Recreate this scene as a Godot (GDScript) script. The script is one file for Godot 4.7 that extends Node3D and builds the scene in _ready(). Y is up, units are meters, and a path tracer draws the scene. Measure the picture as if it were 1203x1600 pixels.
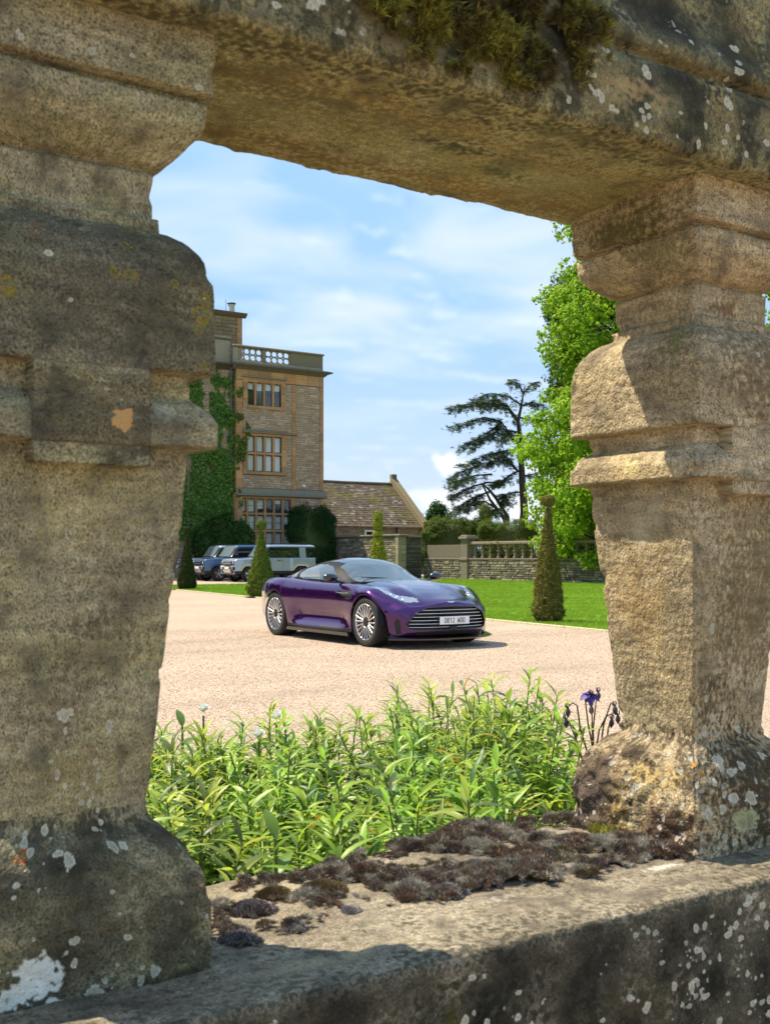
extends Node3D

func _ready() -> void:
	# ------------------------------------------------ camera, sky, sun, exposure
	const EXPOSURE := 1.7
	var cam := Camera3D.new()
	cam.name = "camera"
	var lens := CameraAttributesPhysical.new()
	lens.frustum_near = 0.05
	lens.frustum_far = 4000.0
	lens.frustum_focus_distance = 13.0
	lens.frustum_focal_length = 6.8
	lens.exposure_aperture = 4.2
	cam.attributes = lens
	cam.projection = Camera3D.PROJECTION_FRUSTUM
	cam.near = 0.05
	cam.far = 4000.0
	cam.size = 0.05 * 1600.0 / 1700.0
	cam.frustum_offset = Vector2(0, 0.05 * 70.0 / 1700.0)
	cam.position = Vector3(0, H, 0)
	add_child(cam)
	cam.current = true

	var env := Environment.new()
	env.background_mode = Environment.BG_SKY
	env.sky = Sky.new()
	env.sky.sky_material = make_sky()
	env.background_energy_multiplier = 1.22 / EXPOSURE
	env.tonemap_mode = Environment.TONE_MAPPER_LINEAR
	env.tonemap_exposure = EXPOSURE
	env.sdfgi_enabled = true
	env.ssao_enabled = true
	env.ssil_enabled = true
	var we := WorldEnvironment.new()
	we.name = "surroundings"
	we.environment = env
	add_child(we)

	var sun := DirectionalLight3D.new()
	sun.name = "sun"
	sun.light_energy = 1.6
	sun.light_color = Color(1.0, 0.95, 0.86)
	sun.light_angular_distance = 0.5
	sun.shadow_enabled = true
	add_child(sun)
	sun.look_at_from_position(Vector3.ZERO, Vector3(0.0755, -0.1264, 0.0341))

	# ------------------------------------------------ the setting, then the things
	make_materials()
	ground()
	parapet()
	house()
	barn()
	garden_walls()
	trees()
	topiaries()
	sports_car()
	off_roaders()
	flower_bed()
	moss()
# ---------------------------------------------------------------- frame of reference
# The camera stands at x = z = 0, H above the ground, looking along -z. The pierced wall, the house and the lawn wall share
# two horizontal axes: U along the wall (to the right and away), V through the wall (away and to the left).
const H := 1.31
const PHI := 0.57242
var U := Vector3(cos(PHI), 0, -sin(PHI))
var V := Vector3(-sin(PHI), 0, -cos(PHI))

func G(s: float, y: float, v: float) -> Vector3:
	return U * s + V * v + Vector3(0, y, 0)

# (s, y) of the point of the plane v = const that is seen along a measured direction
func fp(px: float, py: float, v: float) -> Vector2:
	var a := (px - 601.5) / 1700.0
	var d := v / (cos(PHI) - sin(PHI) * a)
	return Vector2(d * (cos(PHI) * a + sin(PHI)), H + (870.0 - py) / 1700.0 * d)

# (s, v) of the point of the level y = const that is seen along a measured direction
func lp(px: float, py: float, y: float) -> Vector2:
	var a := (px - 601.5) / 1700.0
	var d := (y - H) * 1700.0 / (870.0 - py)
	return Vector2(d * (cos(PHI) * a + sin(PHI)), d * (cos(PHI) - sin(PHI) * a))

# ---------------------------------------------------------------- nodes
var taken := {}
func numbered(called: String) -> String:
	var n: int = taken.get(called, 0)
	taken[called] = n + 1
	return called if n == 0 else "%s_%03d" % [called, n]

func thing(called: String, label: String, category: String, at := Vector3.ZERO, turn := 0.0, group := "") -> Node3D:
	var o := Node3D.new()
	o.name = numbered(called)
	add_child(o, true)
	o.position = at
	o.rotation.y = turn
	tag(o, label, category, group)
	return o

func tag(o: Node, label: String, category := "", group := "", kind := "") -> Node:
	if label: o.set_meta("label", label)
	if category: o.set_meta("category", category)
	if group: o.set_meta("group", group)
	if kind: o.set_meta("kind", kind)
	return o

func part(called: String, mesh: Mesh, m: Material, parent: Node = null, at := Transform3D()) -> MeshInstance3D:
	var o := MeshInstance3D.new()
	o.mesh = mesh
	if parent == null:
		o.name = numbered(called)
		parent = self
	else:
		var n := 0
		var nm := called
		while parent.has_node(nm):
			n += 1
			nm = "%s_%03d" % [called, n]
		o.name = nm
	parent.add_child(o, true)
	o.transform = at
	o.material_override = m
	return o

# quick repeat of many parts: the caller gives the number
func piece(called: String, n: int, mesh: Mesh, m: Material, parent: Node, at := Transform3D()) -> MeshInstance3D:
	var o := MeshInstance3D.new()
	o.mesh = mesh
	o.name = called if n == 0 else "%s_%03d" % [called, n]
	parent.add_child(o, true)
	o.transform = at
	o.material_override = m
	return o

func sub(called: String, parent: Node, at := Transform3D()) -> Node3D:
	var o := Node3D.new()
	var n := 0
	var nm := called
	while parent.has_node(nm):
		n += 1
		nm = "%s_%03d" % [called, n]
	o.name = nm
	parent.add_child(o, true)
	o.transform = at
	return o

func scatter(called: String, mesh: Mesh, m: Material, where: Array, cols: PackedColorArray, parent: Node = null) -> MultiMeshInstance3D:
	var mm := MultiMesh.new()
	mm.transform_format = MultiMesh.TRANSFORM_3D
	mm.use_colors = true
	mm.mesh = mesh
	mm.instance_count = where.size()
	var b := PackedFloat32Array()
	b.resize(where.size() * 16)
	var k := 0
	for i in where.size():
		var t: Transform3D = where[i]
		var c: Color = cols[i]
		b[k] = t.basis.x.x; b[k + 1] = t.basis.y.x; b[k + 2] = t.basis.z.x; b[k + 3] = t.origin.x
		b[k + 4] = t.basis.x.y; b[k + 5] = t.basis.y.y; b[k + 6] = t.basis.z.y; b[k + 7] = t.origin.y
		b[k + 8] = t.basis.x.z; b[k + 9] = t.basis.y.z; b[k + 10] = t.basis.z.z; b[k + 11] = t.origin.z
		b[k + 12] = c.r; b[k + 13] = c.g; b[k + 14] = c.b; b[k + 15] = 1.0
		k += 16
	mm.buffer = b
	var o := MultiMeshInstance3D.new()
	o.multimesh = mm
	o.material_override = m
	o.set_meta("kind", "stuff")
	if parent == null:
		o.name = numbered(called)
		add_child(o, true)
	else:
		o.name = called
		parent.add_child(o, true)
	return o

# ---------------------------------------------------------------- mesh builder
class MB:
	var p := PackedVector3Array()
	var nn := PackedVector3Array()
	var uv := PackedVector2Array()
	var c := PackedColorArray()
	var ix := PackedInt32Array()
	var col := Color.WHITE

	func vert(a: Vector3, t := Vector2.ZERO) -> int:
		p.append(a)
		uv.append(t)
		c.append(col)
		return p.size() - 1

	func tri(a: Vector3, b: Vector3, d: Vector3) -> void:
		var i := p.size()
		vert(a); vert(b); vert(d)
		ix.append(i); ix.append(i + 1); ix.append(i + 2)

	func tri_out(a: Vector3, b: Vector3, d: Vector3, out: Vector3) -> void:
		if (d - a).cross(b - a).dot(out) >= 0.0: tri(a, b, d)
		else: tri(a, d, b)

	func quad(a: Vector3, b: Vector3, d: Vector3, e: Vector3, out: Vector3) -> void:
		var i := p.size()
		vert(a); vert(b); vert(d); vert(e)
		if (d - a).cross(b - a).dot(out) >= 0.0: ix.append_array(PackedInt32Array([i, i + 1, i + 2, i, i + 2, i + 3]))
		else: ix.append_array(PackedInt32Array([i, i + 2, i + 1, i, i + 3, i + 2]))

	func box(at: Vector3, size: Vector3, bevel := 0.0, basis := Basis()) -> void:
		var h := size / 2.0
		var b := minf(bevel, minf(h.x, minf(h.y, h.z)) * 0.9)
		var w := func(v: Vector3) -> Vector3: return at + basis * v
		for ax in 3:
			var a1 := (ax + 1) % 3
			var a2 := (ax + 2) % 3
			for sg in [-1.0, 1.0]:
				var q := []
				for k in [[-1, -1], [1, -1], [1, 1], [-1, 1]]:
					var v := Vector3()
					v[ax] = h[ax] * sg
					v[a1] = (h[a1] - b) * k[0]
					v[a2] = (h[a2] - b) * k[1]
					q.append(w.call(v))
				var o := Vector3()
				o[ax] = sg
				quad(q[0], q[1], q[2], q[3], basis * o)
		if b <= 0.0: return
		for ax in 3:
			var a1 := (ax + 1) % 3
			var a2 := (ax + 2) % 3
			for k in [[-1, -1], [1, -1], [1, 1], [-1, 1]]:
				var q := []
				for e in [[-1, 0], [1, 0], [1, 1], [-1, 1]]:
					var v := Vector3()
					v[ax] = (h[ax] - b) * e[0]
					v[a1] = (h[a1] - (b if e[1] == 1 else 0.0)) * k[0]
					v[a2] = (h[a2] - (b if e[1] == 0 else 0.0)) * k[1]
					q.append(w.call(v))
				var o := Vector3()
				o[a1] = k[0]; o[a2] = k[1]
				quad(q[0], q[1], q[2], q[3], basis * o)
		for sx in [-1.0, 1.0]:
			for sy in [-1.0, 1.0]:
				for sz in [-1.0, 1.0]:
					tri_out(w.call(Vector3(h.x * sx, (h.y - b) * sy, (h.z - b) * sz)), w.call(Vector3((h.x - b) * sx, h.y * sy, (h.z - b) * sz)), w.call(Vector3((h.x - b) * sx, (h.y - b) * sy, h.z * sz)), basis * Vector3(sx, sy, sz))

	# rows x cols points, row by row
	func grid(pts: PackedVector3Array, rows: int, cols: int, closed := false, flip := false, uvs := PackedVector2Array()) -> void:
		var o := p.size()
		for i in pts.size():
			p.append(pts[i])
			uv.append(uvs[i] if uvs.size() else Vector2.ZERO)
			c.append(col)
		for r in rows - 1:
			for k in (cols if closed else cols - 1):
				var a := o + r * cols + k
				var b := o + r * cols + (k + 1) % cols
				var d := a + cols
				var e := b + cols
				if flip: ix.append_array(PackedInt32Array([a, d, b, b, d, e]))
				else: ix.append_array(PackedInt32Array([a, b, d, b, e, d]))

	func tube(path: Array, radii: Array, seg := 8, caps := true) -> void:
		var pts := PackedVector3Array()
		var side := Vector3.UP
		for i in path.size():
			var d: Vector3 = (path[mini(i + 1, path.size() - 1)] - path[maxi(i - 1, 0)]).normalized()
			if i == 0:
				side = d.cross(Vector3.UP if absf(d.y) < 0.9 else Vector3.RIGHT).normalized()
			else:
				side = (side - d * side.dot(d)).normalized()
			var up := side.cross(d)
			for k in seg:
				var an := TAU * k / seg
				pts.append(path[i] + (side * cos(an) + up * sin(an)) * radii[i])
		grid(pts, path.size(), seg, true, true)
		if caps:
			for e in [0, path.size() - 1]:
				var out: Vector3 = (path[0] - path[1]) if e == 0 else (path[e] - path[e - 1])
				for k in range(1, seg - 1):
					tri_out(pts[e * seg], pts[e * seg + k], pts[e * seg + k + 1], out)

	# profile of (radius, height) pairs round the axis
	func lathe(prof: Array, seg: int, at := Transform3D()) -> void:
		var pts := PackedVector3Array()
		for q in prof:
			for k in seg:
				var an := TAU * k / seg
				pts.append(at * Vector3(q[0] * cos(an), q[1], q[0] * sin(an)))
		grid(pts, prof.size(), seg, true, true)

	func prism(poly: Array, a: Vector3, ex: Vector3, ey: Vector3, depth: Vector3) -> void:
		var pp := PackedVector2Array()
		for q in poly: pp.append(Vector2(q[0], q[1]))
		var t := Geometry2D.triangulate_polygon(pp)
		var f := func(q: Vector2, k: float) -> Vector3: return a + ex * q.x + ey * q.y + depth * k
		for i in range(0, t.size(), 3):
			tri_out(f.call(pp[t[i]], 0.0), f.call(pp[t[i + 1]], 0.0), f.call(pp[t[i + 2]], 0.0), -depth)
			tri_out(f.call(pp[t[i]], 1.0), f.call(pp[t[i + 1]], 1.0), f.call(pp[t[i + 2]], 1.0), depth)
		var cw := Geometry2D.is_polygon_clockwise(pp)
		for i in pp.size():
			var q0 := pp[i]
			var q1 := pp[(i + 1) % pp.size()]
			var d := q1 - q0
			var o2 := Vector2(d.y, -d.x) * (-1.0 if cw else 1.0)
			quad(f.call(q0, 0.0), f.call(q1, 0.0), f.call(q1, 1.0), f.call(q0, 1.0), ex * o2.x + ey * o2.y)

	func done() -> ArrayMesh:
		if nn.size() != p.size():
			nn = PackedVector3Array()
			nn.resize(p.size())
			for i in range(0, ix.size(), 3):
				var a := ix[i]; var b := ix[i + 1]; var d := ix[i + 2]
				var n := (p[d] - p[a]).cross(p[b] - p[a])
				nn[a] += n; nn[b] += n; nn[d] += n
			for i in nn.size():
				nn[i] = nn[i].normalized()
		var arr := []
		arr.resize(Mesh.ARRAY_MAX)
		arr[Mesh.ARRAY_VERTEX] = p
		arr[Mesh.ARRAY_NORMAL] = nn
		arr[Mesh.ARRAY_TEX_UV] = uv
		arr[Mesh.ARRAY_COLOR] = c
		arr[Mesh.ARRAY_INDEX] = ix
		var m := ArrayMesh.new()
		m.add_surface_from_arrays(Mesh.PRIMITIVE_TRIANGLES, arr)
		return m

func box_mesh(size: Vector3, bevel := 0.0) -> ArrayMesh:
	var b := MB.new()
	b.box(Vector3.ZERO, size, bevel)
	return b.done()

# smooth table lookup: [[x, value], ...] with x ascending
func tab(t: Array, x: float) -> float:
	var n := t.size()
	if x <= t[0][0]: return t[0][1]
	if x >= t[n - 1][0]: return t[n - 1][1]
	var i := 0
	while x > t[i + 1][0]: i += 1
	var x0: float = t[i][0]
	var x1: float = t[i + 1][0]
	var y0: float = t[i][1]
	var y1: float = t[i + 1][1]
	var d := (y1 - y0) / (x1 - x0)
	var m0 := d
	var m1 := d
	if i > 0:
		var e: float = (y0 - t[i - 1][1]) / (x0 - t[i - 1][0])
		m0 = 0.0 if e * d <= 0.0 else 2.0 * e * d / (e + d)
	if i < n - 2:
		var e: float = (t[i + 2][1] - y1) / (t[i + 2][0] - x1)
		m1 = 0.0 if e * d <= 0.0 else 2.0 * e * d / (e + d)
	var h := x1 - x0
	var k := (x - x0) / h
	return y0 * (1 + 2 * k) * (1 - k) * (1 - k) + m0 * h * k * (1 - k) * (1 - k) + y1 * k * k * (3 - 2 * k) + m1 * h * k * k * (k - 1)

# ---------------------------------------------------------------- materials
func lin(r: float, g: float, b: float) -> Color:
	return Color(r, g, b).linear_to_srgb()

func mat(c: Color, rough := 0.8, metal := 0.0) -> StandardMaterial3D:
	var m := StandardMaterial3D.new()
	m.albedo_color = c
	m.roughness = rough
	m.metallic = metal
	return m

func tinted(rough := 0.8) -> StandardMaterial3D:
	var m := mat(Color.WHITE, rough)
	m.vertex_color_use_as_albedo = true
	return m

func fnl(freq: float, oct: int, sd: int) -> FastNoiseLite:
	var n := FastNoiseLite.new()
	n.noise_type = FastNoiseLite.TYPE_SIMPLEX_SMOOTH
	n.frequency = freq
	n.fractal_type = FastNoiseLite.FRACTAL_FBM if oct > 1 else FastNoiseLite.FRACTAL_NONE
	n.fractal_octaves = oct
	n.seed = sd
	return n

func noise_bytes(w: int, h: int, freq: float, oct: int, sd: int, stretch := 1.0) -> PackedByteArray:
	var n := fnl(freq, oct, sd)
	if stretch == 1.0:
		return n.get_image(w, h, false, false, true).get_data()
	n.frequency = freq
	var im := n.get_image(maxi(8, int(w / stretch)), h, false, false, true)
	im.resize(w, h, Image.INTERPOLATE_CUBIC)
	return im.get_data()

func cell_bytes(w: int, h: int, freq: float, sd: int, ret := FastNoiseLite.RETURN_DISTANCE2_SUB) -> PackedByteArray:
	var n := FastNoiseLite.new()
	n.noise_type = FastNoiseLite.TYPE_CELLULAR
	n.frequency = freq
	n.seed = sd
	n.fractal_type = FastNoiseLite.FRACTAL_NONE
	n.cellular_return_type = ret
	return n.get_seamless_image(w, h, false, false, 0.1, true).get_data()

# world-mapped material whose colour and relief come from seamless noise; colours are sRGB
func grained(cols: Array, metres: float, rough := 0.9, relief := 0.3, freq := 0.02, oct := 5, sd := 1, size := 512, triplanar := true) -> StandardMaterial3D:
	var m := StandardMaterial3D.new()
	var n := fnl(freq, oct, sd)
	var im := n.get_seamless_image(size, size, false, false, 0.1, true)
	var src := im.get_data()
	var out := PackedByteArray()
	out.resize(size * size * 3)
	var k := cols.size() - 1
	for i in size * size:
		var f := src[i] / 255.0 * k
		var q := mini(int(f), k - 1)
		var cc: Color = cols[q].lerp(cols[q + 1], f - q)
		out[i * 3] = int(cc.r * 255); out[i * 3 + 1] = int(cc.g * 255); out[i * 3 + 2] = int(cc.b * 255)
	m.albedo_texture = ImageTexture.create_from_image(Image.create_from_data(size, size, false, Image.FORMAT_RGB8, out))
	m.roughness = rough
	if relief > 0.0:
		m.heightmap_enabled = true
		m.heightmap_texture = ImageTexture.create_from_image(im)
		m.heightmap_scale = relief
	if triplanar:
		m.uv1_triplanar = true
		m.uv1_world_triplanar = true
		m.uv1_scale = Vector3.ONE / metres
	m.vertex_color_use_as_albedo = true
	return m

func c8(r: int, g: int, b: int) -> Color:
	return Color8(r, g, b)

func sstep(a: float, b: float, x: float) -> float:
	var t := clampf((x - a) / (b - a), 0.0, 1.0)
	return t * t * (3.0 - 2.0 * t)
# ---------------------------------------------------------------- sky: air, high thin cloud, a few small heaped clouds
func make_sky() -> PanoramaSkyMaterial:
	var w := 2048
	var h := 1024
	var wisp := fnl(1.0, 5, 11)
	var veil := fnl(1.0, 4, 5)
	var heap := fnl(1.0, 5, 23)
	var streak := fnl(1.0, 5, 37)
	var out := PackedByteArray()
	out.resize(w * h * 3)
	out.fill(150)
	var zen := Color(0.57, 0.755, 0.955)
	var mid := Color(0.625, 0.785, 0.955)
	var low := Color(0.80, 0.865, 0.955)
	for y in h:
		var el := PI / 2.0 - PI * (y + 0.5) / h
		if el < -0.02: break
		var se := sin(maxf(el, 0.0))
		var base := low.lerp(mid, sstep(0.015, 0.24, se)).lerp(zen, sstep(0.25, 1.0, se))
		var ce := cos(el)
		for x in w:
			var an := TAU * (x + 0.5) / w
			var d := Vector3(sin(an) * ce, se, -cos(an) * ce)
			# clouds lie on a level sheet high up, so they crowd together towards the horizon
			var k := 1.0 / (se + 0.16)
			var qx := d.x * k
			var qz := d.z * k
			var wx := veil.get_noise_3d(qx * 0.7, qz * 0.7, 9.0) * 0.9
			var f := wisp.get_noise_3d(qx * 0.8 + qz * 0.7 + wx, qz * 1.9 - qx * 0.5 + wx * 0.6, 0.0) + 0.5 * veil.get_noise_3d(qx * 0.45, qz * 0.8, 4.0)
			var a := sstep(-0.32, 0.75, f) * 0.85
			var cc := base.lerp(Color(0.86, 0.905, 0.965), a)
			# fine streaks of ice cloud
			var fs := streak.get_noise_3d(qx * 2.2 + wx * 2.0, qz * 9.0 + qx * 2.2, 2.0)
			cc = cc.lerp(Color(0.90, 0.945, 0.97), sstep(0.12, 0.55, fs) * 0.45)
			# one small heaped cloud low beside the cedar
			var px := atan2(d.x, -d.z) - 0.062
			if absf(px) < 0.05 and se < 0.14:
				var hq := Vector2(px / 0.017, (se - 0.083) / 0.011).length() + heap.get_noise_3d(px * 60.0, se * 60.0, 1.0) * 1.1
				cc = cc.lerp(Color(0.97, 0.975, 0.985), sstep(1.05, 0.55, hq))
			if se < 0.14:
				var hp := heap.get_noise_3d(d.x * 9.0, se * 22.0, d.z * 9.0) + 0.25 - absf(se - 0.055) * 9.0
				cc = cc.lerp(Color(0.94, 0.955, 0.975), sstep(0.28, 0.46, hp) * 0.8)
			var o := (y * w + x) * 3
			out[o] = int(cc.r * 255.0); out[o + 1] = int(cc.g * 255.0); out[o + 2] = int(cc.b * 255.0)
	var m := PanoramaSkyMaterial.new()
	m.panorama = ImageTexture.create_from_image(Image.create_from_data(w, h, false, Image.FORMAT_RGB8, out))
	return m
# ---------------------------------------------------------------- weathered stone: colour and relief maps, in metres
class Slab:
	var w: int
	var h: int
	var ppm: float
	var a := PackedByteArray()
	var r := PackedByteArray()
	var fine := PackedByteArray()
	var mid := PackedByteArray()
	var cr := PackedByteArray()
	func put(i: int, c: Color, k: float) -> void:
		a[i * 3] = int(lerpf(a[i * 3], c.r * 255.0, k))
		a[i * 3 + 1] = int(lerpf(a[i * 3 + 1], c.g * 255.0, k))
		a[i * 3 + 2] = int(lerpf(a[i * 3 + 2], c.b * 255.0, k))
	# an irregular patch of growth or crust at (x, y) metres; soft = width of its broken edge
	func patch(x: float, y: float, rx: float, ry: float, c: Color, k: float, soft := 0.25, rag := 0.5, lift := 0) -> void:
		var x0 := maxi(0, int((x - rx * 1.6) * ppm))
		var x1 := mini(w - 1, int((x + rx * 1.6) * ppm))
		var y0 := maxi(0, int((y - ry * 1.6) * ppm))
		var y1 := mini(h - 1, int((y + ry * 1.6) * ppm))
		for py in range(y0, y1 + 1):
			for px in range(x0, x1 + 1):
				var dx := (px / ppm - x) / rx
				var dy := (py / ppm - y) / ry
				var i := py * w + px
				var d := sqrt(dx * dx + dy * dy) + ((mid[i] - 128) / 128.0) * rag * 0.7 + ((fine[i] - 128) / 128.0) * rag * 1.2
				var f := clampf((1.0 - d) / soft, 0.0, 1.0)
				if f > 0.0:
					var g := 0.86 + 0.28 * fine[(i * 7) % (w * h)] / 255.0
					put(i, Color(minf(c.r * g, 1.0), minf(c.g * g, 1.0), minf(c.b * g, 1.0)), f * k)
					if lift: r[i] = clampi(int(r[i] + f * lift), 0, 255)
	# crumbly coloured lichen: many small rosettes within an ellipse
	func crumbs(x: float, y: float, rx: float, ry: float, c: Color, n: int, sd: int) -> void:
		for i in n:
			var an := float((sd * 31 + i * 137) % 360) / 57.3
			var q := sqrt(float((sd * 17 + i * 61) % 100) / 100.0)
			var rr := minf(rx, ry) * (0.10 + 0.22 * float((sd + i * 29) % 10) / 10.0)
			spot(x + cos(an) * q * rx, y + sin(an) * q * ry, rr, Color(c.r * (0.9 + 0.03 * (i % 7)), c.g * (0.9 + 0.04 * (i % 5)), c.b), sd + i * 7, false)
	# a crisp lichen rosette
	func spot(x: float, y: float, rad: float, c: Color, sd: int, ring := true) -> void:
		var R := rad * 1.5
		var x0 := maxi(0, int((x - R) * ppm))
		var x1 := mini(w - 1, int((x + R) * ppm) + 1)
		var y0 := maxi(0, int((y - R) * ppm))
		var y1 := mini(h - 1, int((y + R) * ppm) + 1)
		var ph := float(sd % 97)
		var ecc := 0.75 + 0.5 * float(sd % 13) / 13.0
		for py in range(y0, y1 + 1):
			for px in range(x0, x1 + 1):
				var dx := (px / ppm - x) * ecc
				var dy := (py / ppm - y) / ecc
				var an := atan2(dy, dx)
				var i := py * w + px
				var lob := 1.0 + 0.06 * sin(an * 3.0 + ph) + 0.05 * sin(an * 7.0 - ph * 2.0) + 0.05 * sin(an * 13.0 + ph * 3.0)
				var d := sqrt(dx * dx + dy * dy) / (rad * lob) + (fine[i] - 128) / 128.0 * 0.5 + (mid[i] - 128) / 128.0 * 0.3
				if d < 1.0:
					var g := 0.72 + 0.36 * fine[(i * 5 + 31) % (w * h)] / 255.0
					if ring and d < 0.5: g *= 0.90
					elif ring and d > 0.72: g *= 1.08
					put(i, Color(minf(c.r * g, 1), minf(c.g * g, 1), minf(c.b * g, 1)), clampf((1.0 - d) * 6.0, 0.0, 0.95))
					r[i] = clampi(int(r[i] + 45 * clampf((1.0 - d) * 4.0, 0, 1)), 0, 255)
	# a grown crust over a stretch of stone: blackened where the colonies stand, bare stone in the gaps between them
	func crust(x0: float, x1: float, y0: float, y1: float, k: Color, cover: float) -> void:
		for y in range(maxi(0, int(y0 * ppm)), mini(h, int(y1 * ppm))):
			for x in range(int(x0 * ppm), mini(w, int(x1 * ppm))):
				var j := y * w + x
				var edge := clampf(minf(y / ppm - y0, y1 - y / ppm) / 0.022 + (mid[j] - 128) / 70.0 + (fine[j] - 128) / 60.0, 0.0, 1.0)
				var f := edge * clampf(((cr[j] * 0.40 + mid[j] * 0.25 + fine[j] * 0.35) / 255.0 - (1.0 - cover)) * 8.0, 0.0, 1.0)
				var i := j * 3
				a[i] = int(a[i] * lerpf(1.0, k.r, f)); a[i + 1] = int(a[i + 1] * lerpf(1.0, k.g, f)); a[i + 2] = int(a[i + 2] * lerpf(1.0, k.b, f))
				r[j] = clampi(int(r[j] + 22.0 * f), 0, 255)
	func material(relief: float) -> StandardMaterial3D:
		var m := StandardMaterial3D.new()
		m.albedo_texture = ImageTexture.create_from_image(Image.create_from_data(w, h, false, Image.FORMAT_RGB8, a))
		m.roughness = 0.93
		m.metallic_specular = 0.3
		m.heightmap_enabled = true
		m.heightmap_texture = ImageTexture.create_from_image(Image.create_from_data(w, h, false, Image.FORMAT_L8, r))
		m.heightmap_scale = relief
		return m

# base coat of a slab. tones: [light, middle, dark, crust] sRGB; crust = how much of it is under dark crust
func slab(wm: float, hm: float, ppm: float, sd: int, tones: Array, crust: float, streak := 0.12, second := Color(0, 0, 0, 0)) -> Slab:
	var s := Slab.new()
	s.w = int(wm * ppm); s.h = int(hm * ppm); s.ppm = ppm
	var w := s.w
	var h := s.h
	var low := noise_bytes(w, h, 5.0 / ppm, 4, sd)
	s.mid = noise_bytes(w, h, 22.0 / ppm, 5, sd + 1)
	s.fine = noise_bytes(w, h, 75.0 / ppm, 6, sd + 2)
	var pit := noise_bytes(w, h, 260.0 / ppm, 3, sd + 3)
	var bed := noise_bytes(w, h, 60.0 / ppm, 3, sd + 4, 6.0)
	var cr := noise_bytes(w, h, 11.0 / ppm, 6, sd + 5)
	s.cr = cr
	var sec := noise_bytes(w, h, 8.0 / ppm, 5, sd + 6, 2.0)
	s.a.resize(w * h * 3)
	s.r.resize(w * h)
	var t0: Color = tones[0]
	var t1: Color = tones[1]
	var t2: Color = tones[2]
	var t3: Color = tones[3]
	var rnd := sd * 7919 + 1
	for i in w * h:
		rnd = (rnd * 1103515245 + 12345) & 0x7fffffff
		var f := low[i] * 0.62 + s.mid[i] * 0.16 + s.fine[i] * 0.22
		var k := f / 127.5
		var c := t2.lerp(t1, minf(k, 1.0)) if k < 1.0 else t1.lerp(t0, k - 1.0)
		if second.a > 0.0:
			c = c.lerp(second, clampf((sec[i] - 120) / 60.0, 0.0, 1.0) * second.a)
		var q := (cr[i] + (s.fine[i] - 128) * 0.5 + (pit[i] - 128) * 0.35) / 255.0
		var ck := clampf((q - (1.0 - crust) * 0.62 - 0.14) * 4.0, 0.0, 1.0) * 0.55
		c = c.lerp(t3, ck)
		var g := 1.0 + ((s.fine[i] - 128) * 0.16 + (pit[i] - 128) * 0.30 + (bed[i] - 128) * streak * 2.0 + ((rnd >> 12) % 256 - 128) * 0.17) / 128.0
		if pit[i] < 58: g *= 0.78
		s.a[i * 3] = clampi(int(c.r * g * 255.0), 0, 255)
		s.a[i * 3 + 1] = clampi(int(c.g * g * 255.0), 0, 255)
		s.a[i * 3 + 2] = clampi(int(c.b * g * 255.0), 0, 255)
		var z := s.fine[i] * 0.34 + pit[i] * 0.16 + bed[i] * streak * 1.6 + s.mid[i] * 0.25
		if pit[i] < 58: z -= 40.0
		s.r[i] = clampi(int(z), 0, 215)
	return s

var WHITE_L := Color(0.81, 0.79, 0.70)
var GREY_L := Color(0.62, 0.61, 0.54)

func litter(s: Slab, x0: float, y0: float, x1: float, y1: float, n: int, r0: float, r1: float, sd: int, c := Color(0.80, 0.79, 0.72)) -> void:
	var g := RandomNumberGenerator.new()
	g.seed = sd
	for i in n:
		var x := g.randf_range(x0, x1)
		var y := g.randf_range(y0, y1)
		var rr := lerpf(r0, r1, pow(g.randf(), 2.5))
		s.spot(x, y, rr, c.lerp(GREY_L, g.randf() * 0.6), g.randi() % 1000)
		if g.randf() < 0.45:   # rosettes come in families
			for k in g.randi_range(1, 4):
				s.spot(x + g.randfn(0, 1) * rr * 1.8, y + g.randfn(0, 1) * rr * 1.8, rr * g.randf_range(0.25, 0.7), c.lerp(GREY_L, g.randf() * 0.6), g.randi() % 1000)

# ---------------------------------------------------------------- the pierced stone wall in front of the camera
# outline of a pier: (height above the eye, how far the face stands back from the block face)
const PIER := [
	[-0.435, 0.002], [-0.345, 0.003], [-0.33, 0.006], [-0.315, 0.009], [-0.30, 0.015], [-0.29, 0.021], [-0.28, 0.030], [-0.27, 0.041], [-0.263, 0.049], [-0.25, 0.0525],
	[0.105, 0.0195], [0.1065, 0.008], [0.1075, -0.002], [0.131, -0.002], [0.140, 0.003], [0.149, 0.011], [0.155, 0.0185], [0.158, 0.0205],
	[0.177, 0.0195], [0.179, 0.018], [0.1805, 0.001], [0.183, -0.001], [0.262, 0.0], [0.276, 0.0015], [0.289, 0.0055], [0.302, 0.0125], [0.312, 0.021], [0.320, 0.031], [0.3245, 0.040], [0.326, 0.0425],
	[0.3385, 0.0425], [0.340, 0.0475], [0.384, 0.0475], [0.3865, 0.0515], [0.3895, 0.0515], [0.391, 0.042], [0.393, 0.039], [0.400, 0.030], [0.410, 0.0195], [0.421, 0.0115], [0.431, 0.0075], [0.449, 0.006], [0.4505, 0.012], [0.4525, 0.015], [0.4562, 0.015],
	[0.4575, 0.001], [0.460, 0.0], [0.535, 0.0]]

# distance down the moulded outline from the top of the pier to height h
func arc(h: float) -> float:
	var d := 0.0
	for i in range(PIER.size() - 1, 0, -1):
		var a := Vector2(PIER[i][0], PIER[i][1])
		var e := Vector2(PIER[i - 1][0], PIER[i - 1][1])
		if h >= a.x: return d
		if h >= e.x: return d + a.distance_to(e) * (a.x - h) / (a.x - e.x)
		d += a.distance_to(e)
	return d

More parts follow.
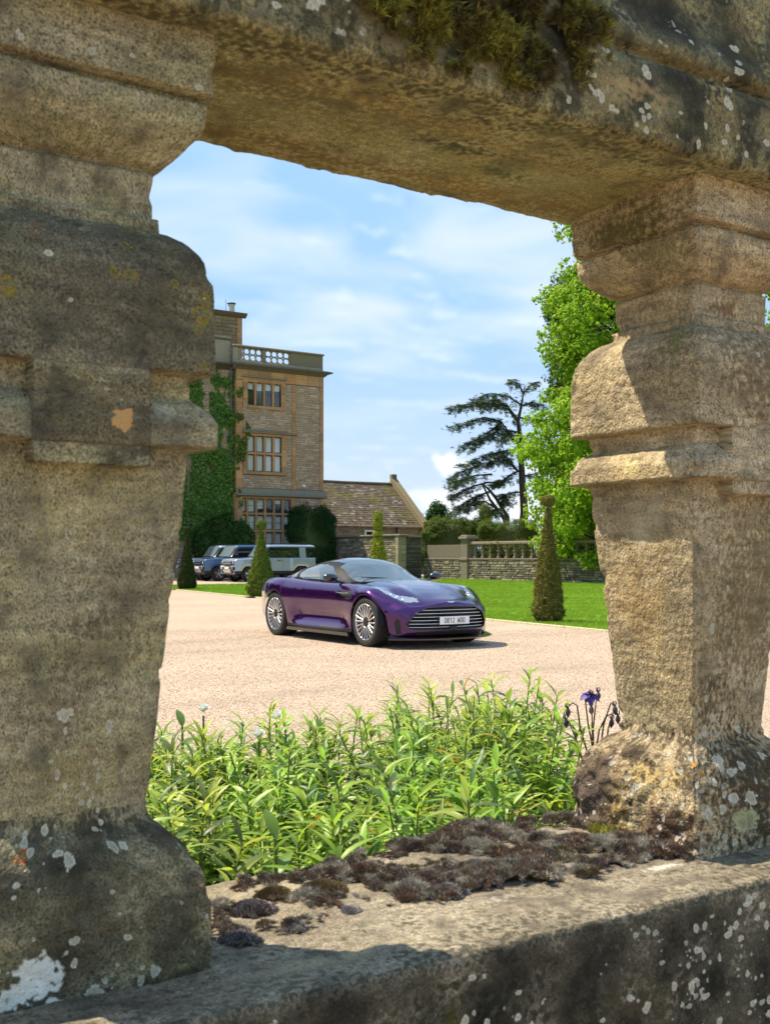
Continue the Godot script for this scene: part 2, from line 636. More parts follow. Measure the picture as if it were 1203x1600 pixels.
func pier_mesh(step: float, sd: int, origin: float, rough_foot: float) -> ArrayMesh:
	# heights
	var hs := []
	var qs := []
	for i in PIER.size() - 1:
		var n := maxi(1, int(ceil((PIER[i + 1][0] - PIER[i][0]) / step)))
		for k in n:
			hs.append(lerpf(PIER[i][0], PIER[i + 1][0], k / float(n)))
			qs.append(lerpf(PIER[i][1], PIER[i + 1][1], k / float(n)))
	hs.append(PIER[-1][0]); qs.append(PIER[-1][1])
	for extra in [0.0855, 0.0875]:
		for i in hs.size():
			if hs[i] > extra:
				var kk: float = (extra - hs[i - 1]) / (hs[i] - hs[i - 1])
				qs.insert(i, lerpf(qs[i - 1], qs[i], kk))
				hs.insert(i, extra)
				break
	# once round: left reveal (back to front), front (left to right), right reveal, back; in units of the half width
	var ring := []
	var us := []
	var n1 := int(0.25 / step)
	for side in 4:
		var n := n1 if side < 2 else maxi(10, n1 / 3)
		var es := []
		for k in n + 1: es.append(-0.95 + 1.9 * k / n)
		if side == 1:
			for e in [-0.457, -0.443, 0.443, 0.457]: es.append(e)
			es.sort()
		for e in es:
			us.append(side * 0.25 + (e + 1.0) * 0.125)
			match side:
				0: ring.append(Vector3(-1, e, 0))
				1: ring.append(Vector3(e, 1, 1))
				2: ring.append(Vector3(1, -e, 2))
				3: ring.append(Vector3(-e, -1, 3))
		# rounded arris between this side and the next
		for an in [0.262, 0.785, 1.309]:
			us.append((side + 1) * 0.25 + (an - 0.785) * 0.005)
			var c := 0.95 + 0.05 * sin(an)
			var d := 0.95 + 0.05 * cos(an)
			match side:
				0: ring.append(Vector3(-d, c, 0))
				1: ring.append(Vector3(c, d, 1))
				2: ring.append(Vector3(d, -c, 2))
				3: ring.append(Vector3(-c, -d, 3))
	ring.append(ring[0])
	us.append(1.006)
	var big := fnl(9.0, 3, sd)
	var small := fnl(55.0, 3, sd + 1)
	var chip := fnl(26.0, 2, sd + 2)
	var pts := PackedVector3Array()
	var uvs := PackedVector2Array()
	var cols := ring.size()
	for i in hs.size():
		var va := arc(hs[i])
		for k in cols:
			var e: Vector3 = ring[k]
			var hw: float = 0.125 - qs[i]
			var x := e.x * hw
			var z := e.y * hw
			if e.z == 1 and absf(e.x) * 0.125 < 0.0565 and hs[i] > 0.0865 and hs[i] < 0.25 and e.y == 1.0:
				z = maxf(z, 0.1255)
				x = e.x * 0.125
			elif e.z == 1 and hs[i] > 0.0865 and hs[i] < 0.25 and e.y == 1.0:
				x = e.x * 0.125 if absf(e.x) < 0.5 else x
			var q := Vector3(x, hs[i], z)
			var out := Vector3(e.x if absf(e.x) > 0.94 else 0.0, 0, e.y if absf(e.y) > 0.94 else 0.0).normalized()
			var w := q + Vector3(origin, 0, 0)
			var edge := pow(maxf(0.0, minf(absf(e.x), absf(e.y)) - 0.75) / 0.25, 2.0)
			var d := big.get_noise_3dv(w) * 0.0022 + small.get_noise_3dv(w) * 0.0008
			d -= maxf(0.0, chip.get_noise_3dv(w) - 0.12) * (0.0015 + 0.014 * edge)
			if hs[i] < -0.25:
				d += small.get_noise_3dv(w * 0.6) * 0.0045 * rough_foot
			pts.append(q + out * d + Vector3(0, small.get_noise_3dv(w + Vector3(3, 0, 0)) * 0.0012, 0))
			uvs.append(Vector2(us[k], va))
	var b := MB.new()
	b.grid(pts, hs.size(), cols, false, false, uvs)
	return b.done()

func uv_scaled(m: Mesh, off: Vector2, size: Vector2) -> ArrayMesh:
	var arr := m.surface_get_arrays(0)
	var u: PackedVector2Array = arr[Mesh.ARRAY_TEX_UV]
	for i in u.size(): u[i] = (u[i] - off) / size
	arr[Mesh.ARRAY_TEX_UV] = u
	var o := ArrayMesh.new()
	o.add_surface_from_arrays(Mesh.PRIMITIVE_TRIANGLES, arr)
	return o

# a moulded length of stone along the wall; prof is a list of (v, h) going round
func course_mesh(prof: Array, s0: float, s1: float, step: float, sd: int, amp: float, droop := false) -> ArrayMesh:
	var line := []
	for i in prof.size() - 1:
		var a := Vector2(prof[i][0], prof[i][1])
		var e := Vector2(prof[i + 1][0], prof[i + 1][1])
		var n := maxi(1, int(ceil(a.distance_to(e) / step)))
		for k in n: line.append(a.lerp(e, k / float(n)))
	line.append(Vector2(prof[-1][0], prof[-1][1]))
	var ns := int((s1 - s0) / step) + 1
	var big := fnl(5.0, 3, sd)
	var small := fnl(50.0, 3, sd + 1)
	var chip := fnl(18.0, 3, sd + 2)
	var pts := PackedVector3Array()
	var uvs := PackedVector2Array()
	var run := 0.0
	for j in line.size():
		var q: Vector2 = line[j]
		var t: Vector2 = (line[mini(j + 1, line.size() - 1)] - line[maxi(j - 1, 0)]).normalized()
		var out := Vector2(t.y, -t.x)
		var bend: float = 0.0
		if j > 3 and j < line.size() - 4:
			bend = 1.0 - (line[j + 4] - q).normalized().dot((q - line[j - 4]).normalized())
		if j > 0: run += q.distance_to(line[j - 1])
		for i in ns:
			var s := s0 + (s1 - s0) * i / (ns - 1)
			var w := Vector3(s, q.y, -q.x)
			var d := big.get_noise_3dv(w) * amp + small.get_noise_3dv(w) * 0.0011
			d -= maxf(0.0, chip.get_noise_3dv(w) - 0.1) * (0.0015 + 0.009 * minf(bend, 1.0))
			var dd := 0.0
			pts.append(Vector3(s, q.y + out.y * d + dd, -(q.x + out.x * d)))
			uvs.append(Vector2(s - s0, run))
	var b := MB.new()
	b.grid(pts, line.size(), ns, false, false, uvs)
	return b.done()

const TONES_L := [Color(0.66, 0.62, 0.50), Color(0.545, 0.51, 0.40), Color(0.41, 0.38, 0.30), Color(0.24, 0.23, 0.195)]

func parapet() -> void:
	var wall := thing("stone_parapet", "weathered stone parapet wall pierced by a square opening, framing the view up close", "wall", G(0.795, 0, 1.125), PHI)
	var o := Vector3(-0.795, H, 1.125)          # mesh coordinates are (s, h, -v); o brings them to the thing's base
	# --- left pier: only its front shows
	var L0 := 0.196
	var sl := slab(0.25, 1.30, 1500.0, 3, TONES_L, 0.14, 0.07, Color(0.56, 0.53, 0.37, 0.45))
	sl.crust(0.0, 0.25, arc(0.335), arc(0.1795), Color(0.72, 0.72, 0.74), 0.72)
	sl.crust(0.0685, 0.1815, arc(0.1795), arc(0.086), Color(0.75, 0.74, 0.74), 0.68)
	sl.crust(0.0, 0.25, arc(-0.248), 1.35, Color(0.60, 0.60, 0.60), 0.60)
	var f := func(px: float, py: float, back := 0.0) -> Vector2:
		var q := fp(px, py, 1.0 + back)
		return Vector2(q.x - L0, arc(q.y - H))
	# crust and growth, where the photograph shows them
	var q0: Vector2
	for b in [[170, 470, 175, 120, 0.277, 0.251, 0.205, 0.27], [120, 640, 120, 80, 0.356, 0.317, 0.238, 0.15], [200, 1010, 110, 60, 0.29, 0.251, 0.172, 0.23], [120, 1400, 190, 120, 0.205, 0.198, 0.152, 0.32], [210, 1440, 130, 90, 0.198, 0.191, 0.145, 0.26], [60, 1100, 90, 70, 0.33, 0.29, 0.198, 0.17], [230, 560, 60, 30, 0.211, 0.198, 0.172, 0.23], [30, 1560, 120, 50, 0.158, 0.152, 0.125, 0.29]]:
		q0 = f.call(b[0], b[1])
		sl.patch(q0.x, q0.y, b[2] / 1650.0, b[3] / 1650.0, Color(b[4], b[5], b[6]), b[7], 0.9, 0.75)
	for b in [[130, 800, 150, 60, 0.739, 0.66, 0.356, 0.21], [150, 1220, 160, 50, 0.66, 0.554, 0.317, 0.17], [60, 620, 40, 60, 0.66, 0.647, 0.502, 0.17], [250, 230, 90, 30, 0.436, 0.422, 0.224, 0.26], [60, 180, 130, 40, 0.436, 0.449, 0.29, 0.21], [200, 140, 90, 25, 0.607, 0.647, 0.528, 0.15], [270, 1500, 80, 40, 0.554, 0.475, 0.29, 0.19], [260, 640, 22, 20, 0.739, 0.752, 0.66, 0.29]]:
		q0 = f.call(b[0], b[1])
		sl.patch(q0.x, q0.y, b[2] / 1650.0, b[3] / 1650.0, Color(b[4], b[5], b[6]), b[7], 0.8, 0.7)
	for b in [[320, 470, 11, 14], [315, 496, 15, 20], [308, 515, 10, 8], [208, 378, 12, 7], [240, 350, 16, 10], [205, 430, 11, 12], [318, 571, 7, 6], [275, 442, 9, 7], [180, 422, 9, 12], [10, 450, 14, 20]]:
		q0 = f.call(b[0], b[1])
		sl.crumbs(q0.x, q0.y, b[2] / 1650.0, b[3] / 1650.0, Color(0.55, 0.50, 0.24), 34, int(b[0]))
	for b in [[55, 340, 11, 7], [50, 364, 10, 6], [14, 1358, 15, 16], [67, 1341, 4, 4], [312, 412, 6, 5]]:
		q0 = f.call(b[0], b[1])
		sl.crumbs(q0.x, q0.y, b[2] / 1650.0, b[3] / 1650.0, Color(0.64, 0.44, 0.25), 28, int(b[0]))
	q0 = f.call(193, 652)
	sl.patch(q0.x, q0.y, 0.0115, 0.0125, Color(0.74, 0.57, 0.36), 0.95, 0.15, 0.4, -30)
	for b in [[58, 1532, 40, 36], [18, 1562, 24, 20], [40, 1545, 30, 26], [80, 1575, 15, 20]]:
		q0 = f.call(b[0], b[1])
		sl.patch(q0.x, q0.y, b[2] / 1650.0, b[3] / 1650.0, Color(0.85, 0.85, 0.805), 0.92, 0.2, 0.35, 40)
	var n := 0
	for b in [[28, 50, 5], [33, 58, 6], [143, 79, 5], [205, 86, 5], [310, 136, 6], [112, 1127, 15], [222, 1142, 10], [112, 1155, 6], [92, 1187, 4], [115, 1186, 3], [193, 1200, 7], [211, 1200, 4], [200, 1211, 4], [201, 1222, 5], [92, 1228, 7], [113, 1243, 7], [165, 1238, 4], [175, 1245, 5], [160, 1270, 7], [181, 1269, 7], [190, 1256, 4], [218, 1260, 4], [145, 1260, 4], [203, 1278, 6], [209, 1298, 9], [188, 1310, 8], [206, 1331, 10], [227, 1329, 8], [55, 1318, 11], [86, 1311, 4], [76, 1329, 4], [90, 1348, 9], [114, 1354, 13], [10, 1340, 10], [30, 1350, 9], [4, 1330, 6], [15, 1392, 8], [117, 1472, 8], [203, 1465, 7], [118, 1506, 6], [106, 1491, 4], [245, 1517, 10], [186, 1507, 4], [225, 1511, 4], [230, 1547, 12], [222, 1535, 9], [208, 1552, 6], [150, 1555, 14], [172, 1558, 11], [110, 468, 5], [166, 608, 4], [75, 395, 9], [190, 624, 3], [98, 1570, 8], [72, 1587, 10], [14, 1410, 5]]:
		q0 = f.call(b[0], b[1])
		n += 1
		sl.spot(q0.x, q0.y, b[2] / 1750.0, WHITE_L.lerp(GREY_L, 0.3 * (n % 4) / 3.0), n * 37)
	litter(sl, 0.0, arc(-0.18), 0.25, arc(-0.42), 90, 0.0006, 0.0028, 5)
	litter(sl, 0.0, arc(0.04), 0.25, arc(-0.18), 30, 0.0005, 0.0016, 6)
	litter(sl, 0.0, arc(0.52), 0.25, arc(0.04), 40, 0.0005, 0.0014, 7)
	var ml := sl.material(0.30)
	var pl := pier_mesh(0.0036, 40, 0.321, 0.6)
	pl = uv_scaled(pl, Vector2(0.25, 0), Vector2(0.25, 1.30))
	tag(part("pier", pl, ml, wall, Transform3D(Basis(), o + Vector3(0.321, 0, -1.125))), "dark tapered stone pier filling the left of the view")
	# --- right pier: reveal in the sun, front in shade
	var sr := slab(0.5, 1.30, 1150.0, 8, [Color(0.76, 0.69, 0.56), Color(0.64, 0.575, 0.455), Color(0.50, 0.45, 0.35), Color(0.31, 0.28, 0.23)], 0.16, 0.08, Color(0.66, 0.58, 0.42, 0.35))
	# broad darker olive-brown patches, mostly on the front of this pier
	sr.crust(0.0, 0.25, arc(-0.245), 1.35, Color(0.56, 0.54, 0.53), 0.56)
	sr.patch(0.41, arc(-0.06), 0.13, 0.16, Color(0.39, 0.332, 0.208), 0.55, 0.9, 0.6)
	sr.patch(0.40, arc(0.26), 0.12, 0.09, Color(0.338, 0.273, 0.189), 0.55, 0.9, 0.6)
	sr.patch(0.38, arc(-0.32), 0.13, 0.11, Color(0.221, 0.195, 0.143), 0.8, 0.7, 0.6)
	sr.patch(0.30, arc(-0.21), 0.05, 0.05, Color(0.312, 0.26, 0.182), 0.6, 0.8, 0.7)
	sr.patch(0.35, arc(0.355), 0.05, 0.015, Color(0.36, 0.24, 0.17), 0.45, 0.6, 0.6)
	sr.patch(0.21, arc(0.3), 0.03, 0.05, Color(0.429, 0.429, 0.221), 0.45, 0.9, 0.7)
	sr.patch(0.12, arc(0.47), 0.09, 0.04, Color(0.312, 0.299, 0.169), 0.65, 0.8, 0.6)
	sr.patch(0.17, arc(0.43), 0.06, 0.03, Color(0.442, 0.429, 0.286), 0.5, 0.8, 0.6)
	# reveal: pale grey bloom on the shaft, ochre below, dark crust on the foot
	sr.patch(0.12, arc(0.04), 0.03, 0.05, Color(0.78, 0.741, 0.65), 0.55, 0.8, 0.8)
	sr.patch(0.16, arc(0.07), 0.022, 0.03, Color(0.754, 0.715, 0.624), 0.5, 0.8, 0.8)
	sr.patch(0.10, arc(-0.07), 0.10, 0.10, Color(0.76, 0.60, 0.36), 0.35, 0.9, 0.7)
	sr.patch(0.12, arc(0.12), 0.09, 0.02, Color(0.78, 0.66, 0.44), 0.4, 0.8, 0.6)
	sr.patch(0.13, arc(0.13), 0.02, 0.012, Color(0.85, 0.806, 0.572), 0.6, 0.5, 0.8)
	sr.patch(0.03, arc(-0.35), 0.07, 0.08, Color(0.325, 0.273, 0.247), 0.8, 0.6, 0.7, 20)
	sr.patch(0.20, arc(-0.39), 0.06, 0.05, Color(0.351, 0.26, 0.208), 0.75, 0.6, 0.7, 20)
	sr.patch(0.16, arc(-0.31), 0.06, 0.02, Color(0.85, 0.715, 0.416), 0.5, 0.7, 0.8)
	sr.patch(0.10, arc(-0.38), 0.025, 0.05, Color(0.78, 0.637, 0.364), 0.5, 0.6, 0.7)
	var fr := func(px: float, py: float) -> Vector2:
		var q := fp(px, py, 1.02)
		return Vector2(0.25 + q.x - 1.142, arc(q.y - H))
	n = 0
	for b in [[1148, 1277, 24, 1], [1140, 1283, 14, 1], [1130, 1245, 11, 0], [1160, 1243, 13, 0], [1113, 1260, 8, 0], [1115, 1238, 6, 0], [1105, 1298, 5, 0], [1116, 1305, 7, 0], [1130, 1310, 7, 0], [1106, 1317, 6, 0], [1195, 1237, 8, 0], [1120, 1195, 13, 0], [1136, 1206, 10, 0], [1112, 1188, 6, 0], [1155, 1196, 9, 0], [1104, 1098, 7, 0], [1120, 1127, 9, 0], [1100, 1150, 9, 0], [1150, 1109, 6, 0], [1129, 1153, 5, 0], [1110, 983, 8, 0], [1142, 920, 5, 0], [1182, 1058, 6, 0], [1117, 1080, 3, 0], [1134, 1093, 3, 0], [1137, 1137, 4, 0], [1148, 1140, 5, 0], [1190, 1142, 9, 0], [1200, 1180, 9, 0], [1112, 527, 6, 0], [1169, 556, 5, 0], [1105, 696, 4, 0], [1148, 660, 3, 0], [1090, 1268, 10, 0], [1098, 1220, 6, 0], [1153, 1345, 9, 0], [1162, 1332, 7, 0], [1175, 1328, 7, 0], [1200, 1320, 9, 0], [1185, 1335, 6, 0]]:
		q0 = fr.call(b[0], b[1])
		n += 1
		sr.spot(q0.x, q0.y, b[2] / 1150.0, Color(0.70, 0.70, 0.52) if b[3] == 1 else WHITE_L, n * 53)
	litter(sr, 0.26, arc(-0.16), 0.5, arc(-0.41), 90, 0.0008, 0.005, 15)
	litter(sr, 0.26, arc(0.49), 0.5, arc(-0.16), 40, 0.0006, 0.0022, 16)
	litter(sr, 0.0, arc(-0.26), 0.26, arc(-0.42), 150, 0.0008, 0.0048, 17, Color(0.80, 0.78, 0.74))
	litter(sr, 0.0, arc(0.12), 0.25, arc(-0.26), 60, 0.0006, 0.0022, 18, Color(0.72, 0.68, 0.58))
	litter(sr, 0.0, arc(0.52), 0.25, arc(0.14), 20, 0.0006, 0.0024, 19)
	for b in [[0.262, 0.835, 0.006], [0.245, 0.825, 0.004], [0.05, 0.955, 0.006]]:
		sr.patch(b[0], arc(0.54 - b[1]), b[2], b[2] * 0.7, Color(0.85, 0.546, 0.182), 0.8, 0.4, 0.7)
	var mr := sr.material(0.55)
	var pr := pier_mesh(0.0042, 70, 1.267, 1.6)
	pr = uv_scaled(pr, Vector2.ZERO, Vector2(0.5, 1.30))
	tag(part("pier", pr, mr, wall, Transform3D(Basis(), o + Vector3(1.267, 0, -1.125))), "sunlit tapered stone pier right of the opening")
	# the next piers of the row, just past both sides of the picture, carry the same lintel
	for s in [-0.625, 2.213]:
		part("pier", pl, ml, wall, Transform3D(Basis(), o + Vector3(s, 0, -1.125)))
	# --- lintel
	var st := slab(1.9, 0.86, 780.0, 12, [Color(0.69, 0.66, 0.50), Color(0.58, 0.55, 0.395), Color(0.44, 0.41, 0.28), Color(0.24, 0.23, 0.185)], 0.14, 0.05, Color(0.55, 0.47, 0.29, 0.45))
	# texture: x = s + 0.2 (0 .. 1.9); y = distance round the moulding from the back edge of the soffit: soffit 0..0.31, face 0.31 upwards
	# stains along the soffit
	for b in [[0.75, 0.20, 0.35, 0.05, 0.439, 0.356, 0.205, 0.55], [0.55, 0.12, 0.30, 0.03, 0.561, 0.467, 0.277, 0.46], [1.10, 0.13, 0.22, 0.035, 0.585, 0.599, 0.391, 0.5], [0.6, 0.28, 0.5, 0.03, 0.274, 0.262, 0.165, 0.64], [1.15, 0.27, 0.3, 0.03, 0.33, 0.324, 0.201, 0.55], [1.02, 0.16, 0.07, 0.018, 0.2, 0.22, 0.16, 0.64], [1.12, 0.12, 0.05, 0.014, 0.212, 0.229, 0.162, 0.55], [0.80, 0.19, 0.06, 0.012, 0.393, 0.405, 0.289, 0.55], [0.70, 0.04, 0.45, 0.03, 0.397, 0.31, 0.184, 0.55], [1.15, 0.05, 0.25, 0.03, 0.553, 0.423, 0.235, 0.5], [0.5, 0.22, 0.08, 0.03, 0.598, 0.486, 0.283, 0.46], [0.75, 0.14, 0.1, 0.02, 0.531, 0.541, 0.38, 0.46]]:
		st.patch(b[0], b[1], b[2], b[3], Color(b[4], b[5], b[6]), b[7], 1.0, 0.9)
	# face: blackened, with paler and lichen-spotted parts
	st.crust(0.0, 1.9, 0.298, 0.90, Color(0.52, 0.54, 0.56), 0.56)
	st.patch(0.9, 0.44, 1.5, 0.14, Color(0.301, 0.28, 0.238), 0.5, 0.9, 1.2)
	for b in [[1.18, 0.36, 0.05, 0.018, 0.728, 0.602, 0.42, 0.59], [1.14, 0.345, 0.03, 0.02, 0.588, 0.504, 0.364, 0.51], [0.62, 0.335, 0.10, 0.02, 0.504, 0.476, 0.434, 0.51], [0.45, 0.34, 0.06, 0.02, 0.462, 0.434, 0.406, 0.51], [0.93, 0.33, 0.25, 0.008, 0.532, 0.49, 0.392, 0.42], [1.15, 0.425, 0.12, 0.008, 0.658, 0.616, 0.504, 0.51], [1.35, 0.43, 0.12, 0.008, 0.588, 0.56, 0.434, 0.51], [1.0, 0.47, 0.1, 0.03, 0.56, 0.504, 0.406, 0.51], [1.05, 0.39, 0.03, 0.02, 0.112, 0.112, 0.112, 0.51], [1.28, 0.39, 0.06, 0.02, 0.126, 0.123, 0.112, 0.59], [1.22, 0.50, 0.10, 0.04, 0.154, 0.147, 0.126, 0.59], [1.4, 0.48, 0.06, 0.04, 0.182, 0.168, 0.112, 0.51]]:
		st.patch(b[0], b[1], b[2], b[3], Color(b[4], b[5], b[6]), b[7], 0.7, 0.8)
	n = 0
	for b in [[930, 150, 9], [922, 143, 6], [937, 156, 8], [888, 162, 6], [955, 173, 7], [963, 178, 5], [1005, 115, 10], [1010, 124, 8], [1000, 178, 6], [1008, 172, 6], [1012, 186, 6], [1003, 190, 5], [923, 123, 8], [948, 80, 7], [1133, 165, 9], [1138, 172, 6], [1133, 207, 6], [1129, 227, 6], [1150, 220, 5], [1099, 203, 6], [1089, 230, 6], [1060, 182, 5], [1010, 208, 6], [995, 200, 4], [1056, 218, 4], [1157, 45, 8], [1150, 90, 8], [1155, 75, 6], [1140, 105, 6], [1143, 121, 4], [1140, 140, 9], [1080, 41, 6], [1029, 42, 4], [1193, 142, 4], [430, 13, 6], [490, 9, 9], [500, 4, 8], [483, 15, 6], [540, 3, 5], [1195, 228, 6], [1165, 245, 5]]:
		var q := fp(b[0], b[1], 0.957)
		n += 1
		st.spot(q.x + 0.2, 0.308 + (q.y - H - 0.517), b[2] / 1300.0, WHITE_L, n * 29)
	litter(st, 0.2, 0.32, 1.6, 0.60, 170, 0.0008, 0.0042, 25)
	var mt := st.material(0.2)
	var prof := [[1.27, 0.54], [1.27, 0.522], [1.266, 0.517], [0.966, 0.517], [0.959, 0.522], [0.957, 0.535], [0.955, 0.605], [0.960, 0.617], [0.972, 0.622], [0.973, 0.628], [0.957, 0.632], [0.953, 0.640], [0.957, 0.655], [0.966, 0.672], [0.972, 0.70], [0.975, 0.745], [0.984, 0.79], [1.005, 0.83], [1.05, 0.86], [1.12, 0.875], [1.19, 0.86], [1.24, 0.81], [1.268, 0.72], [1.272, 0.62], [1.27, 0.54]]
	var lm := course_mesh(prof, -0.85, 2.45, 0.0052, 90, 0.004)
	lm = uv_scaled(lm, Vector2(0.65, 0.023), Vector2(1.9, 0.86))
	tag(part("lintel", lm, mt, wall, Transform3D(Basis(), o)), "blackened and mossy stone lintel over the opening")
	# --- sill
	var ss := slab(1.9, 0.72, 780.0, 31, [Color(0.60, 0.56, 0.48), Color(0.48, 0.44, 0.37), Color(0.35, 0.315, 0.265), Color(0.22, 0.20, 0.18)], 0.20, 0.06)
	# texture: x = s + 0.2; y: top 0..0.375 (back to front), front face from 0.375
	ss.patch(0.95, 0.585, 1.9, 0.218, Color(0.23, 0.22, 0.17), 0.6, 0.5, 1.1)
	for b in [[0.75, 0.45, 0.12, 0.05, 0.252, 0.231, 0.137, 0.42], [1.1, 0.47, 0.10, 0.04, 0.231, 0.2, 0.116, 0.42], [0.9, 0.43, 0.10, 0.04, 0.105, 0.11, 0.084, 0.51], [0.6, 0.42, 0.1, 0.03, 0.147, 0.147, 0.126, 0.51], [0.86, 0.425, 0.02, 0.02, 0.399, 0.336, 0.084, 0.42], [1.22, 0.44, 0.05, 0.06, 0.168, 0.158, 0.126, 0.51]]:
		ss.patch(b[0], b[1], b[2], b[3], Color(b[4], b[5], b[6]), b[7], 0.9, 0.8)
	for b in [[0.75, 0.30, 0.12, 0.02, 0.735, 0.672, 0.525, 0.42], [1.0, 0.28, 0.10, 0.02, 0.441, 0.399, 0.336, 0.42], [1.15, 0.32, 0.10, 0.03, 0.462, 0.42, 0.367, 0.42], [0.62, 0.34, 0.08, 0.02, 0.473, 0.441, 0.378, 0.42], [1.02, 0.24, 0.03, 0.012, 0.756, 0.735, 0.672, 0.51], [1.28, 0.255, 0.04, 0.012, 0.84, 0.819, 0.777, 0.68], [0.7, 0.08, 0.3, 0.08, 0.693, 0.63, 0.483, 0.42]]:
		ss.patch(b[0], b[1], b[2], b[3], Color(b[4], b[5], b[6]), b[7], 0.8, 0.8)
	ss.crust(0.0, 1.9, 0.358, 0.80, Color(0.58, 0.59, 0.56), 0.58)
	n = 0
	for b in [[736, 1503, 6], [755, 1501, 4], [724, 1570, 9], [738, 1558, 5], [760, 1577, 8], [747, 1590, 6], [808, 1527, 6], [806, 1566, 8], [823, 1585, 12], [785, 1551, 3], [846, 1544, 3], [938, 1499, 3], [938, 1571, 6], [981, 1537, 7], [991, 1540, 4], [1006, 1552, 11], [982, 1590, 9], [1047, 1518, 8], [1075, 1520, 12], [1082, 1510, 7], [1097, 1535, 8], [1091, 1525, 6], [1062, 1547, 5], [1084, 1428, 9], [1098, 1425, 7], [1110, 1410, 4], [1083, 1462, 9], [1091, 1463, 6], [1095, 1495, 5], [1100, 1509, 4], [1105, 1482, 4], [1120, 1475, 5], [1135, 1440, 8], [1140, 1430, 6], [1156, 1445, 8], [1148, 1425, 8], [1155, 1405, 8], [1170, 1385, 9], [1165, 1395, 7], [1178, 1380, 7], [1182, 1415, 7], [1190, 1395, 8], [1195, 1425, 7], [1118, 1574, 9], [1110, 1590, 10], [1130, 1530, 4], [1170, 1545, 8], [1165, 1560, 6], [1163, 1500, 6], [1175, 1507, 5], [1198, 1540, 12], [1200, 1560, 12], [345, 1589, 7], [352, 1585, 6], [420, 1578, 6], [413, 1590, 6], [427, 1570, 4], [390, 1587, 7]]:
		var q := fp(b[0], b[1], 0.90)
		n += 1
		ss.spot(q.x + 0.2, 0.375 + (-0.408 - (q.y - H)), b[2] / 1500.0, WHITE_L, n * 41)
	litter(ss, 1.1, 0.385, 1.6, 0.60, 140, 0.001, 0.0055, 35)
	litter(ss, 0.2, 0.40, 1.1, 0.60, 70, 0.0008, 0.0045, 36)
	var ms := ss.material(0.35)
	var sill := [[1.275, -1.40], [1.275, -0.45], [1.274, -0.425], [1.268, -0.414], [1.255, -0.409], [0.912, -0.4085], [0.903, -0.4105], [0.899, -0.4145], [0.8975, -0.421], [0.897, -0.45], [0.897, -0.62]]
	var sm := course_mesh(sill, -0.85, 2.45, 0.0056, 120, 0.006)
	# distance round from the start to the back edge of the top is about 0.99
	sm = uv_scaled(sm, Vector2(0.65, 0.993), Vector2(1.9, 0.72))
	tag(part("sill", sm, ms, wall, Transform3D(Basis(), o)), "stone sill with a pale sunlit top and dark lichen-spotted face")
	var base := MB.new()
	base.box(Vector3(0, (H - 0.61) / 2.0 - 0.3, 0), Vector3(3.3, H - 0.60 + 0.6, 0.40), 0.01)
	part("plinth", base.done(), MSTONE, wall, Transform3D(Basis(), Vector3(0.005, 0, 0.015)))

# ---------------------------------------------------------------- moss
func tuft_mesh(h: float, n: int, spread: float, wid: float, sd: int) -> ArrayMesh:
	var g := RandomNumberGenerator.new()
	g.seed = sd
	var b := MB.new()
	for i in n:
		var an := g.randf() * TAU
		var lean := g.randf() * spread
		var d := Vector3(cos(an) * lean, 1, sin(an) * lean).normalized()
		var sd2 := d.cross(Vector3(sin(an), 0.2, -cos(an))).normalized() * wid
		var o := Vector3(cos(an), 0, sin(an)) * g.randf() * h * 0.25
		var l := h * g.randf_range(0.7, 1.2)
		var m1 := o + d * l * 0.55
		var tip := o + d * l + Vector3(cos(an), -0.15, sin(an)) * l * 0.25 * spread
		b.quad(o - sd2 * 0.7, o + sd2 * 0.7, m1 + sd2, m1 - sd2, Vector3(cos(an), 0.5, sin(an)))
		b.tri_out(m1 - sd2, m1 + sd2, tip, Vector3(cos(an), 0.5, sin(an)))
	return b.done()

func cushion(at: Vector3, r: float, hgt: float, hue: Array, n: int, sd: int, label: String, group: String, tuft: Mesh) -> void:
	var g := RandomNumberGenerator.new()
	g.seed = sd
	var t := thing("moss_cushion", label, "moss", at, g.randf() * TAU, group)
	var b := MB.new()
	b.col = (hue[0] as Color).darkened(0.35)
	var pts := PackedVector3Array()
	var wob := fnl(1.3, 2, sd)
	for i in 6:
		for k in 16:
			var an := TAU * k / 16
			var q := i / 5.0
			var rr := r * q * (1.0 + 0.35 * wob.get_noise_2d(cos(an) * 1.5, sin(an) * 1.5))
			pts.append(Vector3(cos(an) * rr, hgt * (1.0 - q * q) - 0.001, sin(an) * rr))
	b.grid(pts, 6, 16, true, false)
	part("mound", b.done(), MMOSS, t)
	var xf := []
	var cc := PackedColorArray()
	for i in n:
		var an := g.randf() * TAU
		var q := sqrt(g.randf())
		var rr := r * q * (1.0 + 0.35 * wob.get_noise_2d(cos(an) * 1.5, sin(an) * 1.5))
		var p := Vector3(cos(an) * rr, hgt * (1.0 - q * q), sin(an) * rr)
		var up := Vector3(cos(an) * q * 0.9, 1.0, sin(an) * q * 0.9).normalized()
		xf.append(Transform3D(basis_up(up, g.randf() * TAU).scaled(Vector3.ONE * g.randf_range(0.7, 1.3)), p))
		cc.append((hue[g.randi() % hue.size()] as Color) * g.randf_range(0.75, 1.25))
	scatter("shoots", tuft, MMOSS, xf, cc, t)

func basis_up(up: Vector3, turn: float) -> Basis:
	var x := up.cross(Vector3(0.31, 0.2, 0.93)).normalized()
	var z := x.cross(up).normalized()
	return Basis(x, up, z) * Basis(Vector3.UP, turn)

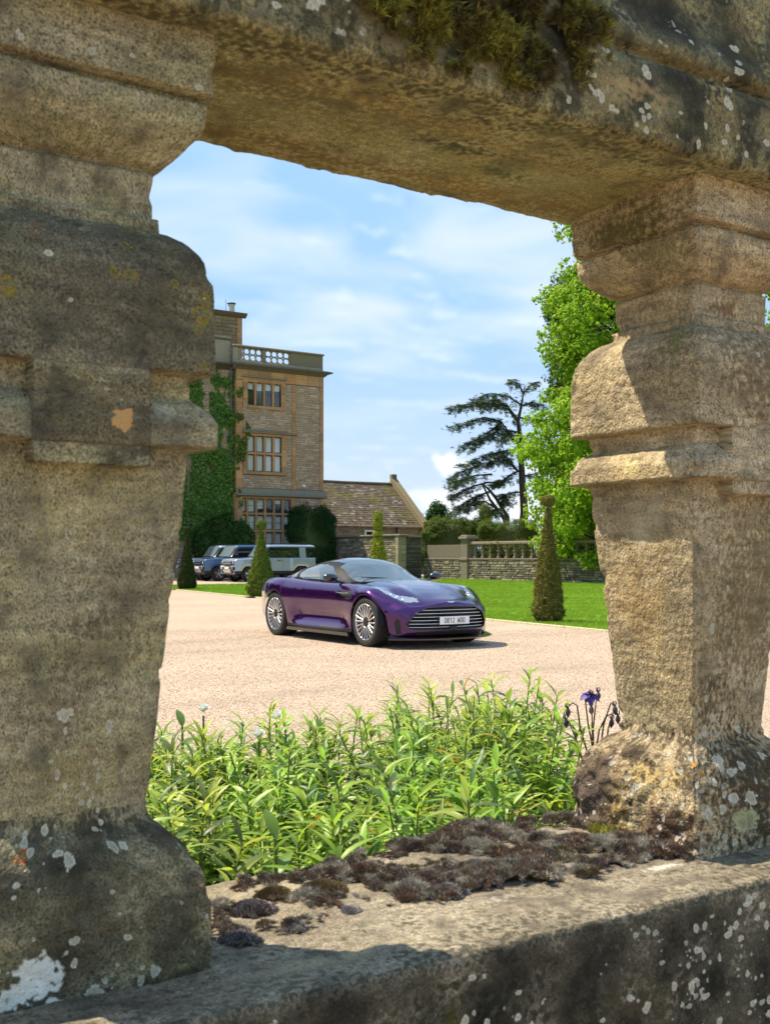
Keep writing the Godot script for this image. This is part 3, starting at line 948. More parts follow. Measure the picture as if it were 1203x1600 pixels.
func moss() -> void:
	var g := RandomNumberGenerator.new()
	g.seed = 77
	# the brown carpet along the sill, in metres (s, v)
	var tuft := tuft_mesh(0.0068, 12, 0.9, 0.00045, 4)
	var mask := fnl(8.0, 6, 9)
	var tone := fnl(16.0, 3, 19)
	var lump := fnl(30.0, 3, 29)
	var edge := [[330, 1398], [350, 1383], [480, 1357], [600, 1322], [760, 1284], [900, 1277], [985, 1296], [1070, 1322], [1092, 1338], [1050, 1346], [960, 1352], [890, 1378], [830, 1372], [745, 1388], [700, 1402], [600, 1412], [560, 1400], [470, 1440], [420, 1468], [345, 1484]]
	var poly := PackedVector2Array()
	for e in edge: poly.append(lp(e[0], e[1], H - 0.404))
	var purple := lin(0.150, 0.105, 0.078)
	var brown := lin(0.15, 0.095, 0.060)
	var hoary := lin(0.42, 0.38, 0.31)
	var rust := lin(0.18, 0.095, 0.055)
	var olive := lin(0.19, 0.15, 0.045)
	var xf := []
	var cc := PackedColorArray()
	var bed := MB.new()
	# a low uneven mat under the shoots
	var n := 0
	var cells := {}
	var st := 0.0065
	var hgt := func(s: float, v: float) -> float:
		var m := mask.get_noise_2d(s, v) + 0.14 + sstep(0.55, 0.95, s) * 0.27
		return clampf(m * 0.014 + lump.get_noise_2d(s, v) * 0.006, 0.0, 0.011) if m > 0.0 else 0.0
	for i in range(int(0.36 / st), int(1.3 / st)):
		for k in range(int(0.9 / st), int(1.32 / st)):
			var s := i * st
			var v := k * st
			if not Geometry2D.is_point_in_polygon(Vector2(s + g.randfn(0, 0.006), v + g.randfn(0, 0.006)), poly): continue
			var hh: float = hgt.call(s, v)
			if hh <= 0.002: continue
			cells[Vector2i(i, k)] = true
	for q in cells:
		var s: float = q.x * st
		var v: float = q.y * st
		bed.col = Color(0.12, 0.09, 0.065)
		var pa := []
		for e in [[0, 0], [1, 0], [1, 1], [0, 1]]:
			var hh: float = hgt.call(s + e[0] * st, v + e[1] * st)
			pa.append(W(s + e[0] * st, -0.4115 + hh * 0.8, v + e[1] * st))
		bed.quad(pa[0], pa[1], pa[2], pa[3], Vector3.UP)
		for j in 7:
			var s2 := s + g.randf() * st
			var v2 := v + g.randf() * st
			var hh: float = hgt.call(s2, v2)
			var e := 0.004
			var nr := (U * (float(hgt.call(s2 - e, v2)) - hh) / e + V * (float(hgt.call(s2, v2 - e)) - hh) / e + Vector3.UP).normalized()
			xf.append(Transform3D(basis_up((nr + Vector3(g.randfn(0, 0.15), 0, g.randfn(0, 0.15))).normalized(), g.randf() * TAU).scaled(Vector3.ONE * g.randf_range(0.55, 1.2) * (0.45 + 75.0 * hh)), W(s2, -0.4095 + hh * 0.8, v2)))
			var tn := tone.get_noise_2d(s2, v2)
			var c: Color = purple if tn < 0.0 else brown
			if tn > 0.24: c = hoary
			elif tn < -0.30: c = rust
			elif tn > 0.02 and g.randf() < 0.45: c = olive
			if g.randf() < 0.18: c = hoary
			cc.append(c.srgb_to_linear() * g.randf_range(0.65, 1.3))
	var carpet := Node3D.new()
	carpet.name = numbered("sill_moss")
	add_child(carpet, true)
	tag(carpet, "purple-brown and hoary moss carpet on the sunlit stone sill", "moss")
	part("mat", bed.done(), MMOSS, carpet)
	scatter("shoots", tuft, MMOSS, xf, cc, carpet)
	# single cushions in front of it
	var hues := [[Color(0.10, 0.065, 0.06), Color(0.13, 0.085, 0.065), Color(0.42, 0.39, 0.38)], [Color(0.42, 0.39, 0.38), Color(0.5, 0.47, 0.45), Color(0.15, 0.11, 0.09)], [Color(0.17, 0.115, 0.05), Color(0.12, 0.085, 0.04), Color(0.2, 0.15, 0.05)]]
	var short_tuft := tuft_mesh(0.0042, 11, 0.9, 0.0004, 8)
	var spots := [[395, 1418, 0.026, 0, "dark purple-brown moss cushion on the sill beside the left pier"], [460, 1446, 0.011, 1, "small hoary moss cushion in front of the brown ones"], [548, 1422, 0.013, 1, "round grey moss cushion nearest the middle of the bare sill"], [375, 1466, 0.022, 0, "purple moss cushion on the sill close to the foot of the left pier"], [700, 1390, 0.022, 1, "pale grey-green moss cushion at the front edge of the moss carpet"], [505, 1388, 0.030, 2, "olive-brown moss cushion among the moss left of the sill's middle"], [430, 1395, 0.022, 2, "brown moss cushion just behind the dark purple one"], [835, 1366, 0.018, 2, "rusty brown moss cushion at the front of the carpet"]]
	for q in spots:
		var a := lp(q[0], q[1], H - 0.406)
		cushion(W(a.x, -0.4095, a.y), q[2] * 0.9, q[2] * 0.28, hues[q[3]], int(q[2] * q[2] * 3000000), 100 + int(q[0]), q[4], "moss cushions on the sill", short_tuft)
	# the long-leaved moss that hangs on the face of the lintel
	var shaggy := tuft_mesh(0.0085, 10, 0.8, 0.0009, 6)
	xf = []
	cc = PackedColorArray()
	var hang := [[548, -30], [600, 28], [640, 70], [680, 100], [720, 128], [770, 142], [820, 138], [850, 118], [900, 108], [930, 62], [940, -30]]
	var hp := PackedVector2Array()
	for e in hang: hp.append(fp(e[0], e[1], 0.95))
	var gap := fnl(17.0, 4, 41)
	for i in 26000:
		var q := Vector2(g.randf_range(0.55, 1.15), g.randf_range(0.53, 0.80) + H)
		if not Geometry2D.is_point_in_polygon(q + Vector2(g.randfn(0, 0.008), g.randfn(0, 0.008)), hp): continue
		var m := gap.get_noise_2d(q.x, q.y)
		if m < -0.10: continue
		var y := q.y - H
		var v := 0.953
		if y > 0.652: v = tab([[0.655, 0.957], [0.672, 0.966], [0.70, 0.972], [0.745, 0.975], [0.79, 0.984]], y)
		var thick := clampf((m + 0.10) * 0.05, 0.0, 0.018)
		var up := (-V * 0.9 + Vector3(g.randfn(0, 0.35), g.randfn(-0.45, 0.4), g.randfn(0, 0.35))).normalized()
		xf.append(Transform3D(basis_up(up, g.randf() * TAU).scaled(Vector3.ONE * g.randf_range(0.7, 1.35)), G(q.x, q.y, v - thick * g.randf())))
		var low_edge := 1.0 - clampf((y - (0.545 + 0.02 * sin(q.x * 23.0))) / 0.12, 0.0, 1.0)
		var f := clampf(0.12 + 0.65 * low_edge + gap.get_noise_2d(q.x * 0.7 + 9.0, q.y * 0.7) * 1.3 + g.randfn(0, 0.2), 0.0, 1.0)
		cc.append(Color(0.085, 0.066, 0.026).lerp(Color(0.27, 0.25, 0.035), f) * g.randf_range(0.7, 1.25))
	var hm := scatter("lintel_moss", shaggy, MMOSS, xf, cc)
	tag(hm, "shaggy yellow-green and brown moss hanging on the lintel", "moss")
	# yellow-green sprigs at the foot of the right pier
	var foot := []
	cc = PackedColorArray()
	for i in 260:
		var a := lp(g.randf_range(925, 1010), g.randf_range(1275, 1300), H - 0.395)
		foot.append(Transform3D(basis_up(Vector3(g.randfn(0, 0.4), 1, g.randfn(0, 0.4)).normalized(), g.randf() * TAU).scaled(Vector3.ONE * g.randf_range(0.6, 1.2)), W(a.x, -0.402, a.y)))
		cc.append(Color(0.28, 0.25, 0.03) * g.randf_range(0.6, 1.3))
	tag(scatter("pier_moss", shaggy, MMOSS, foot, cc), "bright yellow-green moss sprigs at the foot of the right pier", "moss")

func W(s: float, h: float, v: float) -> Vector3:
	return G(s, H + h, v)
var MSTONE: StandardMaterial3D
var MRUBBLE: StandardMaterial3D
var MASHLAR: StandardMaterial3D
var MMOSS: StandardMaterial3D
var MRUBBER: StandardMaterial3D
var MALLOY: StandardMaterial3D
var MRIM: StandardMaterial3D
var MDISC: StandardMaterial3D
var MBLACK: StandardMaterial3D
var MBLACKGLOSS: StandardMaterial3D
var MPURPLE: StandardMaterial3D
var MLAMPGLASS: StandardMaterial3D
var MCARGLASS: StandardMaterial3D
var MSCREEN: StandardMaterial3D
var MDARKGLASS: StandardMaterial3D
var MDARKTRIM: StandardMaterial3D
var MCHROME: StandardMaterial3D
var MWHITE: StandardMaterial3D
var MINK: StandardMaterial3D
var MSILVER: StandardMaterial3D
var MBLUE: StandardMaterial3D
var MPANE: StandardMaterial3D
var MBLIND: StandardMaterial3D
var MLEAD: StandardMaterial3D
var MDARKROOM: StandardMaterial3D
var MLEAF: StandardMaterial3D
var MNEEDLE: StandardMaterial3D
var MBARK: StandardMaterial3D
var MBEDLEAF: StandardMaterial3D
var MSTEM: StandardMaterial3D
var MPETAL: StandardMaterial3D
var MCORE: StandardMaterial3D
var MGRASS: StandardMaterial3D
var MDARKTRIM2: StandardMaterial3D
var MPLUM: StandardMaterial3D

func paint(c: Color, metal: float, rough: float) -> StandardMaterial3D:
	var m := mat(c, rough, metal)
	m.clearcoat_enabled = true
	m.clearcoat = 1.0
	m.clearcoat_roughness = 0.02
	return m

func make_materials() -> void:
	MSTONE = grained([c8(70, 62, 48), c8(120, 106, 80), c8(155, 138, 104), c8(180, 162, 125)], 0.7, 0.95, 0.4, 0.016, 6, 3)
	MRUBBLE = grained([c8(205, 200, 188), c8(238, 234, 224), c8(255, 252, 245)], 1.3, 0.95, 1.2, 0.02, 5, 5)
	MASHLAR = grained([c8(205, 198, 188), c8(238, 233, 226), c8(255, 252, 246)], 1.1, 0.95, 0.6, 0.014, 5, 6)
	MMOSS = tinted(0.95)
	MMOSS.backlight_enabled = true
	MMOSS.backlight = Color(0.3, 0.3, 0.3)
	MRUBBER = mat(c8(34, 34, 35), 0.85)
	MALLOY = mat(c8(208, 209, 212), 0.28, 0.85)
	MRIM = mat(c8(120, 122, 126), 0.35, 0.7)
	MDISC = mat(c8(120, 116, 112), 0.4, 0.8)
	MBLACK = mat(c8(20, 20, 22), 0.6)
	MBLACKGLOSS = paint(c8(14, 14, 17), 0.0, 0.2)
	MPURPLE = paint(c8(66, 4, 88), 0.74, 0.22)
	MLAMPGLASS = paint(c8(150, 158, 165), 0.4, 0.12)
	MCARGLASS = mat(Color(0.45, 0.52, 0.56, 0.40), 0.02, 0.30)
	MCARGLASS.transparency = BaseMaterial3D.TRANSPARENCY_ALPHA
	MCARGLASS.metallic_specular = 0.75
	MSCREEN = paint(c8(120, 140, 150), 0.35, 0.06)
	MDARKGLASS = paint(c8(24, 30, 38), 0.1, 0.05)
	MDARKTRIM = mat(c8(46, 42, 44), 0.8)
	MDARKTRIM2 = mat(c8(20, 20, 23), 0.55)
	MDARKTRIM2.metallic_specular = 0.25
	MCHROME = mat(c8(225, 226, 230), 0.16, 0.95)
	MWHITE = mat(c8(232, 232, 230), 0.4)
	MINK = mat(c8(16, 16, 18), 0.5)
	MSILVER = paint(c8(158, 170, 184), 0.4, 0.3)
	MBLUE = paint(c8(62, 92, 132), 0.4, 0.3)
	MPANE = mat(Color(0.5, 0.55, 0.58, 0.06), 0.03)
	MPANE.transparency = BaseMaterial3D.TRANSPARENCY_ALPHA
	MPANE.metallic_specular = 0.7
	MBLIND = mat(c8(222, 220, 212), 0.9)
	MLEAD = mat(c8(70, 72, 76), 0.6, 0.2)
	MDARKROOM = mat(c8(176, 168, 154), 0.9)
	MLEAF = tinted(0.55)
	MLEAF.metallic_specular = 0.25
	MLEAF.backlight_enabled = true
	MLEAF.backlight = Color(0.95, 0.95, 0.95)
	MGRASS = tinted(0.8)
	MGRASS.metallic_specular = 0.15
	MNEEDLE = tinted(0.7)
	MNEEDLE.metallic_specular = 0.15
	MNEEDLE.backlight_enabled = true
	MNEEDLE.backlight = Color(0.25, 0.25, 0.25)
	MBARK = grained([c8(44, 38, 32), c8(84, 74, 64), c8(120, 108, 94)], 0.8, 0.95, 2.0, 0.02, 5, 8, 256)
	MBEDLEAF = tinted(0.42)
	MBEDLEAF.backlight_enabled = true
	MBEDLEAF.backlight = Color(1.0, 1.0, 1.0)
	MSTEM = mat(c8(96, 112, 52), 0.6)
	MPETAL = tinted(0.6)
	MPETAL.backlight_enabled = true
	MPETAL.backlight = Color(0.6, 0.6, 0.6)
	MCORE = mat(c8(70, 80, 42), 0.95)
	MPLUM = mat(c8(92, 62, 60), 0.6)

# ---------------------------------------------------------------- ground
func sheet(called: String, poly: Array, y: float, m: Material, cell := 0.0, tone = null) -> MeshInstance3D:
	var b := MB.new()
	var pp := pv(poly)
	if cell <= 0.0:
		var t := Geometry2D.triangulate_polygon(pp)
		for i in range(0, t.size(), 3):
			b.tri_out(Vector3(pp[t[i]].x, y, pp[t[i]].y), Vector3(pp[t[i + 1]].x, y, pp[t[i + 1]].y), Vector3(pp[t[i + 2]].x, y, pp[t[i + 2]].y), Vector3.UP)
	else:
		var lo := pp[0]
		var hi := pp[0]
		for q in pp:
			lo = lo.min(q)
			hi = hi.max(q)
		var nx := int(ceil((hi.x - lo.x) / cell)) + 1
		var nz := int(ceil((hi.y - lo.y) / cell)) + 1
		var pts := PackedVector3Array()
		for k in nz:
			for i in nx:
				pts.append(Vector3(lo.x + (hi.x - lo.x) * i / (nx - 1), y, lo.y + (hi.y - lo.y) * k / (nz - 1)))
		b.grid(pts, nz, nx)
		for i in pts.size(): b.c[i] = tone.call(pts[i].x, pts[i].z)
	var o := part(called, b.done(), m)
	o.set_meta("kind", "structure")
	return o

const EDGE_A := Vector2(3.81, -18.9)      # lawn edge, near end as seen (x, z)
const EDGE_B := Vector2(-7.15, -40.5)

func edge_at(z: float) -> float:
	return EDGE_A.x + (EDGE_B.x - EDGE_A.x) * (z - EDGE_A.y) / (EDGE_B.y - EDGE_A.y)

func ground() -> void:
	var meadow := grained([c8(60, 84, 28), c8(84, 112, 40), c8(104, 132, 54)], 9.0, 0.95, 0.0, 0.02, 5, 51, 256, true)
	sheet("ground", [[-900, 900], [900, 900], [900, -1500], [-900, -1500]], 0.0, meadow)
	# pinkish gravel: pebbles from cells, tracks and damp patches from vertex tones
	var size := 1024
	var cel := cell_bytes(size, size, 0.16, 61, FastNoiseLite.RETURN_CELL_VALUE)
	var dist := cell_bytes(size, size, 0.16, 61, FastNoiseLite.RETURN_DISTANCE)
	var out := PackedByteArray()
	var hgt := PackedByteArray()
	out.resize(size * size * 3)
	hgt.resize(size * size)
	var pal := [c8(196, 170, 144), c8(212, 186, 160), c8(176, 148, 120), c8(222, 204, 184), c8(150, 128, 108), c8(204, 174, 144), c8(188, 162, 140)]
	for i in size * size:
		var c: Color = pal[(cel[i] * 7) / 256]
		var g := clampf(1.12 - dist[i] / 255.0 * 0.55, 0.5, 1.08)
		out[i * 3] = int(minf(c.r * g, 1) * 255); out[i * 3 + 1] = int(minf(c.g * g, 1) * 255); out[i * 3 + 2] = int(minf(c.b * g, 1) * 255)
		hgt[i] = 255 - dist[i]
	var gm := mat(Color.WHITE, 0.95)
	gm.albedo_texture = ImageTexture.create_from_image(Image.create_from_data(size, size, false, Image.FORMAT_RGB8, out))
	gm.heightmap_enabled = true
	gm.heightmap_texture = ImageTexture.create_from_image(Image.create_from_data(size, size, false, Image.FORMAT_L8, hgt))
	gm.heightmap_scale = 0.6
	gm.uv1_triplanar = true
	gm.uv1_world_triplanar = true
	gm.uv1_scale = Vector3.ONE / 1.7
	gm.vertex_color_use_as_albedo = true
	var n1 := fnl(0.35, 4, 71)
	var n2 := fnl(2.2, 3, 72)
	sheet("gravel_forecourt", [[-40, 12], [34, 12], [34, -80], [-40, -80]], 0.004, gm, 0.25, func(x: float, z: float) -> Color:
		var k := 0.93 + 0.14 * n1.get_noise_2d(x, z) + 0.07 * n2.get_noise_2d(x, z)
		# wheel tracks sweep round in wide arcs
		for q in [[-16.0, -30.0, 18.6], [-16.0, -30.0, 20.3], [14.0, 6.0, 20.6], [14.0, 6.0, 22.2], [-20.0, -6.0, 18.0]]:
			var d := absf(Vector2(x - q[0], z - q[1]).length() - q[2] + 0.12 * n1.get_noise_2d(x * 0.6, z * 0.6))
			k -= 0.20 * sstep(0.34, 0.05, d) * (0.5 + 0.8 * n2.get_noise_2d(x * 0.3, z * 0.3))
		return Color(k, k, k))
	# lawn
	var lm := grained([c8(92, 122, 26), c8(102, 134, 30), c8(112, 144, 34), c8(122, 152, 42)], 1.6, 0.9, 1.0, 0.05, 5, 81, 512)
	var far_l := G(16.4, 0, 46.2)
	var far_r := G(36.8, 0, 46.2)
	var pts := [[edge_at(-8.0), -8.0], [edge_at(-45.5), -45.5], [far_l.x, far_l.z]]
	for s in [20.0, 24.0, 28.0, 31.0]: pts.append([G(s, 0, 46.2).x, G(s, 0, 46.2).z])
	for q in [[31.0, 56.0], [35.0, 56.0], [35.0, 53.0], [37.0, 53.0], [37.2, 18.0]]: pts.append([G(q[0], 0, q[1]).x, G(q[0], 0, q[1]).z])
	var b := MB.new()
	var pp := pv(pts)
	var t := Geometry2D.triangulate_polygon(pp)
	for i in range(0, t.size(), 3):
		b.tri_out(Vector3(pp[t[i]].x, 0.03, pp[t[i]].y), Vector3(pp[t[i + 1]].x, 0.03, pp[t[i + 1]].y), Vector3(pp[t[i + 2]].x, 0.03, pp[t[i + 2]].y), Vector3.UP)
	var lawn := part("lawn", b.done(), lm)
	lawn.set_meta("kind", "structure")
	# grass blades on the lawn where it shows
	var g := RandomNumberGenerator.new()
	g.seed = 5
	var blade := tuft_mesh(0.035, 7, 0.8, 0.0022, 3)
	var xf := []
	var cc := PackedColorArray()
	var mow := fnl(0.5, 3, 82)
	for i in 170000:
		var d := 17.0 + 45.0 * pow(g.randf(), 1.4)
		var a := g.randf_range(-0.24, 0.46)
		var x := a * d
		var z := -d
		if not inside_poly(pp, x, z): continue
		xf.append(Transform3D(Basis(Vector3.UP, g.randf() * TAU).scaled(Vector3.ONE * g.randf_range(0.7, 1.3) * (1.0 + d / 60.0)), Vector3(x, 0.026, z)))
		var k := g.randf_range(0.85, 1.12) * (1.0 + 0.2 * mow.get_noise_2d(x * 0.4, z))
		cc.append(Color(0.32, 0.455, 0.045) * k)
	var grass := scatter("grass", blade, MGRASS, xf, cc)
	tag(grass, "short bright green grass of the mown lawn", "grass")
	# loose pebbles on the nearer gravel
	var pm := MB.new()
	pm.lathe([[0.0005, 0.0035], [0.004, 0.0025], [0.0055, 0.0], [0.004, -0.002]], 6)
	xf = []
	cc = PackedColorArray()
	for i in 80000:
		var d := 5.5 + 14.0 * g.randf()
		var x := g.randf_range(-0.34, 0.40) * d
		if x > edge_at(-d) - 0.05: continue
		xf.append(Transform3D(Basis(Vector3.UP, g.randf() * TAU).scaled(Vector3(g.randf_range(0.7, 1.5), g.randf_range(0.6, 1.3), g.randf_range(0.7, 1.5))), Vector3(x, 0.005, -d)))
		var c: Color = pal[g.randi() % 7]
		cc.append(c.srgb_to_linear() * g.randf_range(0.75, 1.1))
	tag(scatter("pebbles", pm.done(), tinted(0.9), xf, cc), "loose pinkish pebbles strewn over the gravel forecourt", "gravel")
	# thin pale edging between lawn and gravel, set as lengths of stone
	var em := grained([c8(150, 140, 110), c8(190, 180, 146), c8(214, 204, 172)], 0.6, 0.9, 0.3, 0.03, 4, 91, 256)
	var kerb := thing("lawn_edging", "thin pale edging strip between the lawn and the gravel", "kerb", Vector3(edge_at(-26.0), 0, -26.0))
	var dir := (Vector3(EDGE_B.x, 0, EDGE_B.y) - Vector3(EDGE_A.x, 0, EDGE_A.y)).normalized()
	var bm := box_mesh(Vector3(0.07, 0.05, 1.19), 0.006)
	var bs := Basis(Vector3.UP, atan2(-dir.x, -dir.z) + PI)
	for i in 32:
		piece("edging_length", i, bm, em, kerb, Transform3D(bs, dir * (i * 1.2 - 19.5) + Vector3(-0.035, 0.022 + g.randf() * 0.004, 0)))
	# flower bed soil behind the wall
	var soil := grained([c8(40, 30, 22), c8(66, 50, 36), c8(92, 72, 52)], 0.8, 0.95, 2.5, 0.03, 5, 95, 256)
	var sp := []
	for q in [[-2.0, 1.28], [3.2, 1.28], [3.2, 3.55], [1.2, 3.75], [0.4, 3.5], [-2.0, 3.4]]:
		var w := G(q[0], 0, q[1])
		sp.append([w.x, w.z])
	sheet("bed_soil", sp, 0.012, soil)
# ---------------------------------------------------------------- skins of vehicles
# A skin is a grid of points; every cell goes to the part that pick() names, and the parts share the smooth normals of the whole.
func split_skin(pts: PackedVector3Array, rows: int, cols: int, pick: Callable, inside: Vector3) -> Dictionary:
	var nrm := PackedVector3Array()
	nrm.resize(pts.size())
	for r in rows - 1:
		for k in cols - 1:
			var a := r * cols + k
			var n := (pts[a + cols + 1] - pts[a]).cross(pts[a + 1] - pts[a + cols])
			nrm[a] += n; nrm[a + 1] += n; nrm[a + cols] += n; nrm[a + cols + 1] += n
	var flip := 0.0
	for i in range(0, pts.size(), 7): flip += nrm[i].normalized().dot(pts[i] - inside)
	var sg := 1.0 if flip > 0.0 else -1.0
	for i in nrm.size(): nrm[i] = nrm[i].normalized() * sg
	var out := {}
	for r in rows - 1:
		for k in cols - 1:
			var a := r * cols + k
			var mid := (pts[a] + pts[a + 1] + pts[a + cols] + pts[a + cols + 1]) / 4.0
			var key: String = pick.call(mid, nrm[a], r, k)
			if key == "": continue
			if not out.has(key): out[key] = [MB.new(), {}]
			var b: MB = out[key][0]
			var seen: Dictionary = out[key][1]
			var id := []
			for q in [a, a + 1, a + cols + 1, a + cols]:
				if not seen.has(q):
					seen[q] = b.vert(pts[q])
					b.nn.append(nrm[q])
				id.append(seen[q])
			var face := (pts[a + cols + 1] - pts[a]).cross(pts[a + 1] - pts[a])
			if face.dot(nrm[a]) >= 0.0: b.ix.append_array(PackedInt32Array([id[0], id[1], id[2], id[0], id[2], id[3]]))
			else: b.ix.append_array(PackedInt32Array([id[0], id[2], id[1], id[0], id[3], id[2]]))
	var res := {}
	for key in out: res[key] = (out[key][0] as MB).done()
	return res

func inside_poly(poly: PackedVector2Array, x: float, y: float) -> bool:
	return Geometry2D.is_point_in_polygon(Vector2(x, y), poly)

func pv(a: Array) -> PackedVector2Array:
	var o := PackedVector2Array()
	for q in a: o.append(Vector2(q[0], q[1]))
	return o

func bez(a: Vector2, b: Vector2, c: Vector2, d: Vector2, t: float) -> Vector2:
	var u := 1.0 - t
	return a * u * u * u + b * 3.0 * u * u * t + c * 3.0 * u * t * t + d * t * t * t

# half cross-section (y out, z up) as 3 runs: sill to waist, waist to shoulder, shoulder to centre line
func section(zl: float, yl: float, zm: float, ym: float, zs: float, ys: float, zc: float, n1: int, n2: int, n3: int, soft := 0.55) -> PackedVector2Array:
	var o := PackedVector2Array()
	for i in n1: o.append(bez(Vector2(yl, zl), Vector2(lerpf(yl, ym, 0.6), lerpf(zl, zm, 0.33)), Vector2(ym, lerpf(zl, zm, 0.66)), Vector2(ym, zm), i / float(n1)))
	var sh := Vector2(ys, zs)
	var dir := Vector2(-(ym - ys), zs - zm).normalized()
	var tan_s := Vector2(-1.0, (zc - zs) * 0.7).normalized()
	for i in n2: o.append(bez(Vector2(ym, zm), Vector2(ym, lerpf(zm, zs, soft)), sh - tan_s * (ym - ys) * soft, sh, i / float(n2)))
	for i in n3 + 1: o.append(bez(sh, sh + tan_s * ys * 0.33, Vector2(ys * 0.4, zc), Vector2(0, zc), i / float(n3)))
	return o

# ---------------------------------------------------------------- wheels: axis along +z, outer face at z = 0
func wheel(parent: Node, at: Transform3D, R: float, wid: float, rim: float, style: int) -> void:
	var w := sub("wheel", parent, at)
	var b := MB.new()
	var prof := []
	for q in [[rim - 0.012, -0.012], [rim + 0.004, -0.002], [rim + 0.02, 0.0], [lerpf(rim, R, 0.6), 0.004], [R - 0.022, -0.004], [R - 0.008, -0.014], [R, -0.034]]: prof.append([q[0], q[1]])
	for k in range(1, 5):
		var z := -0.034 - (wid - 0.068) * k / 5.0
		prof.append([R, z + 0.006]); prof.append([R - 0.008, z + 0.004]); prof.append([R - 0.008, z - 0.004]); prof.append([R, z - 0.006])
	for q in [[R, -wid + 0.034], [R - 0.01, -wid + 0.01], [R - 0.03, -wid], [rim, -wid + 0.004]]: prof.append([q[0], q[1]])
	var ax := Transform3D(Basis(Vector3(1, 0, 0), Vector3(0, 0, 1), Vector3(0, -1, 0)), Vector3.ZERO)
	b.lathe(prof, 56, ax)
	part("tyre", b.done(), MRUBBER, w)
	b = MB.new()
	b.lathe([[rim - 0.012, -0.012], [rim - 0.004, -0.004], [rim - 0.012, -0.003], [rim - 0.022, -0.012], [rim - 0.03, -0.05], [rim - 0.04, -wid + 0.05], [rim - 0.01, -wid + 0.01]], 56, ax)
	part("rim", b.done(), MALLOY if style != 1 else MRIM, w)
	b = MB.new()
	b.lathe([[0.001, -0.115], [rim * 0.72, -0.115], [rim * 0.74, -0.125], [rim * 0.74, -0.145]], 40, ax)
	part("brake_disc", b.done(), MDISC, w)
	b = MB.new()
	var n := 10 if style == 0 else 5
	var hubr := 0.075
	var gold := MB.new()
	for k in n:
		var an := TAU * (k + 0.25) / n
		if style == 0:
			# ten pairs of slim machined spokes, each pair joined near the hub by a dark web
			for sg in [-1.0, 1.0]:
				var a0: float = an + sg * 0.12
				var a1: float = an + sg * 0.155
				var p0 := Vector3(cos(a0) * hubr, sin(a0) * hubr, -0.034)
				var p1 := Vector3(cos(a1) * (rim - 0.016), sin(a1) * (rim - 0.016), -0.010)
				var d := (p1 - p0).normalized()
				var bs := Basis(d, Vector3(0, 0, 1).cross(d).normalized(), d.cross(Vector3(0, 0, 1).cross(d)).normalized())
				var sp := MB.new()
				sp.box((p0 + p1) / 2.0, Vector3(p0.distance_to(p1), 0.021, 0.03), 0.003, bs)
				piece("spoke", k * 2 + (0 if sg < 0 else 1), sp.done(), MALLOY, w)
				gold.box((p0 + p1) / 2.0 - Vector3(0, 0, 0.019), Vector3(p0.distance_to(p1), 0.026, 0.03), 0.003, bs)
		else:
			var sp := MB.new()
			var e := Vector3(-sin(an), cos(an), 0)
			var r0 := Vector3(cos(an), sin(an), 0)
			sp.prism([[0.05, -0.045], [rim * 0.6, -0.035], [rim - 0.02, -0.065], [rim - 0.02, 0.065], [rim * 0.6, 0.035], [0.05, 0.045]], Vector3(0, 0, -0.05), r0, e, Vector3(0, 0, 0.03))
			piece("spoke", k, sp.done(), MALLOY, w)
	if style == 0: part("spoke_web", gold.done(), MBLACK, w)
	b = MB.new()
	b.lathe([[0.085, -0.05], [0.083, -0.028], [0.05, -0.024], [0.035, -0.016], [0.001, -0.015]], 28, ax)
	part("hub", b.done(), MALLOY if style != 0 else MBLACK, w)

# ---------------------------------------------------------------- the purple sports coupe
# local axes: +x forward from the front axle, +y up, +z to the car's own right (the side in view)
var SP_YMAX := [[-3.80, 0.80], [-3.6, 0.885], [-3.3, 0.955], [-2.8, 0.985], [-2.3, 0.975], [-1.8, 0.945], [-1.2, 0.932], [-0.7, 0.945], [-0.2, 0.965], [0.1, 0.965], [0.4, 0.945], [0.62, 0.905], [0.74, 0.86], [0.80, 0.82]]
var SP_YSH := [[-3.80, 0.66], [-3.4, 0.80], [-2.8, 0.83], [-2.2, 0.80], [-1.6, 0.80], [-0.9, 0.81], [-0.3, 0.80], [0.1, 0.79], [0.4, 0.755], [0.65, 0.68], [0.80, 0.60]]
var SP_ZSH := [[-3.80, 0.88], [-3.4, 0.945], [-2.9, 0.965], [-2.5, 0.955], [-1.9, 0.925], [-1.2, 0.905], [-0.7, 0.90], [-0.2, 0.885], [0.1, 0.86], [0.4, 0.775], [0.62, 0.69], [0.80, 0.605]]
var SP_ZC := [[-3.80, 0.90], [-3.5, 0.955], [-3.1, 0.97], [-2.5, 0.97], [-1.5, 0.95], [-0.8, 0.96], [-0.5, 0.955], [-0.2, 0.92], [0.1, 0.87], [0.4, 0.80], [0.62, 0.73], [0.74, 0.695], [0.80, 0.665]]
var SP_ZM := [[-3.8, 0.70], [-3.2, 0.68], [-2.5, 0.66], [-1.5, 0.66], [-0.5, 0.64], [0.2, 0.60], [0.8, 0.50]]
var SP_ZL := [[-3.8, 0.32], [-3.3, 0.24], [-2.9, 0.20], [0.4, 0.19], [0.8, 0.20]]
var SP_YL := [[-3.8, 0.75], [-3.2, 0.90], [-2.4, 0.93], [-2.0, 0.935], [-0.8, 0.925], [-0.3, 0.93], [0.4, 0.92], [0.65, 0.86], [0.8, 0.79]]

func sp_bend(q: Vector3) -> Vector3:
	# the nose and the tail are rounded in plan
	var y := absf(q.z)
	var x := q.x
	x -= sstep(-0.15, 0.85, q.x) * 0.35 * pow(y / 0.95, 2.9)
	x += sstep(-2.9, -3.8, q.x) * 0.30 * pow(y / 0.95, 2.4)
	return Vector3(x, q.y, q.z)

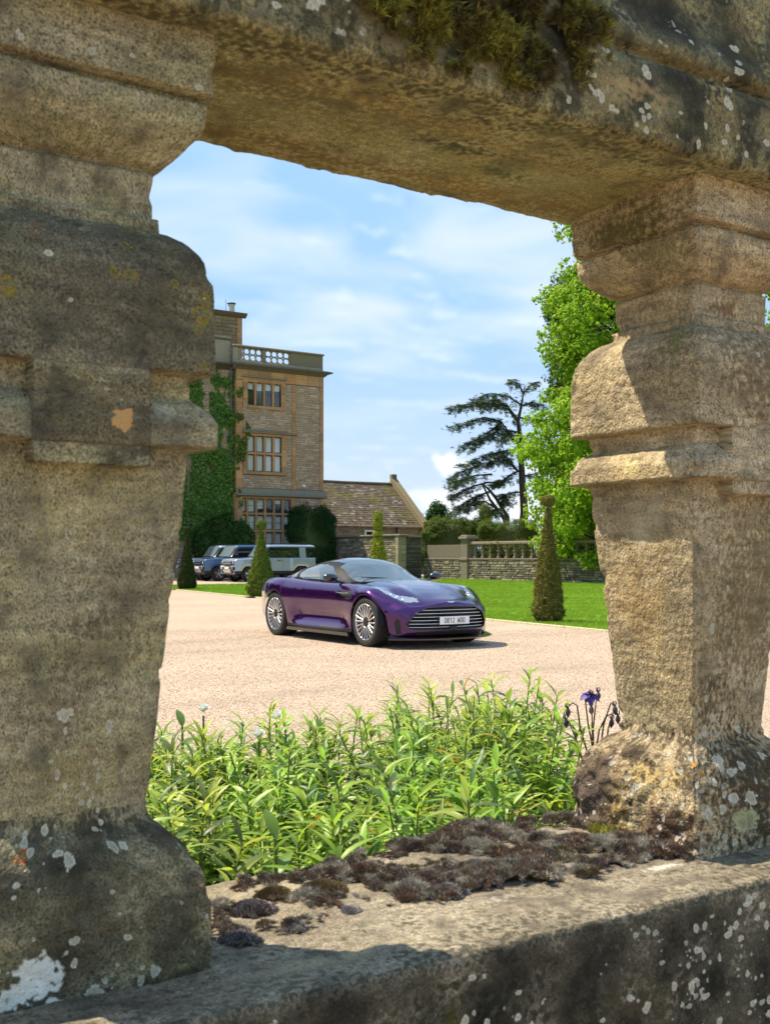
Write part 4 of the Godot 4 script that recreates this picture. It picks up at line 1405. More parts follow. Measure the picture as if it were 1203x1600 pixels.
func sp_arch(x: float, zl: float) -> float:
	for xc in [0.0, -2.805]:
		# the bend moves the nose, so the arch is laid out on the bent side
		var d: float = absf(x - xc)
		var R := 0.392
		if d < R:
			zl = maxf(zl, 0.363 + sqrt(R * R - d * d))
	return zl

func sports_car() -> void:
	var car := thing("sports_car", "glossy purple two-door sports coupe with multi-spoke wheels parked on the gravel", "car", Vector3(0.5, 0, -16.3), deg_to_rad(-57.0))
	var xs := []
	var x := -3.80
	while x < 0.801:
		xs.append(x)
		x += 0.02
	var n1 := 22
	var n2 := 22
	var n3 := 26
	var cols := (n1 + n2 + n3) * 2 + 1
	var pts := PackedVector3Array()
	for xx in xs:
		# where the bent side of this station lies along the car
		var bx := sp_bend(Vector3(xx, 0, 0.94)).x
		var zl := sp_arch(bx, tab(SP_ZL, xx))
		var zm := maxf(tab(SP_ZM, xx), zl + 0.02)
		var ym := tab(SP_YMAX, xx)
		var yl := lerpf(tab(SP_YL, xx), ym, clampf((zl - 0.2) / 0.35, 0, 1))
		var sec := section(zl, yl, zm, ym, maxf(tab(SP_ZSH, xx), zm + 0.05), tab(SP_YSH, xx), tab(SP_ZC, xx), n1, n2, n3)
		# waist: the flank is drawn in between the wheels above the flared sill
		var wa := sstep(-2.35, -1.9, xx) * sstep(-0.35, -0.8, xx)
		# raised power lines of the bonnet
		for k in sec.size():
			var q := sec[k]
			if q.y < 0.62 and k < n1 + n2: q.x -= wa * 0.055 * exp(-pow((q.y - 0.40) / 0.10, 2.0))
			if wa > 0.0 and q.y < 0.30 and k < n1: q.x += wa * 0.055 * sstep(0.31, 0.22, q.y)
			if k >= n1 + n2:
				var bon := sstep(-0.75, -0.4, xx) * sstep(0.9, 0.5, xx)
				q.y += bon * (0.018 * exp(-pow((q.x - 0.44) / 0.10, 2.0)) - 0.014 * exp(-pow((q.x - 0.63) / 0.05, 2.0)))
			sec[k] = q
		for k in sec.size(): pts.append(sp_bend(Vector3(xx, sec[k].y, sec[k].x)))
		for k in range(sec.size() - 2, -1, -1): pts.append(sp_bend(Vector3(xx, sec[k].y, -sec[k].x)))
	var lamp_poly := pv([[0.675, 0.47], [0.60, 0.60], [0.44, 0.705], [0.27, 0.775], [0.08, 0.812], [-0.05, 0.805], [0.10, 0.745], [0.30, 0.665], [0.47, 0.55], [0.60, 0.44]])
	var vent := pv([[-0.36, 0.70], [-0.41, 0.81], [-0.80, 0.80], [-0.90, 0.775], [-0.62, 0.72], [-0.50, 0.67]])
	var res := split_skin(pts, xs.size(), cols, func(m: Vector3, _n: Vector3, _r: int, k: int) -> String:
		var y := absf(m.z)
		if m.y > 0.50 and inside_poly(lamp_poly, m.x, y): return "headlamp_r" if m.z > 0 else "headlamp_l"
		if y > 0.7 and inside_poly(vent, m.x, m.y): return "side_vent"
		if m.y < 0.245 and m.x < -0.42 and m.x > -2.4: return "side_skirt"
		if m.x < -0.50 and m.y > 0.9 and y < 0.62: return ""
		return "body", Vector3(-1.5, 0.5, 0))
	var body := part("body", res["body"], MPURPLE, car)
	part("side_vent", res["side_vent"], MBLACK, car)
	part("side_skirt", res["side_skirt"], MBLACK, car)
	for k in ["headlamp_r", "headlamp_l"]:
		part("headlight", res[k], MLAMPGLASS, car)
	# nose: from the right edge across to the left, each row level
	var last := (xs.size() - 1) * cols
	var half := n1 + n2 + n3
	var np := PackedVector3Array()
	var nr := 2 * 45 + 1
	for j in half + 1:
		var e: Vector3 = pts[last + j]
		for i in nr:
			var f := 1.0 - 2.0 * i / (nr - 1)
			var z := e.z * f
			var y := e.y
			if j > n1 + n2:   # the bonnet lip dips towards its middle row
				pass
			var q := sp_bend(Vector3(0.80, y, z))
			var bul := tab([[0.19, 0.02], [0.26, 0.075], [0.38, 0.095], [0.50, 0.085], [0.58, 0.055], [0.64, 0.02], [0.68, 0.0]], y)
			q.x += bul * (1.0 - pow(absf(f), 5.0))
			np.append(q)
	var grille := pv([[0.0, 0.603], [0.42, 0.59], [0.58, 0.52], [0.70, 0.365], [0.67, 0.30], [0.60, 0.28], [0.0, 0.27], [-0.60, 0.28], [-0.67, 0.30], [-0.70, 0.365], [-0.58, 0.52], [-0.42, 0.59]])
	var scoop := pv([[0.735, 0.215], [0.86, 0.215], [0.835, 0.33], [0.80, 0.43], [0.775, 0.43], [0.755, 0.33]])
	var slot := pv([[-0.55, 0.205], [0.55, 0.205], [0.60, 0.255], [-0.60, 0.255]])
	res = split_skin(np, half + 1, nr, func(m: Vector3, _n: Vector3, _r: int, _k: int) -> String:
		if inside_poly(grille, m.z, m.y): return ""
		if inside_poly(scoop, absf(m.z), m.y): return "scoop"
		if inside_poly(slot, m.z, m.y): return "slot"
		return "nose", Vector3(-1.0, 0.45, 0))
	part("nose", res["nose"], MPURPLE, car)
	if res.has("scoop"): part("air_scoop", res["scoop"], MBLACK, car)
	if res.has("slot"): part("lower_intake", res["slot"], MBLACK, car)
	var nose_x := func(z: float, y: float) -> float:
		var q := sp_bend(Vector3(0.80, y, z))
		var ye := 0.80
		return q.x + tab([[0.19, 0.02], [0.26, 0.075], [0.38, 0.095], [0.50, 0.085], [0.58, 0.055], [0.64, 0.02], [0.68, 0.0]], y) * (1.0 - pow(absf(z / ye), 5.0))
	# the grille: a dark recess, its lip, and six bright vanes
	var g := sub("grille", car)
	var b := MB.new()
	var rim_pts := []
	for i in grille.size():
		var p0 := grille[i]
		var p1 := grille[(i + 1) % grille.size()]
		for k in 6: rim_pts.append(p0.lerp(p1, k / 6.0))
	for i in rim_pts.size():
		var p0: Vector2 = rim_pts[i]
		var p1: Vector2 = rim_pts[(i + 1) % rim_pts.size()]
		var f0 := Vector3(nose_x.call(p0.x, p0.y) + 0.004, p0.y, p0.x)
		var f1 := Vector3(nose_x.call(p1.x, p1.y) + 0.004, p1.y, p1.x)
		b.quad(f0, f1, f1 - Vector3(0.09, 0, 0), f0 - Vector3(0.09, 0, 0), Vector3(0, 0.45 - p0.y, -p0.x))
		b.tri(f0 - Vector3(0.09, 0, 0), f1 - Vector3(0.09, 0, 0), Vector3(0.72, 0.45, 0))
	part("recess", b.done(), MBLACK, g)
	b = MB.new()
	var loop := []
	for p in rim_pts: loop.append(Vector3(nose_x.call(p.x, p.y) + 0.002, p.y, p.x))
	loop.append(loop[0])
	var rr := []
	for i in loop.size(): rr.append(0.007)
	b.tube(loop, rr, 6, false)
	part("surround", b.done(), MBLACKGLOSS, g)
	for k in 6:
		var y := 0.312 + k * 0.048
		var zmax := 0.66
		if y > 0.365: zmax = lerpf(0.69, 0.57, (y - 0.365) / 0.155) if y < 0.52 else lerpf(0.57, 0.43, (y - 0.52) / 0.07)
		var path := []
		var rads := []
		for i in 33:
			var z := zmax * (i - 16) / 16.0
			path.append(Vector3(nose_x.call(z, y) - 0.022, y - 0.0 * z, z))
			rads.append(0.0055)
		b = MB.new()
		b.tube(path, rads, 6)
		piece("vane", k, b.done(), MCHROME, g)
	# number plate
	var px: float = nose_x.call(0.0, 0.40) + 0.012
	var plate := part("number_plate", box_mesh(Vector3(0.012, 0.111, 0.52), 0.003), MWHITE, car, Transform3D(Basis(), Vector3(px, 0.405, 0)))
	var tm := TextMesh.new()
	tm.text = "DB12 WOO"
	var fnt := SystemFont.new()
	fnt.font_names = PackedStringArray(["Droid Sans Mono"])
	fnt.font_weight = 700
	tm.font = fnt
	tm.font_size = 64
	tm.pixel_size = 0.00128
	tm.depth = 0.003
	part("lettering", tm, MINK, plate, Transform3D(Basis(Vector3(0, 0, -0.93), Vector3(0, 1.22, 0), Vector3(1, 0, 0)), Vector3(0.0075, 0, 0)))
	part("plate_holder", box_mesh(Vector3(0.03, 0.07, 0.13), 0.01), MBLACK, car, Transform3D(Basis(), Vector3(px - 0.03, 0.29, 0)))
	# winged badge: two swept wings about a bar
	b = MB.new()
	var bx: float = nose_x.call(0.0, 0.64) + 0.004
	b.prism([[-0.075, 0.006], [-0.04, 0.012], [0.0, 0.009], [0.04, 0.012], [0.075, 0.006], [0.05, -0.003], [0.022, -0.009], [0.0, -0.011], [-0.022, -0.009], [-0.05, -0.003]], Vector3(bx - 0.014, 0.656, 0), Vector3(0, 0, 1), Vector3(-0.5, 0.86, 0), Vector3(0.012, 0.007, 0))
	part("wing_badge", b.done(), MCHROME, car)
	# splitter and skirts
	b = MB.new()
	var front := []
	var rear := []
	for i in 41:
		var z := 0.93 * (i - 20) / 20.0
		var fx: float = 0.885 - 0.35 * pow(absf(z) / 0.95, 2.9)
		front.append(Vector3(fx + 0.045, 0.135, z))
		rear.append(Vector3(fx - 0.16, 0.16, z * 0.99))
	for i in 40:
		b.quad(front[i] + Vector3(0, 0.018, 0), front[i + 1] + Vector3(0, 0.018, 0), rear[i + 1] + Vector3(0, 0.045, 0), rear[i] + Vector3(0, 0.045, 0), Vector3.UP)
		b.quad(front[i], front[i + 1], front[i + 1] + Vector3(0, 0.018, 0), front[i] + Vector3(0, 0.018, 0), Vector3(1, 0, 0))
		b.quad(front[i], front[i + 1], rear[i + 1], rear[i], Vector3.DOWN)
	part("splitter", b.done(), MBLACKGLOSS, car)
	for sg in [1.0, -1.0]:
		b = MB.new()
		b.prism([[-2.36, 0.0], [-0.40, 0.0], [-0.44, 0.05], [-2.32, 0.05]], Vector3(0, 0.135, sg * 0.90), Vector3(1, 0, 0), Vector3(0, 1, 0), Vector3(0, 0, sg * 0.085))
		part("side_blade", b.done(), MBLACKGLOSS, car)
	# wheel housings and the dark floor
	b = MB.new()
	b.box(Vector3(-1.60, 0.30, 0), Vector3(3.9, 0.26, 1.30), 0.02)
	part("floor_pan", b.done(), MBLACK, car)
	for xc in [0.0, -2.805]:
		for sg in [1.0, -1.0]:
			b = MB.new()
			var row := PackedVector3Array()
			for j in 2:
				for i in 25:
					var an := PI * i / 24.0
					row.append(Vector3(xc + cos(an) * 0.40, 0.33 + sin(an) * 0.428, sg * (0.93 if j == 0 else 0.60)))
			b.grid(row, 2, 25)
			part("wheel_housing", b.done(), MBLACK, car)
	for q in [[0.0, 1.0], [0.0, -1.0], [-2.805, 1.0], [-2.805, -1.0]]:
		var rear_one: bool = q[0] < -1.0
		var turn := Basis() if q[1] > 0 else Basis(Vector3.UP, PI)
		wheel(car, Transform3D(turn * Basis(Vector3(0, 0, 1), 0.3), Vector3(q[0], 0.363 + (0.004 if rear_one else 0.0), q[1] * (0.95 if not rear_one else 0.965))), 0.363 if not rear_one else 0.367, 0.275 if not rear_one else 0.325, 0.272, 0)
	# --- greenhouse
	var ZR := [[-3.45, 0.955], [-3.2, 1.01], [-2.9, 1.10], [-2.5, 1.205], [-2.1, 1.272], [-1.75, 1.295], [-1.4, 1.275], [-1.1, 1.205], [-0.85, 1.105], [-0.6, 1.005], [-0.42, 0.94]]
	var YB := [[-3.45, 0.56], [-3.0, 0.66], [-2.5, 0.73], [-1.9, 0.765], [-1.2, 0.76], [-0.8, 0.73], [-0.42, 0.68]]
	var ZB := [[-3.45, 0.94], [-2.6, 0.945], [-1.8, 0.925], [-0.8, 0.90], [-0.42, 0.92]]
	var gx := []
	x = -3.45
	while x < -0.415:
		gx.append(x)
		x += 0.0125
	var nk := 60
	var gp := PackedVector3Array()
	for xx in gx:
		var zb := tab(ZB, xx)
		var zr := maxf(tab(ZR, xx), zb + 0.004)
		var yb := tab(YB, xx)
		for k in 2 * nk + 1:
			var t := PI * (k / (2.0 * nk) - 0.5)     # -90 .. 90 degrees
			var n := 2.35
			var yy: float = signf(sin(t)) * pow(absf(sin(t)), 2.0 / n)
			var zz := pow(absf(cos(t)), 2.0 / n)
			var q := Vector3(xx, zb + (zr - zb) * zz, -yb * yy * (1.0 - 0.13 * zz * (1.0 if zr > 1.05 else 0.6)))
			# the screen wraps round in plan
			q.x -= sstep(-1.5, -0.5, xx) * 0.36 * pow(absf(q.z) / 0.72, 2.0)
			q.x += sstep(-2.6, -3.3, xx) * 0.15 * pow(absf(q.z) / 0.72, 2.0)
			gp.append(q)
	var side := pv([[-1.10, 0.945], [-1.28, 1.055], [-1.52, 1.155], [-1.78, 1.192], [-2.05, 1.182], [-2.30, 1.12], [-2.42, 1.05], [-2.38, 0.985], [-2.2, 0.955]])
	var quarter := pv([[-2.50, 0.985], [-2.53, 1.06], [-2.47, 1.105], [-2.72, 1.035], [-2.86, 0.985]])
	var a_line := func(m: Vector3) -> float: return m.x - lerpf(-0.86, -1.36, clampf((m.y - 0.95) / 0.27, 0.0, 1.2))
	res = split_skin(gp, gx.size(), 2 * nk + 1, func(m: Vector3, nrm: Vector3, _r: int, _k: int) -> String:
		var y := absf(m.z)
		if y > 0.42 and inside_poly(side, m.x, m.y): return "side_r" if m.z > 0 else "side_l"
		if y > 0.42 and inside_poly(quarter, m.x, m.y): return "quarter"
		if y < 0.615 - (m.y - 0.95) * 0.26 and nrm.x > 0.14 and m.y < 1.262 and m.x > -1.46: return "screen"
		if m.x < -2.45 and y < 0.45 and m.y > 0.99 and m.x > -3.2: return "rear"
		if m.x < -2.55 and m.y < 1.12: return "shoulder"
		if y > 0.44 and m.y < 1.245: return "pillar"
		return "roof", Vector3(-1.7, 0.95, 0))
	part("roof", res["roof"], MBLACKGLOSS, car)
	if res.has("pillar"): part("pillars", res["pillar"], MDARKTRIM2, car)
	if res.has("shoulder"): part("rear_quarter", res["shoulder"], MPURPLE, car)
	part("windscreen", res["screen"], MCARGLASS, car)
	for k in ["side_r", "side_l", "quarter", "rear"]:
		if res.has(k): part("window", res[k], MCARGLASS, car)
	# cabin
	b = MB.new()
	b.box(Vector3(-1.7, 0.80, 0), Vector3(2.3, 0.16, 1.34), 0.02)
	b.box(Vector3(-0.86, 0.90, 0), Vector3(0.30, 0.10, 1.25), 0.04)
	part("dashboard", b.done(), MDARKTRIM, car)
	for sg in [1.0, -1.0]:
		b = MB.new()
		b.box(Vector3(-1.90, 0.92, sg * 0.36), Vector3(0.14, 0.50, 0.46), 0.05, Basis(Vector3(0, 0, 1), 0.25))
		b.box(Vector3(-1.97, 1.14, sg * 0.36), Vector3(0.09, 0.15, 0.26), 0.04, Basis(Vector3(0, 0, 1), 0.25))
		part("seat", b.done(), MDARKTRIM, car)
	b = MB.new()
	var ring := []
	rr = []
	for i in 25:
		var an := TAU * i / 24.0
		ring.append(Vector3(-1.17 - sin(an) * 0.06, 0.96 + sin(an) * 0.165, 0.36 + cos(an) * 0.18))
		rr.append(0.016)
	b.tube(ring, rr, 6, false)
	part("steering_wheel", b.done(), MDARKTRIM, car)
	# door mirrors on stalks
	for sg in [1.0, -1.0]:
		var mr := sub("mirror", car)
		b = MB.new()
		var mp := PackedVector3Array()
		for i in 11:
			for k in 16:
				var th := PI * i / 10.0
				var an := TAU * k / 16.0
				mp.append(Vector3(-0.93 + cos(th) * 0.085 * (1.0 if cos(th) > 0 else 0.55), 0.995 + sin(th) * sin(an) * 0.07, sg * (0.985 + sin(th) * cos(an) * 0.125)))
		b.grid(mp, 11, 16, true)
		part("housing", b.done(), MBLACKGLOSS, mr)
		b = MB.new()
		b.tube([Vector3(-0.93, 0.915, sg * 0.74), Vector3(-0.93, 0.935, sg * 0.84), Vector3(-0.93, 0.965, sg * 0.93)], [0.022, 0.02, 0.024], 8)
		part("stalk", b.done(), MBLACKGLOSS, mr)
	# wiper, handle, lamp innards, strake
	b = MB.new()
	b.tube([Vector3(-0.52, 0.965, -0.05), Vector3(-0.60, 0.985, 0.25), Vector3(-0.76, 1.0, 0.55)], [0.012, 0.01, 0.006], 6)
	part("wiper", b.done(), MBLACK, car)
	for sg in [1.0, -1.0]:
		b = MB.new()
		b.box(Vector3(-1.98, 0.80, sg * 0.944), Vector3(0.20, 0.024, 0.014), 0.005)
		part("door_handle", b.done(), MPURPLE, car)
		b = MB.new()
		b.tube([Vector3(-0.42, 0.775, sg * 0.972), Vector3(-0.62, 0.768, sg * 0.962), Vector3(-0.82, 0.778, sg * 0.952)], [0.007, 0.007, 0.004], 6)
		part("vent_strake", b.done(), MCHROME, car)
		# day running lamp: a bright blade along the outer edge of the headlight
		b = MB.new()
		b.tube([Vector3(0.655, 0.605, sg * 0.50), Vector3(0.595, 0.625, sg * 0.60), Vector3(0.45, 0.685, sg * 0.70), Vector3(0.28, 0.755, sg * 0.765)], [0.012, 0.014, 0.011, 0.005], 6)
		part("lamp_blade", b.done(), MWHITE, car)
		for q in [[0.50, 0.695, 0.60], [0.42, 0.735, 0.645], [0.33, 0.765, 0.69]]:
			b = MB.new()
			b.lathe([[0.001, 0.012], [0.022, 0.011], [0.030, 0.0], [0.030, -0.02]], 16, Transform3D(Basis(Vector3(0, 0, 1), -0.6), Vector3(q[0], q[1], sg * q[2])))
			part("lamp_lens", b.done(), MCHROME, car)
	# panel gaps: thin rubber-dark lines set along the skin
	var skin := func(xx: float, z: float) -> Vector3:
		# point of the flank nearest to (x, height z)
		var best := Vector3.ZERO
		var bd := 9.0
		for r in xs.size():
			for k in range(0, n1 + n2 + 6):
				var q: Vector3 = pts[r * cols + k]
				var d := absf(q.x - xx) + absf(q.y - z)
				if d < bd: bd = d; best = q
		return best
	for q in [[[-0.70, 0.90], [-0.68, 0.78], [-0.66, 0.60], [-0.68, 0.42], [-0.72, 0.30]], [[-2.10, 0.93], [-2.16, 0.80], [-2.12, 0.64], [-2.02, 0.45], [-1.98, 0.30]]]:
		var path := []
		rr = []
		for i in q.size():
			var s: Vector3 = skin.call(q[i][0], q[i][1])
			path.append(s)
			rr.append(0.004)
		b = MB.new()
		b.tube(path, rr, 5)
		part("panel_gap", b.done(), MBLACK, car)

# ---------------------------------------------------------------- the tall boxy off-roaders by the house
var DF_ZC := [[-3.90, 1.30], [-1.0, 1.30], [-0.5, 1.29], [0.1, 1.26], [0.55, 1.235], [0.72, 1.20], [0.80, 1.12]]
func make_off_roader(label: String, at: Vector3, turn: float, paint: Material) -> Node3D:
	var car := thing("off_roader", label, "car", at, turn, "off-roaders parked in a row by the house")
	var xs := []
	var x := -3.88
	while x < 0.805:
		xs.append(x)
		x += 0.04
	var n1 := 10
	var n2 := 10
	var n3 := 12
	var cols := (n1 + n2 + n3) * 2 + 1
	var pts := PackedVector3Array()
	for xx in xs:
		var zl := 0.42
		for xc in [0.0, -3.022]:
			var d: float = absf(xx - xc)
			if d < 0.48: zl = maxf(zl, 0.40 + minf(sqrt(0.48 * 0.48 - d * d), 0.43))
		var ym := 0.985 - 0.10 * pow(clampf((xx - 0.35) / 0.45, 0, 1), 2.0) - 0.03 * pow(clampf((-3.6 - xx) / 0.28, 0, 1), 2.0)
		var flare := 0.0
		for xc in [0.0, -3.022]: flare = maxf(flare, sstep(0.66, 0.56, absf(xx - xc)))
		var zc := tab(DF_ZC, xx)
		var zs := zc - 0.03
		var sec := section(zl, ym - 0.02, maxf(0.95, zl + 0.05), ym - 0.035 + 0.035 * flare, zs, ym - 0.13, zc, n1, n2, n3, 0.8)
		for k in sec.size(): pts.append(Vector3(xx, sec[k].y, sec[k].x))
		for k in range(sec.size() - 2, -1, -1): pts.append(Vector3(xx, sec[k].y, -sec[k].x))
	var res := split_skin(pts, xs.size(), cols, func(m: Vector3, _n: Vector3, _r: int, _k: int) -> String:
		if m.y < 0.60 and absf(m.z) > 0.8: return "cladding"
		return "body", Vector3(-1.5, 0.8, 0))
	part("body", res["body"], paint, car)
	if res.has("cladding"): part("cladding", res["cladding"], MBLACK, car)
	var b := MB.new()
	# front and tail panels close the shell
	for e in [0, xs.size() - 1]:
		for k in cols / 2:
			b.quad(pts[e * cols + k], pts[e * cols + k + 1], pts[e * cols + cols - 2 - k], pts[e * cols + cols - 1 - k], Vector3(-1 if e == 0 else 1, 0, 0))
	part("end_panel", b.done(), paint, car)
	# grille bar, lamps, bumper
	part("grille", box_mesh(Vector3(0.06, 0.24, 0.92), 0.02), MBLACK, car, Transform3D(Basis(), Vector3(0.80, 0.98, 0)))
	for k in 2:
		piece("grille_bar", k, box_mesh(Vector3(0.05, 0.055, 0.90), 0.012), paint, car, Transform3D(Basis(), Vector3(0.825, 1.045 - 0.10 * k, 0)))
	for sg in [1.0, -1.0]:
		var hl := part("headlight", box_mesh(Vector3(0.14, 0.22, 0.30), 0.02), MBLACKGLOSS, car, Transform3D(Basis(), Vector3(0.745, 0.99, sg * 0.655)))
		b = MB.new()
		b.lathe([[0.001, 0.015], [0.06, 0.014], [0.075, 0.0], [0.075, -0.02]], 16, Transform3D(Basis(Vector3(0, 0, 1), -PI / 2), Vector3(0.075, 0.01, 0)))
		part("lens", b.done(), MCHROME, hl)
	b = MB.new()
	b.box(Vector3(0.78, 0.72, 0), Vector3(0.16, 0.20, 1.72), 0.05)
	b.box(Vector3(0.70, 0.52, 0), Vector3(0.22, 0.22, 1.50), 0.06)
	part("bumper", b.done(), MBLACK, car)
	part("skid_plate", box_mesh(Vector3(0.06, 0.20, 0.86), 0.03), MALLOY, car, Transform3D(Basis(Vector3(0, 0, 1), -0.25), Vector3(0.84, 0.58, 0)))
	for sg in [1.0, -1.0]:
		part("fog_lamp_panel", box_mesh(Vector3(0.05, 0.17, 0.34), 0.02), MALLOY, car, Transform3D(Basis(Vector3.UP, sg * 0.25), Vector3(0.84, 0.745, sg * 0.56)))
	part("number_plate", box_mesh(Vector3(0.012, 0.11, 0.52), 0.003), MWHITE, car, Transform3D(Basis(), Vector3(0.868, 0.735, 0)))
	# cabin: upright screen, long roof
	var ZR := [[-3.88, 1.93], [-3.7, 1.955], [-1.8, 1.967], [-1.25, 1.955], [-1.12, 1.92], [-0.86, 1.62], [-0.62, 1.33]]
	var gx := []
	x = -3.87
	while x < -0.60:
		gx.append(x)
		x += 0.035
	var nk := 40
	var gp := PackedVector3Array()
	for xx in gx:
		var zb := 1.27
		var zr := maxf(tab(ZR, xx), zb + 0.005)
		for k in 2 * nk + 1:
			var t := PI * (k / (2.0 * nk) - 0.5)
			var yy: float = signf(sin(t)) * pow(absf(sin(t)), 2.0 / 9.0)
			var zz := pow(absf(cos(t)), 2.0 / 9.0)
			var q := Vector3(xx, zb + (zr - zb) * zz, -0.915 * yy * (1.0 - 0.105 * zz * (zr - zb) / 0.7))
			q.x -= sstep(-1.3, -0.7, xx) * 0.12 * pow(absf(q.z) / 0.9, 2.0)
			gp.append(q)
	res = split_skin(gp, gx.size(), 2 * nk + 1, func(m: Vector3, n: Vector3, _r: int, _k: int) -> String:
		var y := absf(m.z)
		var slope := -0.80 - (m.y - 1.30) * 0.80
		if n.y < 0.65 and m.y > 1.315 and m.y < 1.80 and y > 0.7:
			if m.x < slope - 0.12 and m.x > -1.84: return "window_a" if m.z > 0 else "window_d"
			if m.x < -1.92 and m.x > -2.86: return "window_b" if m.z > 0 else "window_e"
			if m.x < -2.92 and m.x > -3.32: return "panel"
			if m.x < -3.32 and m.x > -3.76: return "window_c" if m.z > 0 else "window_f"
			return "pillar"
		if n.x > 0.3 and y < 0.80 and m.y > 1.32 and m.y < 1.90: return "screen"
		if m.y <= 1.315: return "pillar"
		if m.y > 1.82 and m.x < -1.02: return "roof"
		return "pillar", Vector3(-2.2, 1.5, 0))
	part("roof", res["roof"], paint, car)
	part("pillars", res["pillar"], MBLACKGLOSS, car)
	if res.has("panel"): part("side_panel", res["panel"], paint, car)
	part("windscreen", res["screen"], MSCREEN, car)
	for k in ["window_a", "window_b", "window_c", "window_d", "window_e", "window_f"]:
		if res.has(k): part("window", res[k], MDARKGLASS, car)
	b = MB.new()
	b.box(Vector3(-3.89, 1.60, 0), Vector3(0.03, 0.50, 1.60), 0.012)
	part("rear_door_glass", b.done(), MDARKGLASS, car)
	b = MB.new()
	b.lathe([[0.001, 0.14], [0.30, 0.14], [0.37, 0.10], [0.385, 0.0], [0.37, -0.10]], 28, Transform3D(Basis(Vector3(0, 0, 1), PI / 2), Vector3(-3.98, 1.10, 0.05)))
	part("spare_wheel", b.done(), MBLACK, car)
	for sg in [1.0, -1.0]:
		part("mirror", box_mesh(Vector3(0.14, 0.20, 0.22), 0.05), MBLACKGLOSS, car, Transform3D(Basis(), Vector3(-0.98, 1.38, sg * 1.05)))
		for q in [-1.30, -2.42]:
			part("door_handle", box_mesh(Vector3(0.20, 0.035, 0.03), 0.01), MBLACK, car, Transform3D(Basis(), Vector3(q - 0.4, 1.12, sg * 0.962)))
		for q in [-0.78, -1.88, -2.90]:
			part("panel_gap", box_mesh(Vector3(0.012, 0.66, 0.012), 0.003), MBLACK, car, Transform3D(Basis(), Vector3(q, 0.95, sg * 0.952)))
		part("roof_rail", box_mesh(Vector3(2.2, 0.04, 0.04), 0.012), MBLACK, car, Transform3D(Basis(), Vector3(-2.35, 1.985, sg * 0.66)))
	b = MB.new()
	b.box(Vector3(-1.5, 0.55, 0), Vector3(4.3, 0.4, 1.3), 0.05)
	b.box(Vector3(-2.2, 1.05, 0), Vector3(2.8, 0.6, 1.5), 0.05)
	part("floor_pan", b.done(), MBLACK, car)
	for q in [[0.0, 1.0], [0.0, -1.0], [-3.022, 1.0], [-3.022, -1.0]]:
		wheel(car, Transform3D(Basis() if q[1] > 0 else Basis(Vector3.UP, PI), Vector3(q[0], 0.40, q[1] * 0.955)), 0.40, 0.26, 0.255, 1)
	return car

func off_roaders() -> void:
	# they stand side by side, facing along the house towards the left; the side in view is the car's left
	var turn := PHI + PI
	make_off_roader("silver off-roader nearest the lawn, in full side view", G(24.5, 0, 51.8), turn, MSILVER)
	make_off_roader("dark blue off-roader whose nose shows left of the silver one", G(24.0, 0, 54.5), turn, MBLUE)
	make_off_roader("pale off-roader farthest back, mostly hidden by the blue one", G(24.2, 0, 57.1), turn, MSILVER)
# ---------------------------------------------------------------- masonry laid stone by stone, joined into one part
# a wall face of coursed rubble: local x along, y up, faces +z
func rubble(b: MB, x0: float, x1: float, y0: float, y1: float, z: float, course: float, length: float, g: RandomNumberGenerator, pal: Array, holes: Array = [], proud := 0.03) -> void:
	var y := y0
	while y < y1 - 0.02:
		var ch := minf(course * g.randf_range(0.7, 1.3), y1 - y)
		if y1 - y - ch < course * 0.4: ch = y1 - y
		var x := x0 - g.randf() * length * 0.5
		while x < x1:
			var l := length * g.randf_range(0.5, 1.6)
			var a := maxf(x, x0)
			var e := minf(x + l, x1)
			x += l
			if e - a < 0.03: continue
			var spans := [[a, e]]
			for q in holes:
				if y + ch * 0.5 < q[1] or y + ch * 0.5 > q[3]: continue
				var nxt := []
				for sp in spans:
					if q[2] <= sp[0] or q[0] >= sp[1]: nxt.append(sp); continue
					if q[0] > sp[0]: nxt.append([sp[0], q[0]])
					if q[2] < sp[1]: nxt.append([q[2], sp[1]])
				spans = nxt
			for sp in spans:
				if sp[1] - sp[0] < 0.03: continue
				var j := 0.008
				var c: Color = pal[g.randi() % pal.size()]
				b.col = c * g.randf_range(0.86, 1.14)
				b.col.a = 1.0
				var pz := z + proud * g.randf_range(0.4, 1.2)
				var i0 := minf(0.02, (sp[1] - sp[0]) * 0.2)
				var i1 := minf(0.02, ch * 0.2)
				var q0 := Vector3(sp[0] + j, y + j, z)
				var q1 := Vector3(sp[1] - j, y + j, z)
				var q2 := Vector3(sp[1] - j, y + ch - j, z)
				var q3 := Vector3(sp[0] + j, y + ch - j, z)
				var f0 := Vector3(q0.x + i0, q0.y + i1, pz + g.randfn(0, 0.004))
				var f1 := Vector3(q1.x - i0, q1.y + i1, pz + g.randfn(0, 0.004))
				var f2 := Vector3(q2.x - i0, q2.y - i1, pz + g.randfn(0, 0.004))
				var f3 := Vector3(q3.x + i0, q3.y - i1, pz + g.randfn(0, 0.004))
				b.quad(f0, f1, f2, f3, Vector3(0, 0, 1))
				b.quad(q0, q1, f1, f0, Vector3(0, -1, 0.3))
				b.quad(q3, q2, f2, f3, Vector3(0, 1, 0.3))
				b.quad(q0, q3, f3, f0, Vector3(-1, 0, 0.3))
				b.quad(q1, q2, f2, f1, Vector3(1, 0, 0.3))
		y += ch

